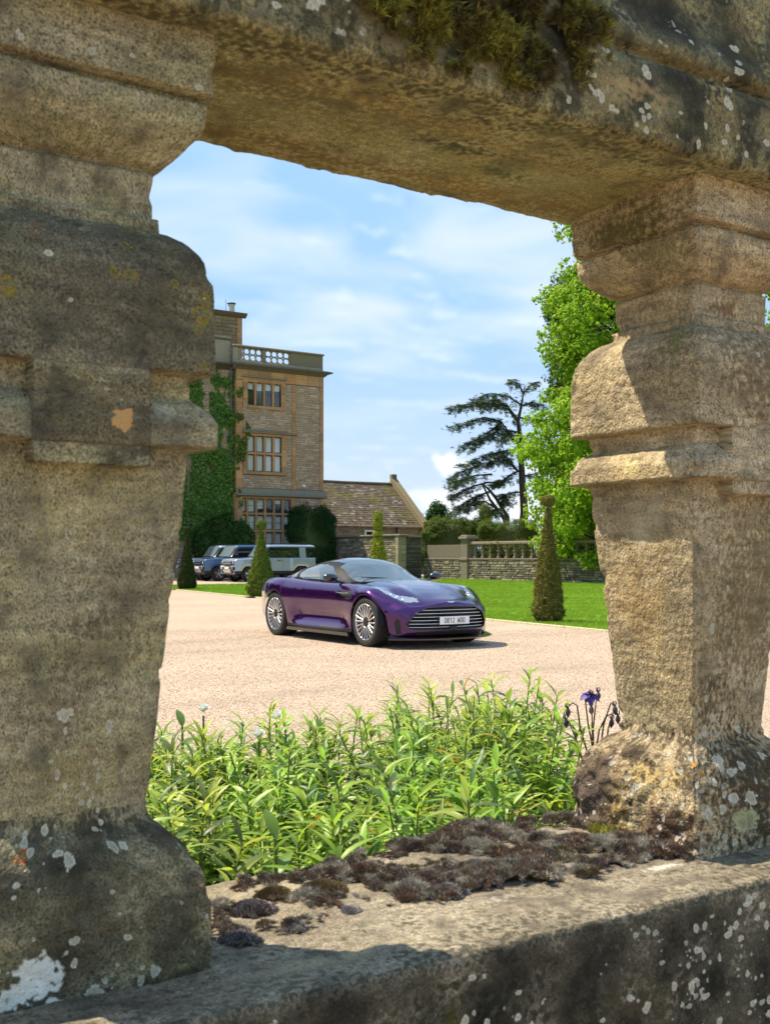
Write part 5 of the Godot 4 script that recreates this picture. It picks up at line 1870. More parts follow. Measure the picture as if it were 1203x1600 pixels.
const PAL_HOUSE := [Color(0.55, 0.398, 0.289), Color(0.495, 0.37, 0.279), Color(0.583, 0.422, 0.309), Color(0.44, 0.331, 0.26), Color(0.616, 0.466, 0.363), Color(0.528, 0.37, 0.255), Color(0.539, 0.36, 0.235)]
const PAL_WALL := [Color(0.23, 0.201, 0.155), Color(0.167, 0.149, 0.121), Color(0.287, 0.253, 0.19), Color(0.127, 0.115, 0.0978), Color(0.345, 0.305, 0.236), Color(0.207, 0.172, 0.127)]
const PAL_GOLD := [Color(0.565, 0.302, 0.133), Color(0.512, 0.284, 0.133), Color(0.616, 0.35, 0.162), Color(0.473, 0.284, 0.151), Color(0.551, 0.327, 0.174)]

const PAL_BUFF := [Color(0.33, 0.29, 0.205), Color(0.29, 0.25, 0.18), Color(0.36, 0.315, 0.22)]

# dressed golden blocks in a vertical strip (quoins, jambs) or level row; every block a part
func blocks(called: String, parent: Node, x0: float, x1: float, y0: float, y1: float, z0: float, z1: float, unit: float, g: RandomNumberGenerator, m: Material, level := false, start := 0, pal: Array = PAL_GOLD) -> int:
	var n := start
	var p := x0 if level else y0
	var e := x1 if level else y1
	while p < e - 0.01:
		var l := minf(unit * g.randf_range(0.8, 1.2), e - p)
		if e - p - l < unit * 0.4: l = e - p
		var b := MB.new()
		var c: Color = pal[g.randi() % pal.size()]
		b.col = c * g.randf_range(0.85, 1.15)
		b.col.a = 1.0
		if level: b.box(Vector3(p + l / 2, (y0 + y1) / 2, (z0 + z1) / 2), Vector3(l - 0.008, y1 - y0, z1 - z0 + g.randf() * 0.008), 0.012)
		else: b.box(Vector3((x0 + x1) / 2, p + l / 2, (z0 + z1) / 2), Vector3(x1 - x0, l - 0.008, z1 - z0 + g.randf() * 0.008), 0.012)
		piece(called, n, b.done(), m, parent)
		n += 1
		p += l
	return n

const HV := 64.0
func house() -> void:
	var g := RandomNumberGenerator.new()
	g.seed = 200
	var c0 := fp(505.0, 870.0, HV)      # right corner of the tower front
	var ox := c0.x
	var home := thing("country_house", "tall stone manor house with mullioned windows and a pierced parapet", "house", G(ox, 0, HV), PHI)
	# local: x to the right along the front (corner at 0), y up, z towards the camera
	var at := func(px: float, py: float) -> Vector2:
		var q := fp(px, py, HV)
		return Vector2(q.x - ox, q.y)
	var xl: float = at.call(370, 800).x           # left quoin of the tower
	var top: float = at.call(505, 589).y          # underside of the cornice
	var depth := 9.0
	# windows measured as [left, bottom, right, top] of the whole opening
	var w2a: Vector2 = at.call(387.0, 632.5)
	var w2b: Vector2 = at.call(439.3, 601.2)
	var w1a: Vector2 = at.call(387.2, 736.0)
	var w1b: Vector2 = at.call(440.0, 683.5)
	var w0a: Vector2 = at.call(374.2, 868.0)
	var w0b: Vector2 = at.call(454.3, 781.0)
	var wins := [[w2a.x, w2a.y, w2b.x, w2b.y, 4, 1], [w1a.x, w1a.y, w1b.x, w1b.y, 4, 2], [w0a.x, w0a.y, w0b.x, w0b.y, 6, 3]]
	# carcass behind the facing: wall slabs leave the openings free; a room with floor and ceiling lies behind each window
	var low_y: float = (w0b.y + w1a.y) / 2
	var mid_y: float = (w1b.y + w2a.y) / 2
	var b := MB.new()
	b.col = Color(0.22, 0.19, 0.14)
	b.box(Vector3(xl / 2, top / 2, -depth / 2 - 1.9), Vector3(-xl, top, depth - 3.8), 0.0)
	b.box(Vector3(-0.16, top / 2, -2.1), Vector3(0.3, top, 3.38), 0.0)
	b.box(Vector3(xl + 0.16, top / 2, -2.1), Vector3(0.3, top, 3.38), 0.0)
	for lv in [0.1, low_y, mid_y, top - 0.15]: b.box(Vector3(xl / 2, lv, -2.1), Vector3(-xl - 0.64, 0.28, 3.38), 0.0)
	var cuts := [0.0]
	for w in wins:
		cuts.append(w[1]); cuts.append(w[3])
	cuts.append(top)
	cuts.sort()
	for i in cuts.size() - 1:
		var ym: float = (cuts[i] + cuts[i + 1]) / 2
		var hh: float = cuts[i + 1] - cuts[i]
		var hole = null
		for w in wins:
			if ym > w[1] and ym < w[3]: hole = w
		if hole == null:
			b.box(Vector3(xl / 2, ym, -0.2), Vector3(-xl, hh, 0.4), 0.0)
		else:
			b.box(Vector3((xl + hole[0]) / 2, ym, -0.2), Vector3(hole[0] - xl, hh, 0.4), 0.0)
			b.box(Vector3(hole[2] / 2, ym, -0.2), Vector3(-hole[2], hh, 0.4), 0.0)
	part("wall", b.done(), MRUBBLE, home)
	# facing stones
	var sur := 0.34
	var holes := []
	for w in wins: holes.append([w[0] - sur, w[1] - 0.22, w[2] + sur, w[3] + 0.30])
	var band: float = at.call(456.6, 700).x
	var band2: float = at.call(462.0, 700).x
	var q0: float = at.call(499.6, 700).x
	var low_top: float = at.call(440, 772).y
	holes.append([band, low_top, band2, top])
	holes.append([q0, low_top, 1.0, top])
	holes.append([xl - 0.1, low_top, xl + 0.42, top])
	b = MB.new()
	rubble(b, xl, 0.0, low_top + 0.35, top - 0.75, 0.0, 0.125, 0.38, g, PAL_HOUSE, holes, 0.02)
	rubble(b, xl, 0.0, 0.0, low_top - 0.25, 0.06, 0.13, 0.4, g, PAL_HOUSE, holes, 0.02)
	tag(part("facing_stones", b.done(), MRUBBLE, home), "", "", "", "stuff")
	# right flank, seen from a step to the side
	b = MB.new()
	rubble(b, 0.0, depth, 0.0, top, 0.0, 0.17, 0.5, g, PAL_HOUSE)
	tag(part("flank_stones", b.done(), MRUBBLE, home, Transform3D(Basis(Vector3.UP, PI / 2), Vector3.ZERO)), "", "", "", "stuff")
	# dressed strips
	var n := blocks("quoin", home, q0, 0.012, low_top + 0.3, top - 0.72, -0.25, 0.045, 0.55, g, MASHLAR)
	n = blocks("quoin", home, band, band2, low_top + 0.3, top - 0.72, -0.1, 0.045, 0.55, g, MASHLAR, false, n)
	n = blocks("quoin", home, xl - 0.03, xl + 0.40, low_top + 0.3, top - 0.72, -0.25, 0.05, 0.5, g, MASHLAR, false, n)
	n = blocks("quoin", home, xl - 0.03, xl + 0.36, 0.0, low_top - 0.25, -0.2, 0.12, 0.5, g, MASHLAR, false, n)
	n = blocks("quoin", home, q0, 0.015, 0.0, low_top - 0.25, -0.2, 0.12, 0.5, g, MASHLAR, false, n)
	blocks("frieze_block", home, xl - 0.03, 0.014, top - 0.70, top, -0.1, 0.055, 0.8, g, MASHLAR, true)
	# sloping offset over the ground floor and the string course between the upper storeys
	b = MB.new()
	b.prism([[-0.1, 0.30], [0.0, 0.30], [0.16, -0.04], [0.22, -0.06], [0.22, -0.16], [0.10, -0.22], [-0.1, -0.22]], Vector3(xl - 0.05, low_top, 0), Vector3(0, 0, 1), Vector3(0, 1, 0), Vector3(-xl + 0.27, 0, 0))
	b.col = Color(0.3, 0.27, 0.2)
	for i in b.c.size(): b.c[i] = Color(0.27, 0.245, 0.19)
	part("offset_course", b.done(), MASHLAR, home)
	var sy: float = at.call(430, 676.5).y
	b = MB.new()
	b.prism([[-0.1, 0.06], [0.06, 0.06], [0.16, -0.02], [0.16, -0.09], [0.05, -0.14], [-0.1, -0.14]], Vector3(xl + 0.40, sy, 0), Vector3(0, 0, 1), Vector3(0, 1, 0), Vector3(band2 - xl - 0.36, 0, 0))
	for i in b.c.size(): b.c[i] = Color(0.30, 0.22, 0.13)
	part("string_course", b.done(), MASHLAR, home)
	# windows: moulded surround, mullions, transoms, panes and blinds
	for wi in 3:
		var w: Array = wins[wi]
		var win := sub("window", home)
		var x0: float = w[0]
		var x1: float = w[2]
		var y0: float = w[1]
		var y1: float = w[3]
		var k := blocks("jamb_block", win, x0 - sur, x0, y0 - 0.20, y1 + 0.28, -0.3, 0.06, 0.5, g, MASHLAR)
		k = blocks("jamb_block", win, x1, x1 + sur, y0 - 0.20, y1 + 0.28, -0.3, 0.06, 0.5, g, MASHLAR, false, k)
		blocks("lintel_block", win, x0, x1, y1, y1 + 0.28, -0.3, 0.055, 0.9, g, MASHLAR, true)
		blocks("sill_block", win, x0, x1, y0 - 0.20, y0, -0.3, 0.10, 0.9, g, MASHLAR, true)
		b = MB.new()
		b.col = Color(0.27, 0.25, 0.2)
		b.box(Vector3((x0 + x1) / 2, y1 + 0.32, 0.06), Vector3(x1 - x0 + 2 * sur + 0.1, 0.09, 0.2), 0.02)
		part("hood_mould", b.done(), MASHLAR, win)
		var nl: int = w[4]
		var rows: int = w[5]
		var mw := 0.15
		var lw := (x1 - x0 - mw * (nl - 1)) / nl
		var tr := 0.15
		var ys := []
		match rows:
			1: ys = [[y0, y1]]
			2:
				var ym: float = at.call(413, 709).y
				ys = [[y0, ym - tr / 2], [ym + tr / 2, y1]]
			3:
				var ya: float = at.call(413, 829.7).y
				var yb: float = at.call(413, 803.2).y
				ys = [[y0, ya - tr / 2], [ya + tr / 2, yb - tr / 2], [yb + tr / 2, y1]]
		for i in nl - 1:
			b = MB.new()
			b.col = PAL_GOLD[i % 5]
			b.box(Vector3(x0 + (i + 1) * lw + (i + 0.5) * mw, (y0 + y1) / 2, -0.08), Vector3(mw, y1 - y0, 0.22), 0.035)
			piece("mullion", i, b.done(), MASHLAR, win)
		for r in rows - 1:
			b = MB.new()
			b.col = PAL_GOLD[(r + 2) % 5]
			for i in nl:
				var xa := x0 + i * (lw + mw)
				b.box(Vector3(xa + lw / 2, (ys[r][1] + ys[r + 1][0]) / 2, -0.08), Vector3(lw, tr, 0.20), 0.03)
			piece("transom", r, b.done(), MASHLAR, win)
		var pn := 0
		for r in rows:
			for i in nl:
				var xa := x0 + i * (lw + mw)
				var ph: float = ys[r][1] - ys[r][0]
				piece("pane", pn, box_mesh(Vector3(lw, ph, 0.012)), MPANE, win, Transform3D(Basis(), Vector3(xa + lw / 2, (ys[r][0] + ys[r][1]) / 2, -0.115)))
				# leaded bars
				b = MB.new()
				b.box(Vector3(xa + lw / 2, ys[r][0] + 0.03, -0.10), Vector3(lw, 0.05, 0.03))
				b.box(Vector3(xa + lw / 2, ys[r][1] - 0.03, -0.10), Vector3(lw, 0.05, 0.03))
				b.box(Vector3(xa + 0.025, (ys[r][0] + ys[r][1]) / 2, -0.10), Vector3(0.04, ph - 0.1, 0.028))
				b.box(Vector3(xa + lw - 0.025, (ys[r][0] + ys[r][1]) / 2, -0.10), Vector3(0.04, ph - 0.1, 0.028))
				if wi == 2 or (wi == 0 and (i == 1 or i == 2)):
					b.box(Vector3(xa + lw / 2, (ys[r][0] + ys[r][1]) / 2, -0.116), Vector3(lw, 0.02, 0.02))
				piece("casement", pn, b.done(), MLEAD, win)
				# rounded heads of the top row
				if r == rows - 1 and wi != 1:
					b = MB.new()
					b.col = PAL_GOLD[1]
					for sg in [-1.0, 1.0]:
						var arc := [[0.0, 0.0]]
						for q in 7:
							var an := PI / 2 * q / 6.0
							arc.append([(1.0 - cos(an)) * lw * 0.5, -lw * 0.42 * (1.0 - sin(an))])
						b.prism(arc, Vector3(xa + (0.0 if sg > 0 else lw), ys[r][1], -0.15), Vector3(sg, 0, 0), Vector3(0, 1, 0), Vector3(0, 0, 0.12))
					piece("arch_head", i, b.done(), MASHLAR, win)
				# blinds: part drawn as in the photograph
				var drop := 1.0
				if wi == 0: drop = [0.30, 0.34, 0.30, 0.30][i]
				if wi == 2: drop = [[1.0, 1.0, 1.0, 0.95, 0.9, 1.0], [1.0, 1.0, 1.0, 1.0, 1.0, 0.6], [0.9, 0.9, 0.7, 0.0, 0.3, 0.0]][r][i]
				if drop > 0.0:
					var bm := part("blind", box_mesh(Vector3(lw, ph * drop, 0.02)), MBLIND, win, Transform3D(Basis(), Vector3(xa + lw / 2, ys[r][1] - ph * drop / 2, -0.165)))
					bm.name = "blind" if pn == 0 else "blind_%03d" % pn
				pn += 1
		part("room_back_wall", box_mesh(Vector3(x1 - x0 + 0.8, y1 - y0 + 0.6, 0.04)), MDARKROOM, win, Transform3D(Basis(), Vector3((x0 + x1) / 2, (y0 + y1) / 2, -3.70)))
	# cornice
	var ctop: float = at.call(505, 575).y
	b = MB.new()
	var cor := [[-0.1, -0.05], [0.06, -0.05], [0.10, 0.0], [0.16, 0.03], [0.20, 0.10], [0.38, 0.16], [0.48, 0.19], [0.50, 0.27], [0.42, 0.30], [0.20, 0.36], [-0.1, 0.36]]
	b.prism(cor, Vector3(xl - 0.25, top, 0), Vector3(0, 0, 1), Vector3(0, 1, 0), Vector3(-xl + 0.25, 0, 0))
	b.prism(cor, Vector3(0.0, top, 0.0), Vector3(1, 0, 0), Vector3(0, 1, 0), Vector3(0, 0, -depth))
	# mitred corner where the two runs meet
	var rim := []
	for q in cor: rim.append(q)
	for i in rim.size() - 1:
		var a0: Array = rim[i]
		var a1: Array = rim[i + 1]
		b.quad(Vector3(0, top + a0[1], a0[0]), Vector3(a0[0], top + a0[1], a0[0]), Vector3(a1[0], top + a1[1], a1[0]), Vector3(0, top + a1[1], a1[0]), Vector3(0, -0.2, 1))
		b.quad(Vector3(a0[0], top + a0[1], 0), Vector3(a0[0], top + a0[1], a0[0]), Vector3(a1[0], top + a1[1], a1[0]), Vector3(a1[0], top + a1[1], 0), Vector3(1, -0.2, 0))
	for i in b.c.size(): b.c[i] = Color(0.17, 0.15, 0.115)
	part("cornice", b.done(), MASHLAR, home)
	# parapet: base course, pierced strapwork between solid dies, coping
	var p0 := top + 0.36
	var ptop: float = at.call(505, 553.5).y
	var r0: float = at.call(440, 569.5).y - 0.28
	var mk := func(xa: float, xb: float, ya: float, yb: float, z0: float, z1: float, called: String, c: Color, bev := 0.02) -> void:
		var bb := MB.new()
		bb.col = c
		bb.box(Vector3((xa + xb) / 2, (ya + yb) / 2, (z0 + z1) / 2), Vector3(xb - xa, yb - ya, z1 - z0), bev)
		part(called, bb.done(), MASHLAR, home)
	var grey := Color(0.40, 0.35, 0.27)
	var hole_a: float = at.call(373.0, 552).x
	var hole_b: float = at.call(410.5, 556).x
	var hole_c: float = at.call(416.0, 558).x
	var hole_d: float = at.call(453.5, 562).x
	var g0 := p0 + 0.20
	var g1: float = ptop - 0.14
	mk.call(xl - 0.2, 0.0, p0, g0, -0.30, 0.0, "parapet_course", grey)
	mk.call(xl - 0.2, hole_a, g0, g1, -0.28, -0.02, "parapet_die", grey)
	mk.call(hole_b, hole_c, g0, g1, -0.28, -0.01, "parapet_die", Color(0.30, 0.24, 0.16))
	mk.call(hole_d, 0.0, g0, g1, -0.28, -0.02, "parapet_die", Color(0.27, 0.225, 0.14))
	mk.call(xl - 0.26, 0.08, g1, g1 + 0.14, -0.36, 0.09, "coping", Color(0.27, 0.24, 0.185), 0.05)
	mk.call(-0.3, 0.0, p0, g1, -depth, -0.31, "parapet_return", grey)
	for hp in [[hole_a, hole_b], [hole_c, hole_d]]:
		var sw := sub("strapwork_panel", home)
		var cnt := 4
		var cw: float = (hp[1] - hp[0]) / cnt
		var hh: float = g1 - g0
		for i in cnt:
			for r in 2:
				var loop := []
				var rr := []
				for k in 21:
					var an := TAU * k / 20.0
					loop.append(Vector3(hp[0] + (i + 0.5) * cw + cos(an) * cw * 0.50, g0 + hh * (0.27 + 0.46 * r) + sin(an) * hh * 0.245, -0.15))
					rr.append(0.052)
				b = MB.new()
				b.col = Color(0.38, 0.325, 0.24)
				b.tube(loop, rr, 6, false)
				piece("ring", i * 2 + r, b.done(), MASHLAR, sw)
			if i > 0:
				b = MB.new()
				b.col = Color(0.38, 0.325, 0.24)
				for q in [[0.04, 0.10], [0.9, 0.10]]:
					b.box(Vector3(hp[0] + i * cw, g0 + hh * q[0] + 0.03, -0.15), Vector3(cw * 0.30, 0.12, 0.12), 0.03)
				piece("cusp", i, b.done(), MASHLAR, sw)
	# higher stair turret behind, with pot and mast
	var ta: float = fp(320.0, 500, HV + 2.5).x - ox
	var tb: float = fp(378.0, 500, HV + 2.5).x - ox
	var th: float = fp(383.0, 498.0, HV + 2.5).y
	b = MB.new()
	rubble(b, ta, tb, ptop - 1.2, th, -2.5, 0.2, 0.5, g, [Color(0.30, 0.22, 0.13), Color(0.27, 0.205, 0.13), Color(0.33, 0.25, 0.155)])
	b.col = Color(0.27, 0.205, 0.13)
	b.box(Vector3((ta + tb) / 2, th / 2 + 4.0, -4.5), Vector3(tb - ta, th - 8.0, 3.98))
	part("stair_turret", b.done(), MASHLAR, home)
	blocks("quoin", home, tb - 0.35, tb + 0.01, ptop - 1.2, th, -2.9, -2.44, 0.5, g, MASHLAR, false, 400)
	b = MB.new()
	b.prism([[0.0, 0.0], [0.14, 0.08], [0.30, 0.20], [0.32, 0.30], [0.0, 0.36]], Vector3(ta, th, -2.5), Vector3(0, 0, 1), Vector3(0, 1, 0), Vector3(tb - ta + 0.28, 0, 0))
	b.prism([[0.0, 0.0], [0.14, 0.08], [0.30, 0.20], [0.32, 0.30], [0.0, 0.36]], Vector3(tb, th, -2.5), Vector3(1, 0, 0), Vector3(0, 1, 0), Vector3(0, 0, -4.0))
	b.box(Vector3((ta + tb) / 2, th + 0.17, -4.5), Vector3(tb - ta, 0.34, 3.98))
	for i in b.c.size(): b.c[i] = Color(0.17, 0.14, 0.10)
	part("turret_cornice", b.done(), MASHLAR, home)
	var cp: float = fp(362.0, 480, HV + 3.2).x - ox
	b = MB.new()
	b.col = Color(0.62, 0.60, 0.56)
	b.lathe([[0.24, 0.0], [0.22, 0.10], [0.20, 0.55], [0.24, 0.60], [0.24, 0.68], [0.001, 0.69]], 14, Transform3D(Basis(), Vector3(cp, th + 0.33, -3.2)))
	part("chimney_pot", b.done(), MASHLAR, home)
	b = MB.new()
	b.lathe([[0.001, 0.82], [0.30, 0.76], [0.30, 0.72], [0.001, 0.71]], 12, Transform3D(Basis(), Vector3(cp, th + 0.33, -3.2)))
	part("pot_cowl", b.done(), MLEAD, home)
	b = MB.new()
	b.tube([Vector3(cp - 0.40, th + 0.3, -3.2), Vector3(cp - 0.40, th + 1.3, -3.2)], [0.018, 0.012], 5)
	b.tube([Vector3(cp - 0.46, th + 1.12, -3.2), Vector3(cp - 0.34, th + 1.12, -3.2)], [0.01, 0.01], 4)
	part("aerial", b.done(), MLEAD, home)
	# the wing to the left, set back a little and hung with ivy
	var wl := xl - 16.0
	b = MB.new()
	b.col = Color(0.22, 0.19, 0.14)
	b.box(Vector3((wl + xl) / 2, top / 2, -5.5), Vector3(xl - wl, top, 9.98))
	part("wing_wall", b.done(), MRUBBLE, home)
	b = MB.new()
	rubble(b, wl, xl - 0.03, 0.0, top - 0.1, -0.50, 0.13, 0.4, g, PAL_HOUSE)
	tag(part("wing_stones", b.done(), MRUBBLE, home), "", "", "", "stuff")
	b = MB.new()
	b.prism(cor, Vector3(wl, top, -0.5), Vector3(0, 0, 1), Vector3(0, 1, 0), Vector3(xl - wl - 0.02, 0, 0))
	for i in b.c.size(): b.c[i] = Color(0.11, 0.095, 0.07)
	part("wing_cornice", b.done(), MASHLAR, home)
	mk.call(wl, xl - 0.21, p0 + 0.003, g1 + 0.45, -0.82, -0.52, "wing_parapet", grey)
	mk.call(wl, xl - 0.12, g1 + 0.453, g1 + 0.66, -0.88, -0.42, "wing_coping", Color(0.20, 0.18, 0.14), 0.05)
	# down pipes
	for q in [[294.0, 0.0, 9.6], [361.0, 0.0, 14.0]]:
		var dx: float = fp(q[0], 850, HV + 0.4).x - ox
		b = MB.new()
		b.col = Color(0.30, 0.24, 0.17) if q[0] < 300 else Color(0.2, 0.2, 0.2)
		b.tube([Vector3(dx, 0.0, -0.38), Vector3(dx, q[2], -0.38)], [0.06, 0.06], 8)
		for k in 4: b.box(Vector3(dx, 0.6 + k * q[2] * 0.28, -0.40), Vector3(0.2, 0.07, 0.12), 0.01)
		part("down_pipe", b.done(), MASHLAR, home)
	# small white lamps on the wall
	for q in [[349.0, 756.0, 0.5], [473.5, 760.0, 0.0]]:
		var p := fp(q[0], q[1], HV)
		part("wall_lamp", box_mesh(Vector3(0.22, 0.18, 0.16), 0.05), MWHITE, home, Transform3D(Basis(), Vector3(p.x - ox, p.y, -q[2] + 0.14)))

# ---------------------------------------------------------------- low range with a stone roof, right of the house
func barn() -> void:
	var g := RandomNumberGenerator.new()
	g.seed = 300
	var v0 := 68.5         # eaves wall
	var a := fp(507.0, 830.0, v0)
	var e := fp(658.0, 822.0, v0)
	var rd := fp(623.0, 757.5, v0 + 4.2)
	var b_at := G(a.x, 0, v0)
	var t := thing("stone_barn", "low stone range with a mossy slate roof and coped gable", "building", b_at, PHI)
	var L: float = e.x - a.x
	var eave: float = fp(600.0, 821.5, v0).y
	var ridge: float = rd.y
	var run := 4.2
	var b := MB.new()
	b.col = Color(0.25, 0.21, 0.15)
	b.box(Vector3(L / 2, eave / 2, -run), Vector3(L, eave, run * 2 - 0.02))
	part("wall", b.done(), MRUBBLE, t)
	b = MB.new()
	rubble(b, 0.0, L, 0.0, eave, 0.0, 0.17, 0.45, g, [Color(0.33, 0.25, 0.17), Color(0.30, 0.23, 0.15), Color(0.36, 0.28, 0.19), Color(0.26, 0.21, 0.15)], [[L * 0.40, eave - 1.1, L * 0.50, eave - 0.35]])
	tag(part("facing_stones", b.done(), MRUBBLE, t), "", "", "", "stuff")
	var w := sub("window", t)
	for q in [[0.0, 0.62], [0.62, 0.0]]: pass
	part("frame", box_mesh(Vector3(L * 0.1, 0.75, 0.10), 0.02), MASHLAR, w, Transform3D(Basis(), Vector3(L * 0.45, eave - 0.72, -0.01)))
	part("pane", box_mesh(Vector3(L * 0.1 - 0.3, 0.5, 0.02)), MDARKGLASS, w, Transform3D(Basis(), Vector3(L * 0.45, eave - 0.72, 0.05)))
	# roof slates in courses that get smaller towards the ridge
	b = MB.new()
	var up := Vector3(0, ridge - eave, -run)
	var len := up.length()
	up = up.normalized()
	var nrm := Vector3(0, run, ridge - eave).normalized()
	b.col = Color(0.10, 0.08, 0.06)
	b.box(Vector3(L / 2, (eave + ridge) / 2, -run / 2) - nrm * 0.06, Vector3(L, len, 0.1), 0.0, Basis(Vector3(1, 0, 0), up, nrm))
	var dn := Vector3(0, ridge - eave, run).normalized()
	b.box(Vector3(L / 2, (eave + ridge) / 2, -run * 1.5), Vector3(L, len, 0.1), 0.0, Basis(Vector3(1, 0, 0), dn, Vector3(1, 0, 0).cross(dn)))
	part("roof", b.done(), MRUBBLE, t)
	b = MB.new()
	var patch := fnl(0.22, 4, 33)
	var d := -0.15
	var row := 0
	while d < len:
		var ch := lerpf(0.30, 0.17, clampf(d / len, 0, 1))
		var x := -g.randf() * 0.3
		while x < L:
			var sw := g.randf_range(0.16, 0.42)
			var mossy := sstep(0.05, 0.4, patch.get_noise_2d(x, d * 1.4) + 0.42 * (d / len) + 0.22 * sstep(0.6, 1.0, x / L) - 0.2)
			var c := Color(0.0992, 0.0713, 0.0527).lerp(Color(0.186, 0.146, 0.108), g.randf())
			if g.randf() < 0.10: c = Color(0.30, 0.265, 0.22)
			c = c.lerp(Color(0.15, 0.13, 0.035), mossy * g.randf_range(0.5, 1.0))
			b.col = c * g.randf_range(0.8, 1.15)
			b.col.a = 1.0
			var o := Vector3(x + sw / 2, eave, 0.0) + up * (d + ch * 0.62) + nrm * (0.012 + g.randf() * 0.012)
			b.box(o, Vector3(sw - 0.012, ch * 1.3, 0.022), 0.0, Basis(Vector3(1, 0, 0), up, nrm) * Basis(Vector3(1, 0, 0), -0.07 + g.randfn(0, 0.015)) * Basis(Vector3(0, 0, 1), g.randfn(0, 0.015)))
			x += sw
		d += ch
		row += 1
	tag(part("roof_slates", b.done(), MRUBBLE, t), "", "", "", "stuff")
	b = MB.new()
	b.col = Color(0.20, 0.18, 0.12)
	b.tube([Vector3(0, ridge + 0.03, -run), Vector3(L * 0.5, ridge + 0.0, -run), Vector3(L, ridge + 0.03, -run)], [0.13, 0.13, 0.13], 8)
	part("ridge", b.done(), MASHLAR, t)
	# coped gable at the right with kneeler
	b = MB.new()
	b.col = Color(0.30, 0.25, 0.18)
	b.prism([[0.25, eave - 0.5], [0.25, eave + 0.25], [-run, ridge + 0.45], [-run * 2 - 0.25, eave + 0.25], [-run * 2 - 0.25, 0.0], [0.0, 0.0], [0.0, eave - 0.5]], Vector3(L + 0.0, 0, 0), Vector3(0, 0, 1), Vector3(0, 1, 0), Vector3(0.40, 0, 0))
	for i in b.c.size(): b.c[i] = Color(0.30, 0.25, 0.18)
	part("gable", b.done(), MRUBBLE, t)
	b = MB.new()
	b.col = Color(0.27, 0.22, 0.12)
	var g0 := Vector3(L + 0.2, eave + 0.22, 0.30)
	var g1 := Vector3(L + 0.2, ridge + 0.52, -run)
	var gd := (g1 - g0).normalized()
	b.box((g0 + g1) / 2, Vector3(0.52, g0.distance_to(g1), 0.14), 0.02, Basis(Vector3(1, 0, 0), gd, Vector3(1, 0, 0).cross(gd)))
	b.box(Vector3(L + 0.2, ridge + 0.62, -run), Vector3(0.46, 0.40, 0.40), 0.04)
	b.box(Vector3(L + 0.25, eave + 0.05, 0.22), Vector3(0.64, 0.7, 0.5), 0.04)
	part("gable_coping", b.done(), MASHLAR, t)
	b = MB.new()
	b.col = Color(0.42, 0.33, 0.22)
	b.box(Vector3(L * 0.68, eave - 0.05, 0.1), Vector3(L * 0.62, 0.14, 0.24), 0.03)
	part("eaves_course", b.done(), MASHLAR, t)
	b = MB.new()
	b.tube([Vector3(L * 0.72, eave - 0.1, 0.22), Vector3(L * 0.72, eave - 2.0, 0.18)], [0.06, 0.06], 8)
	part("down_pipe", b.done(), MBLACK, t)

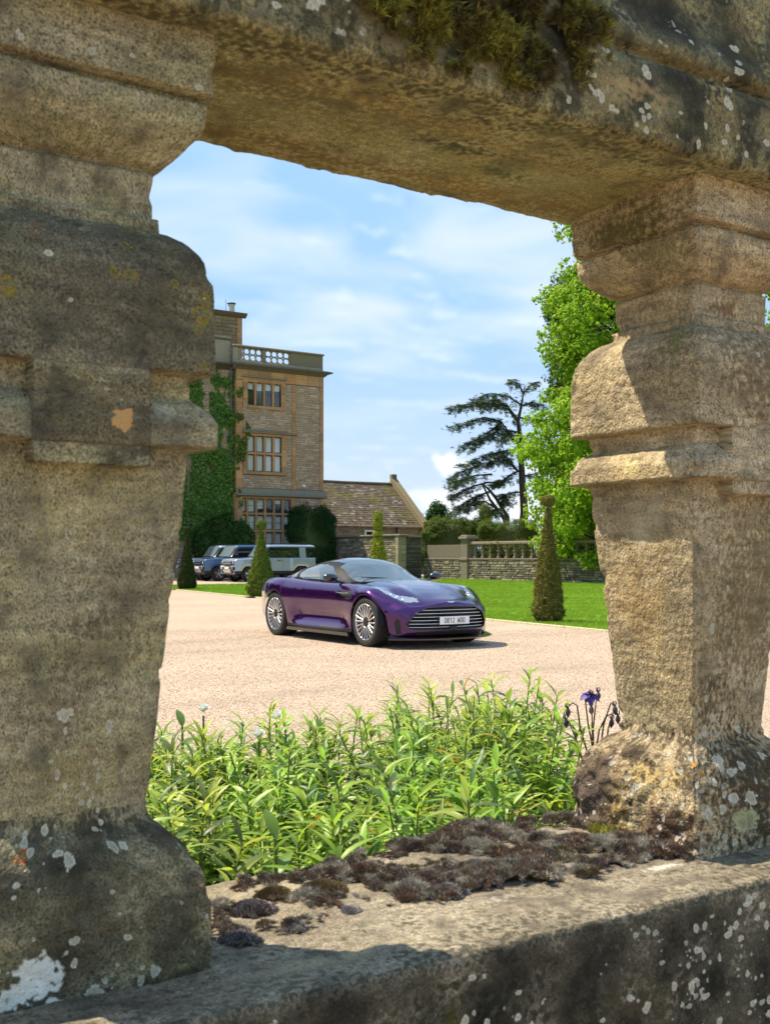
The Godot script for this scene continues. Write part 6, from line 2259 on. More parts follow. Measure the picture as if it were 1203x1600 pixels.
# ---------------------------------------------------------------- garden walls and the balustrade
const SB := 36.8
func garden_walls() -> void:
	var g := RandomNumberGenerator.new()
	g.seed = 400
	# wall from the house towards the camera, its long face to the left; then a short shaded return to the balustrade
	var v0 := 53.0
	var s1 := 35.1
	var hgt := 2.52
	var L := 10.9
	var t := thing("garden_wall", "rubble garden wall with pale corner piers running from the yew towards the lawn", "wall", G(s1, 0, v0), PHI - PI / 2)
	# local x runs towards the camera, the wall lies at negative x
	var b := MB.new()
	b.col = Color(0.14, 0.12, 0.09)
	b.box(Vector3(-L / 2, hgt / 2, -0.25), Vector3(L, hgt, 0.48))
	part("core", b.done(), MRUBBLE, t)
	b = MB.new()
	rubble(b, -L, -0.26, 0, hgt, 0.0, 0.15, 0.4, g, PAL_WALL)
	tag(part("stones", b.done(), MRUBBLE, t), "", "", "", "stuff")
	blocks("pier_block", t, -0.26, 0.05, 0, hgt, -0.5, 0.06, 0.35, g, MASHLAR, false, 0, PAL_BUFF)
	blocks("pier_block", t, -2.5, -2.2, 0, hgt, -0.3, 0.05, 0.35, g, MASHLAR, false, 40, PAL_BUFF)
	var n := 0
	var x := -L
	while x < 0.0:
		b = MB.new()
		b.col = Color(0.20, 0.175, 0.135) * g.randf_range(0.8, 1.2)
		b.box(Vector3(x + 0.4, hgt + 0.06, -0.25), Vector3(0.79, 0.13, 0.72), 0.04)
		piece("coping_stone", n, b.done(), MASHLAR, t)
		n += 1
		x += 0.8
	var t2 := thing("garden_wall", "short dark return of the garden wall, left of the balustrade", "wall", G(s1 + 0.52, 0, v0), PHI)
	b = MB.new()
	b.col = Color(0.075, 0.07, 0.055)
	var L2: float = SB - s1 - 0.50
	b.box(Vector3(L2 / 2, hgt / 2 - 0.05, -0.35), Vector3(L2, hgt - 0.1, 0.4))
	part("core", b.done(), MRUBBLE, t2)
	b = MB.new()
	rubble(b, 0.0, L2, 0, hgt - 0.1, -0.14, 0.15, 0.38, g, [Color(0.115, 0.105, 0.082), Color(0.085, 0.078, 0.062), Color(0.14, 0.125, 0.10)])  # shade of this face painted in: stones darker than the long wall
	tag(part("stones", b.done(), MRUBBLE, t2), "", "", "", "stuff")
	b = MB.new()
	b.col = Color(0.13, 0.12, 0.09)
	b.box(Vector3(L2 / 2 + 0.06, hgt - 0.03, -0.35), Vector3(L2 - 0.1, 0.13, 0.6), 0.04)
	part("coping", b.done(), MASHLAR, t2)
	# low wall along the lawn, running towards the camera: solid part, then balusters between piers
	var wall := thing("balustrade", "stone balustrade on a low rubble wall along the far side of the lawn", "balustrade", G(SB, 0, 40.0), PHI - PI / 2)
	# local: x runs from the camera's side away (V), z faces the lawn (-U)
	var inv := wall.transform.affine_inverse()
	var lx := func(v: float) -> float: return (inv * G(SB, 0, v)).x
	var z_in := (inv * G(SB - 1.0, 0, 40.0)).z       # which way the lawn lies
	var far: float = lx.call(v0 - 0.15)
	var near: float = lx.call(20.0)
	var x0 := minf(far, near)
	var x1 := maxf(far, near)
	b = MB.new()
	b.col = Color(0.16, 0.14, 0.11)
	b.box(Vector3((x0 + x1) / 2, 0.58, -0.22 * signf(z_in)), Vector3(x1 - x0, 1.14, 0.42))
	part("core", b.done(), MRUBBLE, wall)
	b = MB.new()
	rubble(b, x0, x1, 0.0, 1.15, 0.0, 0.135, 0.34, g, PAL_WALL, [], 0.05)
	var face := Transform3D() if z_in > 0 else Transform3D(Basis(Vector3.UP, PI), Vector3(x0 + x1, 0, 0))
	tag(part("stones", b.done(), MRUBBLE, wall, face), "", "", "", "stuff")
	b = MB.new()
	b.col = Color(0.19, 0.165, 0.13)
	b.box(Vector3((x0 + x1) / 2, 1.19, -0.2 * signf(z_in)), Vector3(x1 - x0, 0.09, 0.52), 0.02)
	part("base_course", b.done(), MASHLAR, wall)
	# piers: the first where the solid wall ends
	var piers := [lx.call(48.8), lx.call(41.3), lx.call(33.8), lx.call(26.3)]
	var rail_y := 2.06
	for i in piers.size():
		b = MB.new()
		b.col = Color(0.21, 0.18, 0.14)
		b.box(Vector3(piers[i], 1.15, -0.2 * signf(z_in)), Vector3(0.62, 2.3, 0.62), 0.02)
		b.box(Vector3(piers[i], 1.18, -0.2 * signf(z_in)), Vector3(0.72, 0.16, 0.72), 0.03)
		b.box(Vector3(piers[i], 2.36, -0.2 * signf(z_in)), Vector3(0.84, 0.16, 0.84), 0.04)
		b.box(Vector3(piers[i], 2.48, -0.2 * signf(z_in)), Vector3(0.66, 0.10, 0.66), 0.04)
		piece("pier", i, b.done(), MASHLAR, wall)
	# solid length beyond the first pier
	b = MB.new()
	b.col = Color(0.17, 0.15, 0.115)
	var fa: float = piers[0]
	b.box(Vector3((fa + far) / 2, 1.60, -0.22 * signf(z_in)), Vector3(absf(far - fa) - 0.6, 0.80, 0.40))
	part("solid_panel", b.done(), MRUBBLE, wall)
	var bal := MB.new()
	bal.col = Color(0.24, 0.205, 0.155)
	bal.box(Vector3(0, 0.05, 0), Vector3(0.20, 0.10, 0.20), 0.015)
	bal.box(Vector3(0, 0.22, 0), Vector3(0.13, 0.24, 0.13), 0.02)
	bal.box(Vector3(0, 0.40, 0), Vector3(0.19, 0.10, 0.19), 0.02)
	bal.box(Vector3(0, 0.56, 0), Vector3(0.14, 0.24, 0.14), 0.02)
	bal.box(Vector3(0, 0.73, 0), Vector3(0.21, 0.10, 0.21), 0.015)
	var bm := bal.done()
	n = 0
	for i in piers.size() - 1:
		var pa: float = piers[i]
		var pb: float = piers[i + 1]
		var dirn := signf(pb - pa)
		var cnt := 10
		for k in cnt:
			var px := pa + dirn * (0.31 + (absf(pb - pa) - 0.62) * (k + 0.5) / cnt)
			piece("baluster", n, bm, MASHLAR, wall, Transform3D(Basis(), Vector3(px, 1.235, -0.2 * signf(z_in))))
			n += 1
		b = MB.new()
		b.col = Color(0.23, 0.20, 0.155)
		b.box(Vector3((pa + pb) / 2, rail_y, -0.2 * signf(z_in)), Vector3(absf(pb - pa) - 0.60, 0.17, 0.44), 0.04)
		piece("rail", i, b.done(), MASHLAR, wall)
# ---------------------------------------------------------------- leaves and crowns
# one leaf along +z from the origin, its upper face to +y; folded along the midrib and drooping
func leaf_into(b: MB, at: Transform3D, l: float, w: float, droop: float, fold: float, n := 3) -> void:
	var rows := []
	for i in n + 1:
		var t := i / float(n)
		var ww := w * 0.5 * pow(sin(PI * clampf(t * 0.93 + 0.05, 0, 1)), 0.8)
		if i == n: ww = w * 0.02
		var c := Vector3(0, -droop * t * t * l, t * l)
		rows.append([at * (c + Vector3(-ww, fold * ww, 0)), at * c, at * (c + Vector3(ww, fold * ww, 0))])
	var up := at.basis.y
	var o := b.p.size()
	for r in rows:
		for q in r: b.vert(q)
	for i in n:
		for k in 2:
			var a := o + i * 3 + k
			b.ix.append_array(PackedInt32Array([a, a + 3, a + 1, a + 1, a + 3, a + 4]))
	if up.dot((rows[1][0] - rows[0][1]).cross(rows[0][2] - rows[0][1])) == 99.0: pass

func leaf_cluster(n: int, size: float, l: float, w: float, sd: int) -> ArrayMesh:
	var g := RandomNumberGenerator.new()
	g.seed = sd
	var b := MB.new()
	for i in n:
		var k := g.randf_range(0.78, 1.15)
		b.col = Color(k, k, k)
		var bs := Basis(Vector3.UP, g.randf() * TAU) * Basis(Vector3.RIGHT, g.randf_range(-0.5, 0.9))
		leaf_into(b, Transform3D(bs, Vector3(g.randfn(0, 0.5), g.randfn(0, 0.35), g.randfn(0, 0.5)) * size), l * g.randf_range(0.7, 1.2), w * g.randf_range(0.8, 1.2), 0.3, 0.25, 2)
	return b.done()

# leaves over the outside of a lumpy body; power < 1 makes the body boxier
func clothe(xf: Array, cc: PackedColorArray, c: Vector3, r: Vector3, n: int, g: RandomNumberGenerator, pal: Array, power := 1.0, deep := 0.25, lum := 0.15, noise: FastNoiseLite = null) -> void:
	for i in n:
		var d := Vector3(g.randfn(0, 1), g.randfn(0, 1), g.randfn(0, 1)).normalized()
		if power < 0.8:   # spread evenly over a boxy body
			d = Vector3(g.randf_range(-1, 1), g.randf_range(-1, 1), g.randf_range(-1, 1))
			d[g.randi() % 3] = 1.0 if g.randf() < 0.5 else -1.0
			d = d.normalized()
		var e := Vector3(signf(d.x) * pow(absf(d.x), power), signf(d.y) * pow(absf(d.y), power), signf(d.z) * pow(absf(d.z), power))
		var k := 1.0 - deep * g.randf() * g.randf()
		if noise: k *= 1.0 + lum * noise.get_noise_3dv(e * r + c)
		var p := c + e * r * k
		if p.y < 0.02: continue
		var up := (d + Vector3(0, 0.35, 0) + Vector3(g.randfn(0, 0.35), g.randfn(0, 0.35), g.randfn(0, 0.35))).normalized()
		xf.append(Transform3D(basis_up(up, g.randf() * TAU).scaled(Vector3.ONE * g.randf_range(0.7, 1.3)), p))
		cc.append((pal[g.randi() % pal.size()] as Color) * g.randf_range(0.8, 1.2))

func blob_mesh(c: Vector3, r: Vector3, power := 1.0) -> ArrayMesh:
	var b := MB.new()
	var pts := PackedVector3Array()
	for i in 11:
		for k in 16:
			var th := PI * i / 10.0
			var an := TAU * k / 16.0
			var d := Vector3(sin(th) * cos(an), cos(th), sin(th) * sin(an))
			var q := c + Vector3(signf(d.x) * pow(absf(d.x), power), signf(d.y) * pow(absf(d.y), power), signf(d.z) * pow(absf(d.z), power)) * r
			q.y = maxf(q.y, 0.0)
			pts.append(q)
	b.grid(pts, 11, 16, true)
	return b.done()

func bush(called: String, label: String, category: String, at: Vector3, blobs: Array, leaf: Mesh, dens: float, pal: Array, sd: int, power := 1.0, deep := 0.25, m: Material = null, group := "") -> Node3D:
	var g := RandomNumberGenerator.new()
	g.seed = sd
	var t := thing(called, label, category, at, 0.0, group)
	var xf := []
	var cc := PackedColorArray()
	var nz := fnl(1.1, 3, sd)
	for q in blobs:
		var r: Vector3 = q[1]
		clothe(xf, cc, q[0], r, int(dens * (r.x * r.y + r.y * r.z + r.x * r.z) * 4.0), g, pal, power, deep, 0.22, nz)
	for i in blobs.size(): piece("inner_twigs", i, blob_mesh(blobs[i][0], (blobs[i][1] as Vector3) * 0.80, power), MCORE, t)
	scatter("foliage", leaf, m if m else MLEAF, xf, cc, t)
	return t

func lime(label: String, at: Vector3, sd: int, girth: Array, leaf: Mesh) -> void:
	var g := RandomNumberGenerator.new()
	g.seed = sd
	var t := thing("lime_tree", label, "tree", at, g.randf() * TAU, "tall lime trees beyond the lawn wall")
	var top: float = girth[-1][0]
	var b := MB.new()
	var path := []
	var rr := []
	for i in 10:
		path.append(Vector3(g.randfn(0, 0.12) * i * 0.3, top * 0.92 * i / 9.0, g.randfn(0, 0.12) * i * 0.3))
		rr.append(lerpf(0.48, 0.05, pow(i / 9.0, 0.8)) + (0.15 if i == 0 else 0.0))
	b.tube(path, rr, 10)
	part("trunk", b.done(), MBARK, t)
	var xf := []
	var cc := PackedColorArray()
	var pal := [Color(0.28, 0.468, 0.0286), Color(0.35, 0.52, 0.039), Color(0.238, 0.416, 0.026), Color(0.392, 0.546, 0.052)]
	b = MB.new()
	var n := 0
	var y: float = girth[0][0]
	while y < top:
		var R := tab(girth, y)
		var cnt := int(4 + R * 1.9)
		for k in cnt:
			var an := TAU * (k + g.randf()) / cnt
			var q := g.randf_range(0.6, 1.05)
			var c := Vector3(cos(an) * R * q, y + g.randfn(0, 0.5), sin(an) * R * q)
			var r := g.randf_range(0.5, 1.2) * (0.55 + 0.09 * R)
			clothe(xf, cc, c, Vector3(r * 1.25, r * 0.8, r * 1.25), int(105 * r), g, pal, 1.0, 0.95)
			if n % 2 == 0:
				var y0 := clampf(y - R * 0.55, 0.8, top * 0.85)
				var a0 := Vector3(0, y0, 0)
				b.tube([a0, a0.lerp(c, 0.5) + Vector3(0, 0.25, 0), c], [0.10, 0.06, 0.015], 6, false)
			n += 1
		y += 0.62
	part("limbs", b.done(), MBARK, t)
	scatter("crown", leaf, MLEAF, xf, cc, t)

func cedar() -> void:
	var g := RandomNumberGenerator.new()
	g.seed = 61
	var D := 85.0
	var P := func(zx: float, zy: float, off := 0.0) -> Vector3:
		var px := 680.0 + zx / 5.468
		var py := 580.0 + zy / 5.468
		return Vector3((px - 808.0) / 1700.0 * D, H + (870.0 - py) / 1700.0 * D, off)
	var t := thing("cedar_tree", "dark cedar with flat tiered branches and bare crossing limbs against the sky", "tree", Vector3((808.0 - 601.5) / 1700.0 * D, 0, -D))
	var b := MB.new()
	b.tube([P.call(720, 1650), P.call(760, 1200), P.call(740, 900), P.call(734, 770), P.call(725, 560), P.call(705, 430), P.call(735, 290), P.call(762, 120)], [0.40, 0.32, 0.26, 0.23, 0.20, 0.15, 0.09, 0.03], 10)
	b.tube([P.call(600, 1600, 1.0), P.call(585, 1270, 0.8), P.call(500, 1160, 0.9), P.call(455, 1100, 1.0), P.call(385, 965, 1.2)], [0.24, 0.18, 0.12, 0.10, 0.05], 8)
	b.tube([P.call(640, 1600, -1.0), P.call(625, 1240, -0.8), P.call(540, 1090, -1.2), P.call(480, 1010, -1.4), P.call(420, 950, -1.5)], [0.24, 0.17, 0.12, 0.10, 0.05], 8)
	part("trunk", b.done(), MBARK, t)
	# tiers: from the stem outwards
	var tiers := [
		[[750, 190], [700, 120], [610, 92]], [[745, 200], [800, 130], [870, 100]], [[735, 290], [620, 210], [470, 185], [310, 245]], [[710, 420], [600, 290], [480, 255], [390, 305]],
		[[700, 430], [590, 300], [330, 290], [105, 328]], [[690, 600], [560, 420], [430, 380], [290, 410], [140, 456]], [[675, 605], [560, 440], [470, 500], [340, 570], [225, 612]], [[690, 520], [600, 530], [520, 625]], [[650, 560], [520, 520], [400, 580], [300, 665]],
		[[700, 850], [640, 765], [560, 690], [430, 715], [300, 765]], [[735, 680], [640, 680], [540, 700], [440, 735]], [[700, 850], [600, 760], [390, 790], [180, 800]], [[400, 800], [270, 840], [170, 880], [110, 935]], [[480, 880], [330, 900], [200, 945], [105, 990]],
		[[420, 960], [320, 985], [210, 1040], [100, 1085]], [[460, 1030], [370, 1065], [280, 1110], [140, 1200]], [[500, 1160], [420, 1115], [320, 1125], [230, 1170], [100, 1225]], [[740, 840], [650, 880], [600, 920], [530, 945]], [[760, 1030], [680, 1030], [570, 1045]], [[420, 950], [500, 960], [540, 960]], [[585, 1180], [520, 1180], [450, 1220]], [[620, 1100], [580, 1110], [640, 1100]],
		[[735, 560], [830, 540], [930, 600]], [[740, 700], [860, 690], [980, 760]], [[750, 900], [880, 860], [1000, 940]], [[735, 300], [830, 260], [950, 300]], [[730, 400], [860, 380], [1000, 430]]]
	b = MB.new()
	var xf := []
	var cc := PackedColorArray()
	var pal := [Color(0.085, 0.135, 0.075), Color(0.11, 0.165, 0.085), Color(0.075, 0.115, 0.075), Color(0.14, 0.19, 0.085)]
	var n := 0
	for q in tiers:
		var off := g.randf_range(-3.5, 3.5)
		var path := []
		var rr := []
		for i in q.size():
			path.append(P.call(q[i][0], q[i][1], off * i / (q.size() - 1.0)))
			rr.append(lerpf(0.085, 0.018, i / (q.size() - 1.0)))
		b.tube(path, rr, 6, false)
		for i in path.size() - 1:
			var a: Vector3 = path[i]
			var e: Vector3 = path[i + 1]
			var cnt := int(a.distance_to(e) * (72.0 if i > 0 else 18.0))
			for k in cnt:
				var f := g.randf()
				var side := g.randfn(0, 0.75)
				var p := a.lerp(e, f) + Vector3(g.randfn(0, 0.22), g.randfn(0.0, 0.09) - absf(side) * 0.22 - 0.02, side)
				xf.append(Transform3D(Basis(Vector3.UP, g.randf() * TAU) * Basis(Vector3.RIGHT, g.randfn(0, 0.3)), p))
				cc.append((pal[g.randi() % 4] as Color) * g.randf_range(0.7, 1.2))
				if g.randf() < 0.14:   # hanging twig ends
					xf.append(Transform3D(Basis(Vector3.UP, g.randf() * TAU) * Basis(Vector3.RIGHT, 1.2), p - Vector3(0, 0.22, 0)))
					cc.append((pal[g.randi() % 4] as Color) * g.randf_range(0.7, 1.1))
		n += 1
	part("limbs", b.done(), MBARK, t)
	var sm := MB.new()
	for i in 9:
		var an := TAU * i / 9.0 + g.randf() * 0.4
		leaf_into(sm, Transform3D(Basis(Vector3.UP, an) * Basis(Vector3.RIGHT, g.randf_range(-0.25, 0.1)), Vector3.ZERO), g.randf_range(0.16, 0.30), 0.05, 0.1, 0.1, 2)
	scatter("needle_sprays", sm.done(), MNEEDLE, xf, cc, t)

func trees() -> void:
	var cl := leaf_cluster(7, 0.16, 0.15, 0.125, 1)
	var girth := [[1.0, 2.64], [2.2, 4.4], [4.0, 5.02], [6.5, 5.19], [8.6, 4.49], [10.2, 3.08], [11.6, 4.31], [13.2, 4.4], [14.6, 3.78], [15.8, 2.55], [17.0, 3.43], [19.0, 3.34], [22.0, 2.55], [25.0, 1.23], [26.5, 0.3]]
	lime("bright green lime tree overhanging the balustrade left of the sunlit pier", G(39.9, 0, 38.9), 71, girth, cl)
	lime("lime tree standing nearer, glimpsed only past the right edge of the right pier", G(40.5, 0, 25.5), 73, girth, cl)
	cedar()
	drive_trees()
	var dark := leaf_cluster(6, 0.22, 0.20, 0.14, 2)
	var ev := [Color(0.0376, 0.101, 0.0243), Color(0.0513, 0.131, 0.0304), Color(0.0308, 0.0787, 0.0213), Color(0.0684, 0.153, 0.038)]
	var e := [[Vector3(0, 13.2, 0), Vector3(2.4, 3.2, 2.4)], [Vector3(1.6, 8.0, 0), Vector3(3.6, 4.4, 3.4)], [Vector3(-0.9, 17.6, 0.5), Vector3(1.9, 2.3, 1.9)], [Vector3(2.5, 19.5, 0), Vector3(2.6, 3.4, 2.6)], [Vector3(0.5, 3.5, 0), Vector3(2.8, 3.4, 2.8)]]
	bush("evergreen_tree", "dark evergreen showing through the gaps of the lime tree", "tree", Vector3(13.2, 0, -72.0), e, dark, 14.0, ev, 81)
	# small conifer behind the hedge
	bush("conifer", "small dark conifer above the hedge beside the barn gable", "tree", Vector3(4.15, 0, -86.0), [[Vector3(0, 4.0, 0), Vector3(0.95, 1.6, 0.95)], [Vector3(-0.55, 3.4, 0), Vector3(0.7, 1.0, 0.8)], [Vector3(0.75, 3.5, 0), Vector3(0.7, 1.0, 0.8)], [Vector3(0, 2.0, 0), Vector3(1.5, 2.0, 1.5)]], dark, 26.0, ev, 82)
	var fine := leaf_cluster(6, 0.09, 0.10, 0.04, 3)
	var yew := [Color(0.0342, 0.0912, 0.0213), Color(0.0479, 0.119, 0.0243), Color(0.0257, 0.0684, 0.0182)]
	var p := fp(486, 870, 61.4)
	bush("clipped_yew", "big clipped dark yew against the house front", "shrub", G(p.x, 0, 61.4), [[Vector3(0, 2.2, 0), Vector3(1.6, 2.35, 1.1)]], fine, 260.0, yew, 83, 0.62, 0.12)
	p = fp(346, 870, 62.2)
	var lg := leaf_cluster(7, 0.13, 0.20, 0.055, 4)
	bush("wall_shrub", "loose green shrub on the house wall behind the parked cars", "shrub", G(p.x, 0, 62.2), [[Vector3(0, 2.4, 0), Vector3(1.3, 1.6, 0.8)], [Vector3(-0.9, 2.1, 0.3), Vector3(0.9, 1.3, 0.7)], [Vector3(1.1, 2.2, -0.4), Vector3(0.9, 1.4, 0.7)], [Vector3(0.2, 1.0, 0), Vector3(1.6, 1.2, 0.8)]], lg, 60.0, [Color(0.05, 0.115, 0.022), Color(0.07, 0.15, 0.03), Color(0.035, 0.085, 0.018)], 84, 1.0, 0.5)
	var hd := [Color(0.0941, 0.16, 0.0182), Color(0.125, 0.185, 0.0228), Color(0.0732, 0.135, 0.0182), Color(0.178, 0.185, 0.0285)]
	bush("hedge", "clipped dark hedge mound left of the cedar, behind the wall", "hedge", Vector3((703.0 - 601.5) / 1700.0 * 72.0, 0, -72.0), [[Vector3(0, 2.0, 0), Vector3(1.85, 1.85, 1.5)]], fine, 220.0, hd, 85, 0.6, 0.12)
	bush("hedge", "longer clipped dark hedge under the cedar, behind the balustrade", "hedge", Vector3((792.0 - 601.5) / 1700.0 * 71.0, 0, -71.0), [[Vector3(0, 1.95, 0), Vector3(2.1, 1.75, 1.4)]], fine, 220.0, hd, 86, 0.55, 0.12)
	bush("background_shrub", "pale young tree top between the hedges and the cedar", "shrub", Vector3((752.0 - 601.5) / 1700.0 * 80.0, 0, -80.0), [[Vector3(0, 3.2, 0), Vector3(1.1, 1.1, 1.0)], [Vector3(0.3, 4.4, 0), Vector3(0.6, 0.9, 0.6)], [Vector3(-1.6, 3.0, 0), Vector3(1.0, 0.9, 0.9)]], lg, 22.0, [Color(0.14, 0.19, 0.035), Color(0.10, 0.15, 0.03)], 87, 1.0, 0.8)
	# arching golden shrub that leans through the balusters
	var g := RandomNumberGenerator.new()
	g.seed = 88
	var q := fp(770, 870, 49.0)
	var arch := thing("golden_shrub", "yellow-green arching shrub spilling over the balustrade", "shrub", G(SB + 1.1, 0, 46.6))
	var b := MB.new()
	var xf := []
	var cc := PackedColorArray()
	for i in 60:
		var an := g.randf() * TAU
		var rch := g.randf_range(0.5, 1.5)
		var hh := g.randf_range(1.9, 3.0)
		var path := []
		for k in 6:
			var f := k / 5.0
			path.append(Vector3(cos(an) * rch * f * f + g.randfn(0, 0.03), hh * (f - 0.22 * f * f * f), sin(an) * rch * f * f))
		b.tube(path, [0.02, 0.016, 0.012, 0.01, 0.007, 0.003], 4, false)
		for k in 70:
			var f := g.randf_range(0.25, 1.0)
			var j := mini(int(f * 5), 4)
			xf.append(Transform3D(Basis(Vector3.UP, g.randf() * TAU), (path[j] as Vector3).lerp(path[j + 1], f * 5 - j)))
			cc.append(Color(0.20, 0.23, 0.035).lerp(Color(0.12, 0.17, 0.03), g.randf()) * g.randf_range(0.8, 1.2))
	part("stems", b.done(), MBARK, arch)
	scatter("foliage", leaf_cluster(4, 0.05, 0.07, 0.03, 5), MLEAF, xf, cc, arch)
	bush("flowering_shrub", "pale flowering shrub behind the balustrade beside the tall topiary", "shrub", G(SB + 1.0, 0, 42.6), [[Vector3(0, 1.6, 0), Vector3(0.9, 1.2, 0.9)], [Vector3(0.4, 2.4, 0), Vector3(0.5, 0.6, 0.5)]], lg, 30.0, [Color(0.22, 0.20, 0.10), Color(0.16, 0.17, 0.06), Color(0.32, 0.25, 0.18)], 89, 1.0, 0.7)
	bush("background_shrub", "dark green shrub low behind the balusters", "shrub", G(SB + 1.2, 0, 50.2), [[Vector3(0, 1.0, 0), Vector3(0.9, 1.0, 1.2)]], lg, 40.0, [Color(0.05, 0.085, 0.025), Color(0.07, 0.10, 0.03)], 90, 1.0, 0.6)
	# ivy on the recessed wing, thinning out over the tower quoin
	var mask := fnl(0.55, 4, 91)
	xf = []
	cc = PackedColorArray()
	var il := leaf_cluster(4, 0.10, 0.15, 0.14, 6)
	var corner := fp(505.0, 870.0, HV).x
	var ql := fp(370.0, 800, HV).x
	for i in 15000:
		var s := ql - 4.6 + g.randf() * 6.3
		var y := g.randf_range(2.5, 13.9)
		var dx := s - ql
		var m := mask.get_noise_2d(s * 1.3, y * 0.9)
		var lim := -0.55
		if dx > -0.02: lim = -0.05 + dx * 0.55 + absf(y - 8.5) * 0.06
		else: lim = -0.26 + 0.18 * sin(s * 5.0) - sstep(9.0, 4.0, y) * 0.25 + sstep(11.6, 13.9, y) * 0.75 + sstep(-3.2, -4.4, dx) * 0.5 - 0.0
		if m < lim: continue
		var back := 0.5 if dx < 0.0 else -0.03
		var thick := clampf((m - lim) * 0.5, 0.0, 0.45) * g.randf() * (1.0 if dx < 0 else 0.25)
		var up := (-V + Vector3(0, 0.6, 0) + Vector3(g.randfn(0, 0.35), g.randfn(0, 0.35), g.randfn(0, 0.35))).normalized()
		xf.append(Transform3D(basis_up(up, g.randf() * TAU).scaled(Vector3.ONE * g.randf_range(0.7, 1.2)), G(s, y, HV + back - 0.05 - thick)))
		var c := Color(0.13, 0.26, 0.055).lerp(Color(0.24, 0.40, 0.085), g.randf())
		if dx > -0.05 and g.randf() < 0.6: c = Color(0.17, 0.18, 0.04)
		if g.randf() < 0.08: c = Color(0.22, 0.30, 0.10)
		cc.append(c * g.randf_range(0.75, 1.2))
	tag(scatter("ivy", il, MLEAF, xf, cc), "green ivy covering the recessed wall left of the tower corner", "ivy")

# the belt of trees left of the forecourt, beyond the left pier: the flank of the purple car mirrors it
func drive_trees() -> void:
	var lf := leaf_cluster(6, 0.30, 0.32, 0.24, 9)
	var pal := [Color(0.05, 0.10, 0.025), Color(0.07, 0.13, 0.03), Color(0.04, 0.075, 0.02)]
	var g := RandomNumberGenerator.new()
	g.seed = 640
	for i in 7:
		var at := Vector3(-27.0 + g.randfn(0, 1.0), 0, -8.0 - i * 7.0)
		var t := bush("beech_tree", "broad green tree in the belt left of the forecourt, outside the view", "tree", at, [[Vector3(0, 5.5, 0), Vector3(3.6, 4.2, 3.8)], [Vector3(g.randfn(0, 1), 9.0, g.randfn(0, 1)), Vector3(2.4, 2.6, 2.4)], [Vector3(0, 1.6, 0), Vector3(2.6, 1.8, 3.6)]], lf, 5.0, pal, 641 + i, 1.0, 0.35, null, "belt of trees left of the forecourt")
		var b := MB.new()
		b.tube([Vector3(0, 0, 0), Vector3(0.1, 5, 0), Vector3(0, 9, 0)], [0.35, 0.25, 0.08], 8)
		part("trunk", b.done(), MBARK, t)

# ---------------------------------------------------------------- topiary
func topiary(label: String, at: Vector3, cone: Array, tops: Array, pal: Array, sd: int) -> void:
	var g := RandomNumberGenerator.new()
	g.seed = sd
	var t := thing("topiary", label, "topiary", at, 0.0, "clipped topiaries along the lawn edge")
	var b := MB.new()
	b.tube([Vector3(0, -0.02, 0), Vector3(0.01, cone[-1][0], 0), Vector3(0, (tops[0][0] as float), 0)], [0.045, 0.03, 0.015], 8)
	part("trunk", b.done(), MBARK, t)
	var prof := []
	for q in cone: prof.append([q[1] * 0.6, q[0]])
	b = MB.new()
	b.lathe(prof, 14)
	part("inner_twigs", b.done(), MCORE, t)
	var tuft := leaf_cluster(8, 0.018, 0.036, 0.010, 7)
	var nz := fnl(5.0, 3, sd)
	var xf := []
	var cc := PackedColorArray()
	var h1: float = cone[-1][0]
	var n := 0
	while n < 8500:
		var y := g.randf() * h1
		var R := tab(cone, y)
		if g.randf() > R / 0.46: continue
		n += 1
		var an := g.randf() * TAU
		var rr := R * (1.0 - 0.30 * g.randf() * g.randf()) * (1.0 + 0.26 * nz.get_noise_3d(cos(an) * 0.4, y, sin(an) * 0.4)) + absf(g.randfn(0, 0.014)) + (g.randf() * 0.07 if g.randf() < 0.05 else 0.0)
		var out := Vector3(cos(an), 0.35, sin(an))
		xf.append(Transform3D(basis_up((out + Vector3(g.randfn(0, 0.5), g.randfn(0.1, 0.5), g.randfn(0, 0.5))).normalized(), g.randf() * TAU).scaled(Vector3.ONE * g.randf_range(0.8, 1.5)), Vector3(cos(an) * rr, y, sin(an) * rr)))
		cc.append((pal[g.randi() % pal.size()] as Color) * g.randf_range(0.7, 1.25))
	scatter("foliage", tuft, MNEEDLE, xf, cc, t)
	for i in tops.size():
		xf = []
		cc = PackedColorArray()
		clothe(xf, cc, Vector3(0, tops[i][0], 0), Vector3(tops[i][1], tops[i][2], tops[i][1]), 900, g, pal, 0.9, 0.3, 0.15, nz)
		var k := sub("ball", t)
		part("inner_twigs", blob_mesh(Vector3(0, tops[i][0], 0), Vector3(tops[i][1], tops[i][2], tops[i][1]) * 0.75), MCORE, k)
		scatter("foliage", tuft, MNEEDLE, xf, cc, k)
	# bare earth round the stem
	var soil := grained([c8(26, 20, 14), c8(44, 34, 24), c8(60, 46, 34)], 0.5, 0.95, 2.0, 0.04, 4, 97, 128)
	b = MB.new()
	var pts := PackedVector3Array()
	for i in 5:
		for k in 20:
			var an := TAU * k / 20.0
			var rr := 0.52 * i / 4.0 * (1.0 + 0.18 * nz.get_noise_2d(cos(an) * 3.0, sin(an) * 3.0))
			pts.append(Vector3(cos(an) * rr, 0.03 + 0.035 * (1.0 - i / 4.0) + 0.012 * nz.get_noise_2d(cos(an) * rr * 20.0, sin(an) * rr * 20.0) + 0.006, sin(an) * rr))
	b.grid(pts, 5, 20, true)
	var o := part("topiary_soil", b.done(), soil, null, Transform3D(Basis(), at))
	o.set_meta("kind", "structure")

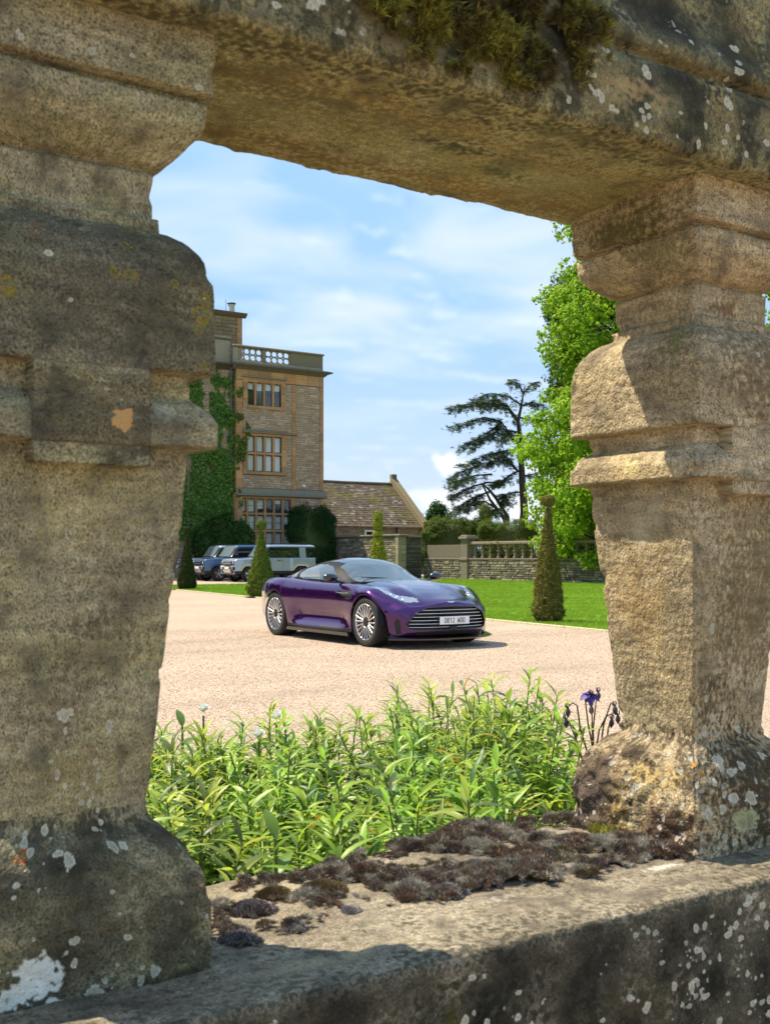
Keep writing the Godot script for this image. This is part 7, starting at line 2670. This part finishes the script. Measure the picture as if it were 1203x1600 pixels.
func topiaries() -> void:
	var olive := [Color(0.15, 0.148, 0.0281), Color(0.194, 0.176, 0.0378), Color(0.106, 0.118, 0.0238), Color(0.229, 0.193, 0.0486)]
	var green := [Color(0.128, 0.197, 0.0264), Color(0.17, 0.234, 0.0336), Color(0.0935, 0.15, 0.024), Color(0.204, 0.225, 0.042)]
	var gold := [Color(0.33, 0.384, 0.036), Color(0.264, 0.312, 0.0336), Color(0.22, 0.264, 0.03), Color(0.374, 0.384, 0.048)]
	var tall := [[0.02, 0.0736], [0.10, 0.239], [0.2, 0.285], [0.35, 0.267], [0.55, 0.244], [0.9, 0.207], [1.2, 0.17], [1.55, 0.115], [1.9, 0.0644], [2.17, 0.0414], [2.25, 0.0184]]
	var wide := [[0.02, 0.12], [0.10, 0.35], [0.24, 0.43], [0.6, 0.385], [1.0, 0.295], [1.4, 0.19], [1.8, 0.10], [2.05, 0.06], [2.13, 0.02]]
	var place := func(px: float, py: float) -> Vector3:
		var d := H * 1700.0 / (py - 870.0)
		return Vector3((px - 601.5) / 1700.0 * d, 0, -d)
	topiary("slender olive topiary cone with a mushroom cap, right of the purple car", place.call(856, 974), tall, [[2.42, 0.13, 0.10]], olive, 101)
	topiary("golden topiary with a long bud over a collar, behind the purple car's roof", place.call(590.5, 951), [[0.02, 0.10], [0.12, 0.33], [0.3, 0.36], [0.8, 0.28], [1.2, 0.19], [1.6, 0.13], [1.78, 0.09], [1.82, 0.03]], [[1.91, 0.13, 0.05], [2.22, 0.125, 0.28]], gold, 102)
	topiary("broad topiary cone with a ball on top between the silver off-roader and the purple car", place.call(408, 934), wide, [[2.32, 0.165, 0.16]], green, 103)
	topiary("dark topiary cone at the far left, half behind the left pier", place.call(292.5, 922), [[0.02, 0.10], [0.10, 0.28], [0.24, 0.34], [0.6, 0.30], [1.0, 0.23], [1.4, 0.15], [1.8, 0.08], [2.05, 0.05], [2.13, 0.02]], [[2.34, 0.16, 0.15]], [Color(0.05, 0.07, 0.02), Color(0.07, 0.085, 0.024), Color(0.04, 0.055, 0.017)], 104)

# ---------------------------------------------------------------- the flower bed behind the sill
func shoot(b: MB, leaves: Array, at: Vector3, hgt: float, g: RandomNumberGenerator, big: float) -> void:
	# one upright stem with short side shoots; every leaf is returned as [transform, length, width, droop, colour]
	var lean := Vector3(g.randfn(0, 0.09), 0, g.randfn(0, 0.09))
	var path := []
	var rr := []
	for i in 6:
		var f := i / 5.0
		path.append(at + Vector3(0, hgt * f, 0) + lean * hgt * f * f)
		rr.append(lerpf(0.0042, 0.0016, f))
	b.tube(path, rr, 5, false)
	whorl(leaves, path, 0.40, 0.9, 20, big * 0.066, 0.15, g)
	whorl(leaves, path, 0.84, 1.0, 22, big * 0.060, -0.50, g)
	for k in 5:
		var f := lerpf(0.50, 0.86, (k + g.randf() * 0.6) / 5.0)
		var j := mini(int(f * 5), 4)
		var p: Vector3 = (path[j] as Vector3).lerp(path[j + 1], f * 5 - j)
		var an := k * 2.4 + g.randf()
		var l := g.randf_range(0.05, 0.11)
		var e := p + Vector3(sin(an) * l * 0.95, l * 0.8, cos(an) * l * 0.95)
		var twig := [p, p.lerp(e, 0.5) + Vector3(sin(an), -0.2, cos(an)) * l * 0.12, e]
		b.tube(twig, [0.0018, 0.0015, 0.001], 4, false)
		whorl(leaves, twig, 0.3, 1.0, 12, big * 0.050, -0.12, g)

func whorl(leaves: Array, path: Array, f0: float, f1: float, n: int, l0: float, tilt: float, g: RandomNumberGenerator) -> void:
	var an := g.randf() * TAU
	var m := path.size() - 1
	for i in n:
		var t := i / float(n - 1)
		var f := lerpf(f0, f1, t)
		var j := mini(int(f * m), m - 1)
		var p: Vector3 = (path[j] as Vector3).lerp(path[j + 1], f * m - j)
		an += 2.4 + g.randfn(0, 0.3)
		var up := tilt - 0.55 * t * t + g.randfn(0, 0.24)
		var l := l0 * lerpf(1.1, 0.75, t) * g.randf_range(0.75, 1.25)
		var bs := Basis(Vector3.UP, an) * Basis(Vector3.RIGHT, up) * Basis(Vector3(0, 0, 1), g.randfn(0, 0.35))
		var c := Color(0.21, 0.34, 0.04).lerp(Color(0.40, 0.54, 0.07), g.randf())
		if g.randf() < 0.2: c = Color(0.12, 0.20, 0.055)
		if g.randf() < 0.012: c = Color(0.46, 0.28, 0.03)
		leaves.append([Transform3D(bs, p), l, l * g.randf_range(0.16, 0.23), g.randf_range(0.25, 0.85), c * g.randf_range(0.8, 1.2)])

func flower_bed() -> void:
	var g := RandomNumberGenerator.new()
	g.seed = 500
	# plant centres on a jittered grid in (s, v) behind the wall
	var n_single := 0
	var count := 0
	for iv in 15:
		for js in 21:
			var s := 0.02 + js * 0.115 + g.randfn(0, 0.03)
			var v := 1.40 + iv * 0.118 + g.randfn(0, 0.03)
			var w := G(s, 0, v)
			var d := -w.z
			var px := 601.5 + w.x / d * 1700.0
			if px < 190 or px > 985: continue
			# how far back the planting reaches in each direction
			var reach := tab([[190, 2.75], [495, 2.75], [512, 1.9], [608, 1.9], [628, 3.1], [820, 3.15], [880, 2.75], [985, 2.6]], px)
			if d > reach: continue
			var tall := tab([[190, 0.885], [490, 0.895], [520, 0.80], [600, 0.80], [630, 0.92], [730, 0.91], [770, 0.97], [800, 0.95], [850, 0.86], [880, 0.78], [985, 0.70]], px)
			if d < 1.75: tall = minf(tall, 0.86)
			var near := d < 1.80 and n_single < 4600
			var label := "willow-leaved green plant in the low left mound of the bed, behind the front row"
			var grp := "willow-leaved plants of the left mound"
			if px < 575 and d < 1.9:
				label = "willow-leaved green plant close behind the sill in the left half of the bed"
				grp = "willow-leaved plants behind the left half of the sill"
			elif px >= 575 and d < 1.9:
				label = "willow-leaved green plant close behind the mossy right half of the sill"
				grp = "willow-leaved plants behind the right half of the sill"
			elif px >= 575:
				label = "tall willow-leaved green plant in the higher mound right of the bed's middle"
				grp = "willow-leaved plants of the right mound"
			var t := thing("bed_plant", label, "plant", w, 0.0, grp)
			var st := MB.new()
			var leaves := []
			for k in (3 if near else 6):
				var big := 1.0
				shoot(st, leaves, Vector3(g.randfn(0, 0.035), 0, g.randfn(0, 0.035)), tall * g.randf_range(0.86, 1.04), g, big * (1.25 if near else 1.0))
			# no two plants are quite the same green
			var tint := Color(g.randf_range(0.90, 1.25), g.randf_range(0.95, 1.15), g.randf_range(0.8, 1.4))
			for q in leaves: q[4] = q[4] * tint
			part("stem", st.done(), MSTEM, t)
			if near:
				var k := 0
				for q in leaves:
					var b := MB.new()
					b.col = q[4]
					leaf_into(b, Transform3D(), q[1], q[2], q[3], 0.35, 5)
					piece("leaf", k, b.done(), MBEDLEAF, t, q[0])
					k += 1
				n_single += k
			else:
				var b := MB.new()
				for q in leaves:
					b.col = q[4]
					leaf_into(b, q[0], q[1], q[2], q[3], 0.35, 4)
				var o := part("foliage", b.done(), MBEDLEAF, t)
				o.set_meta("kind", "stuff")
			count += 1
	# broad-leaved plants here and there
	for q in [[775, 1250, 1.80, "broad-leaved upright plant at the middle of the sill edge"], [285, 1135, 2.65, "broad-leaved plant with pale lobed leaves beside the left pier"], [505, 1150, 2.6, "broad-leaved plant at the back of the left half of the bed"], [430, 1310, 1.62, "pale broad-leaved plant low behind the sill, left of the middle"]]:
		var d: float = q[2]
		var y: float = H - (q[1] - 870.0) / 1700.0 * d
		var t := thing("broad_leaf_plant", q[3], "plant", Vector3((q[0] - 601.5) / 1700.0 * d, 0, -d))
		var b := MB.new()
		b.tube([Vector3(0, 0, 0), Vector3(0.01, y * 0.6, 0), Vector3(0, y, 0)], [0.006, 0.005, 0.003], 6)
		part("stem", b.done(), MSTEM, t)
		for k in 13:
			var f := 0.72 + 0.28 * k / 12.0
			b = MB.new()
			b.col = Color(0.17, 0.29, 0.05) * g.randf_range(0.8, 1.15)
			var l := lerpf(0.085, 0.05, k / 12.0)
			leaf_into(b, Transform3D(), l, l * 0.42, 0.35, 0.35, 6)
			piece("leaf", k, b.done(), MBEDLEAF, t, Transform3D(Basis(Vector3.UP, k * 2.4) * Basis(Vector3.RIGHT, lerpf(0.0, -1.1, k / 12.0)), Vector3(0, y * f, 0)))
	# white peony-like blooms at the back of the bed
	for q in [[318, 1112, 2.75, "white bloom nearest the left pier at the back of the bed"], [432, 1124, 2.7, "pale bloom among the leaves left of the middle"], [404, 1152, 2.5, "small white bloom lower in the leaves"]]:
		var d: float = q[2]
		var y: float = H - (q[1] - 870.0) / 1700.0 * d
		var t := thing("white_flower", q[3], "flower", Vector3((q[0] - 601.5) / 1700.0 * d, 0, -d), 0.0, "white blooms in the bed")
		var b := MB.new()
		b.tube([Vector3(0, 0, 0), Vector3(0.005, y * 0.6, 0), Vector3(0, y - 0.01, 0)], [0.004, 0.0035, 0.003], 5)
		part("stem", b.done(), MSTEM, t)
		for k in 14:
			b = MB.new()
			b.col = Color(0.80, 0.80, 0.76)
			leaf_into(b, Transform3D(), 0.022, 0.020, -0.3, 0.4, 4)
			piece("petal", k, b.done(), MPETAL, t, Transform3D(Basis(Vector3.UP, k * 2.4) * Basis(Vector3.RIGHT, lerpf(-0.2, -1.3, k / 13.0)), Vector3(0, y, 0)))
	columbine(g)

func columbine(g: RandomNumberGenerator) -> void:
	var D := 2.35
	var t := thing("columbine", "dark purple columbine with nodding buds beside the right pier", "flower", Vector3((925.0 - 601.5) / 1700.0 * D, 0, -D))
	var P := func(px: float, py: float, off := 0.0) -> Vector3: return Vector3((px - 925.0) / 1700.0 * D, H - (py - 870.0) / 1700.0 * D, off)
	var stems := [[[930, 1190], [918, 1130], [913, 1090], [921, 1084]], [[925, 1200], [905, 1140], [898, 1100], [889, 1094], [880, 1101]], [[915, 1205], [900, 1155], [890, 1130], [885, 1125]], [[927, 1195], [929, 1140], [936, 1100], [942, 1086]], [[928, 1190], [935, 1140], [945, 1118], [955, 1112], [952, 1121]], [[945, 1190], [950, 1140], [958, 1115], [966, 1118]], [[927, 1180], [926, 1140], [927, 1115], [927, 1106]], [[935, 1190], [940, 1130], [948, 1095], [951, 1097]]]
	var b: MB
	var i := 0
	for q in stems:
		var path := []
		var rr := []
		var off := g.randf_range(-0.06, 0.06)
		var last: Vector3
		for k in q.size():
			last = P.call(q[k][0], q[k][1], off * k / (q.size() - 1.0))
			path.append(last)
			rr.append(lerpf(0.0024, 0.0012, k / (q.size() - 1.0)))
		# carry each stem down to the ground
		path.push_front(Vector3(path[0].x * 0.3, 0.0, 0.0))
		rr.push_front(0.003)
		b = MB.new()
		b.tube(path, rr, 5)
		piece("stem", i, b.done(), MPLUM, t)
		var big := i == 0
		var fl := sub("bloom" if big else "bud", t, Transform3D(Basis(Vector3(0, 0, 1), g.randfn(0, 0.25)) * Basis(Vector3.RIGHT, 0.5 if big else g.randfn(0, 0.3)), last))
		if not big:
			b = MB.new()
			b.col = Color(0.10, 0.085, 0.09) if i % 2 else Color(0.06, 0.045, 0.10)
			b.lathe([[0.0008, 0.0], [0.0042, -0.003], [0.0058, -0.008], [0.0050, -0.013], [0.0020, -0.018], [0.0004, -0.021]], 10)
			part("closed_petals", b.done(), MPETAL, fl)
		for k in 5:
			if big:
				b = MB.new()
				b.col = Color(0.085, 0.045, 0.26)
				leaf_into(b, Transform3D(), 0.026, 0.019, 0.1, 0.35, 4)
				piece("petal", k, b.done(), MPETAL, fl, Transform3D(Basis(Vector3.UP, TAU * k / 5.0) * Basis(Vector3.RIGHT, 0.45), Vector3(0, 0, 0)))
				b = MB.new()
				b.col = Color(0.14, 0.08, 0.36)
				leaf_into(b, Transform3D(), 0.017, 0.014, -0.3, 0.5, 3)
				piece("inner_petal", k, b.done(), MPETAL, fl, Transform3D(Basis(Vector3.UP, TAU * (k + 0.5) / 5.0) * Basis(Vector3.RIGHT, 1.0), Vector3(0, -0.002, 0)))
			b = MB.new()
			b.col = Color(0.06, 0.04, 0.11)
			var e := Vector3(sin(TAU * (k + 0.5) / 5.0), 0, cos(TAU * (k + 0.5) / 5.0))
			b.tube([Vector3(0, -0.002, 0), e * 0.005 + Vector3(0, 0.005, 0), e * 0.003 + Vector3(0, 0.010, 0)], [0.0026, 0.0016, 0.0008] if big else [0.0016, 0.0011, 0.0006], 5)
			piece("spur", k, b.done(), MPETAL, fl)
		i += 1
	for k in 9:
		b = MB.new()
		b.col = Color(0.08, 0.15, 0.04) * g.randf_range(0.8, 1.2)
		leaf_into(b, Transform3D(), 0.035, 0.022, 0.3, 0.3, 4)
		piece("leaf", k, b.done(), MBEDLEAF, t, Transform3D(Basis(Vector3.UP, k * 2.4) * Basis(Vector3.RIGHT, -0.2), Vector3(g.randfn(0, 0.01), g.randf_range(0.72, 0.86), g.randfn(0, 0.01))))
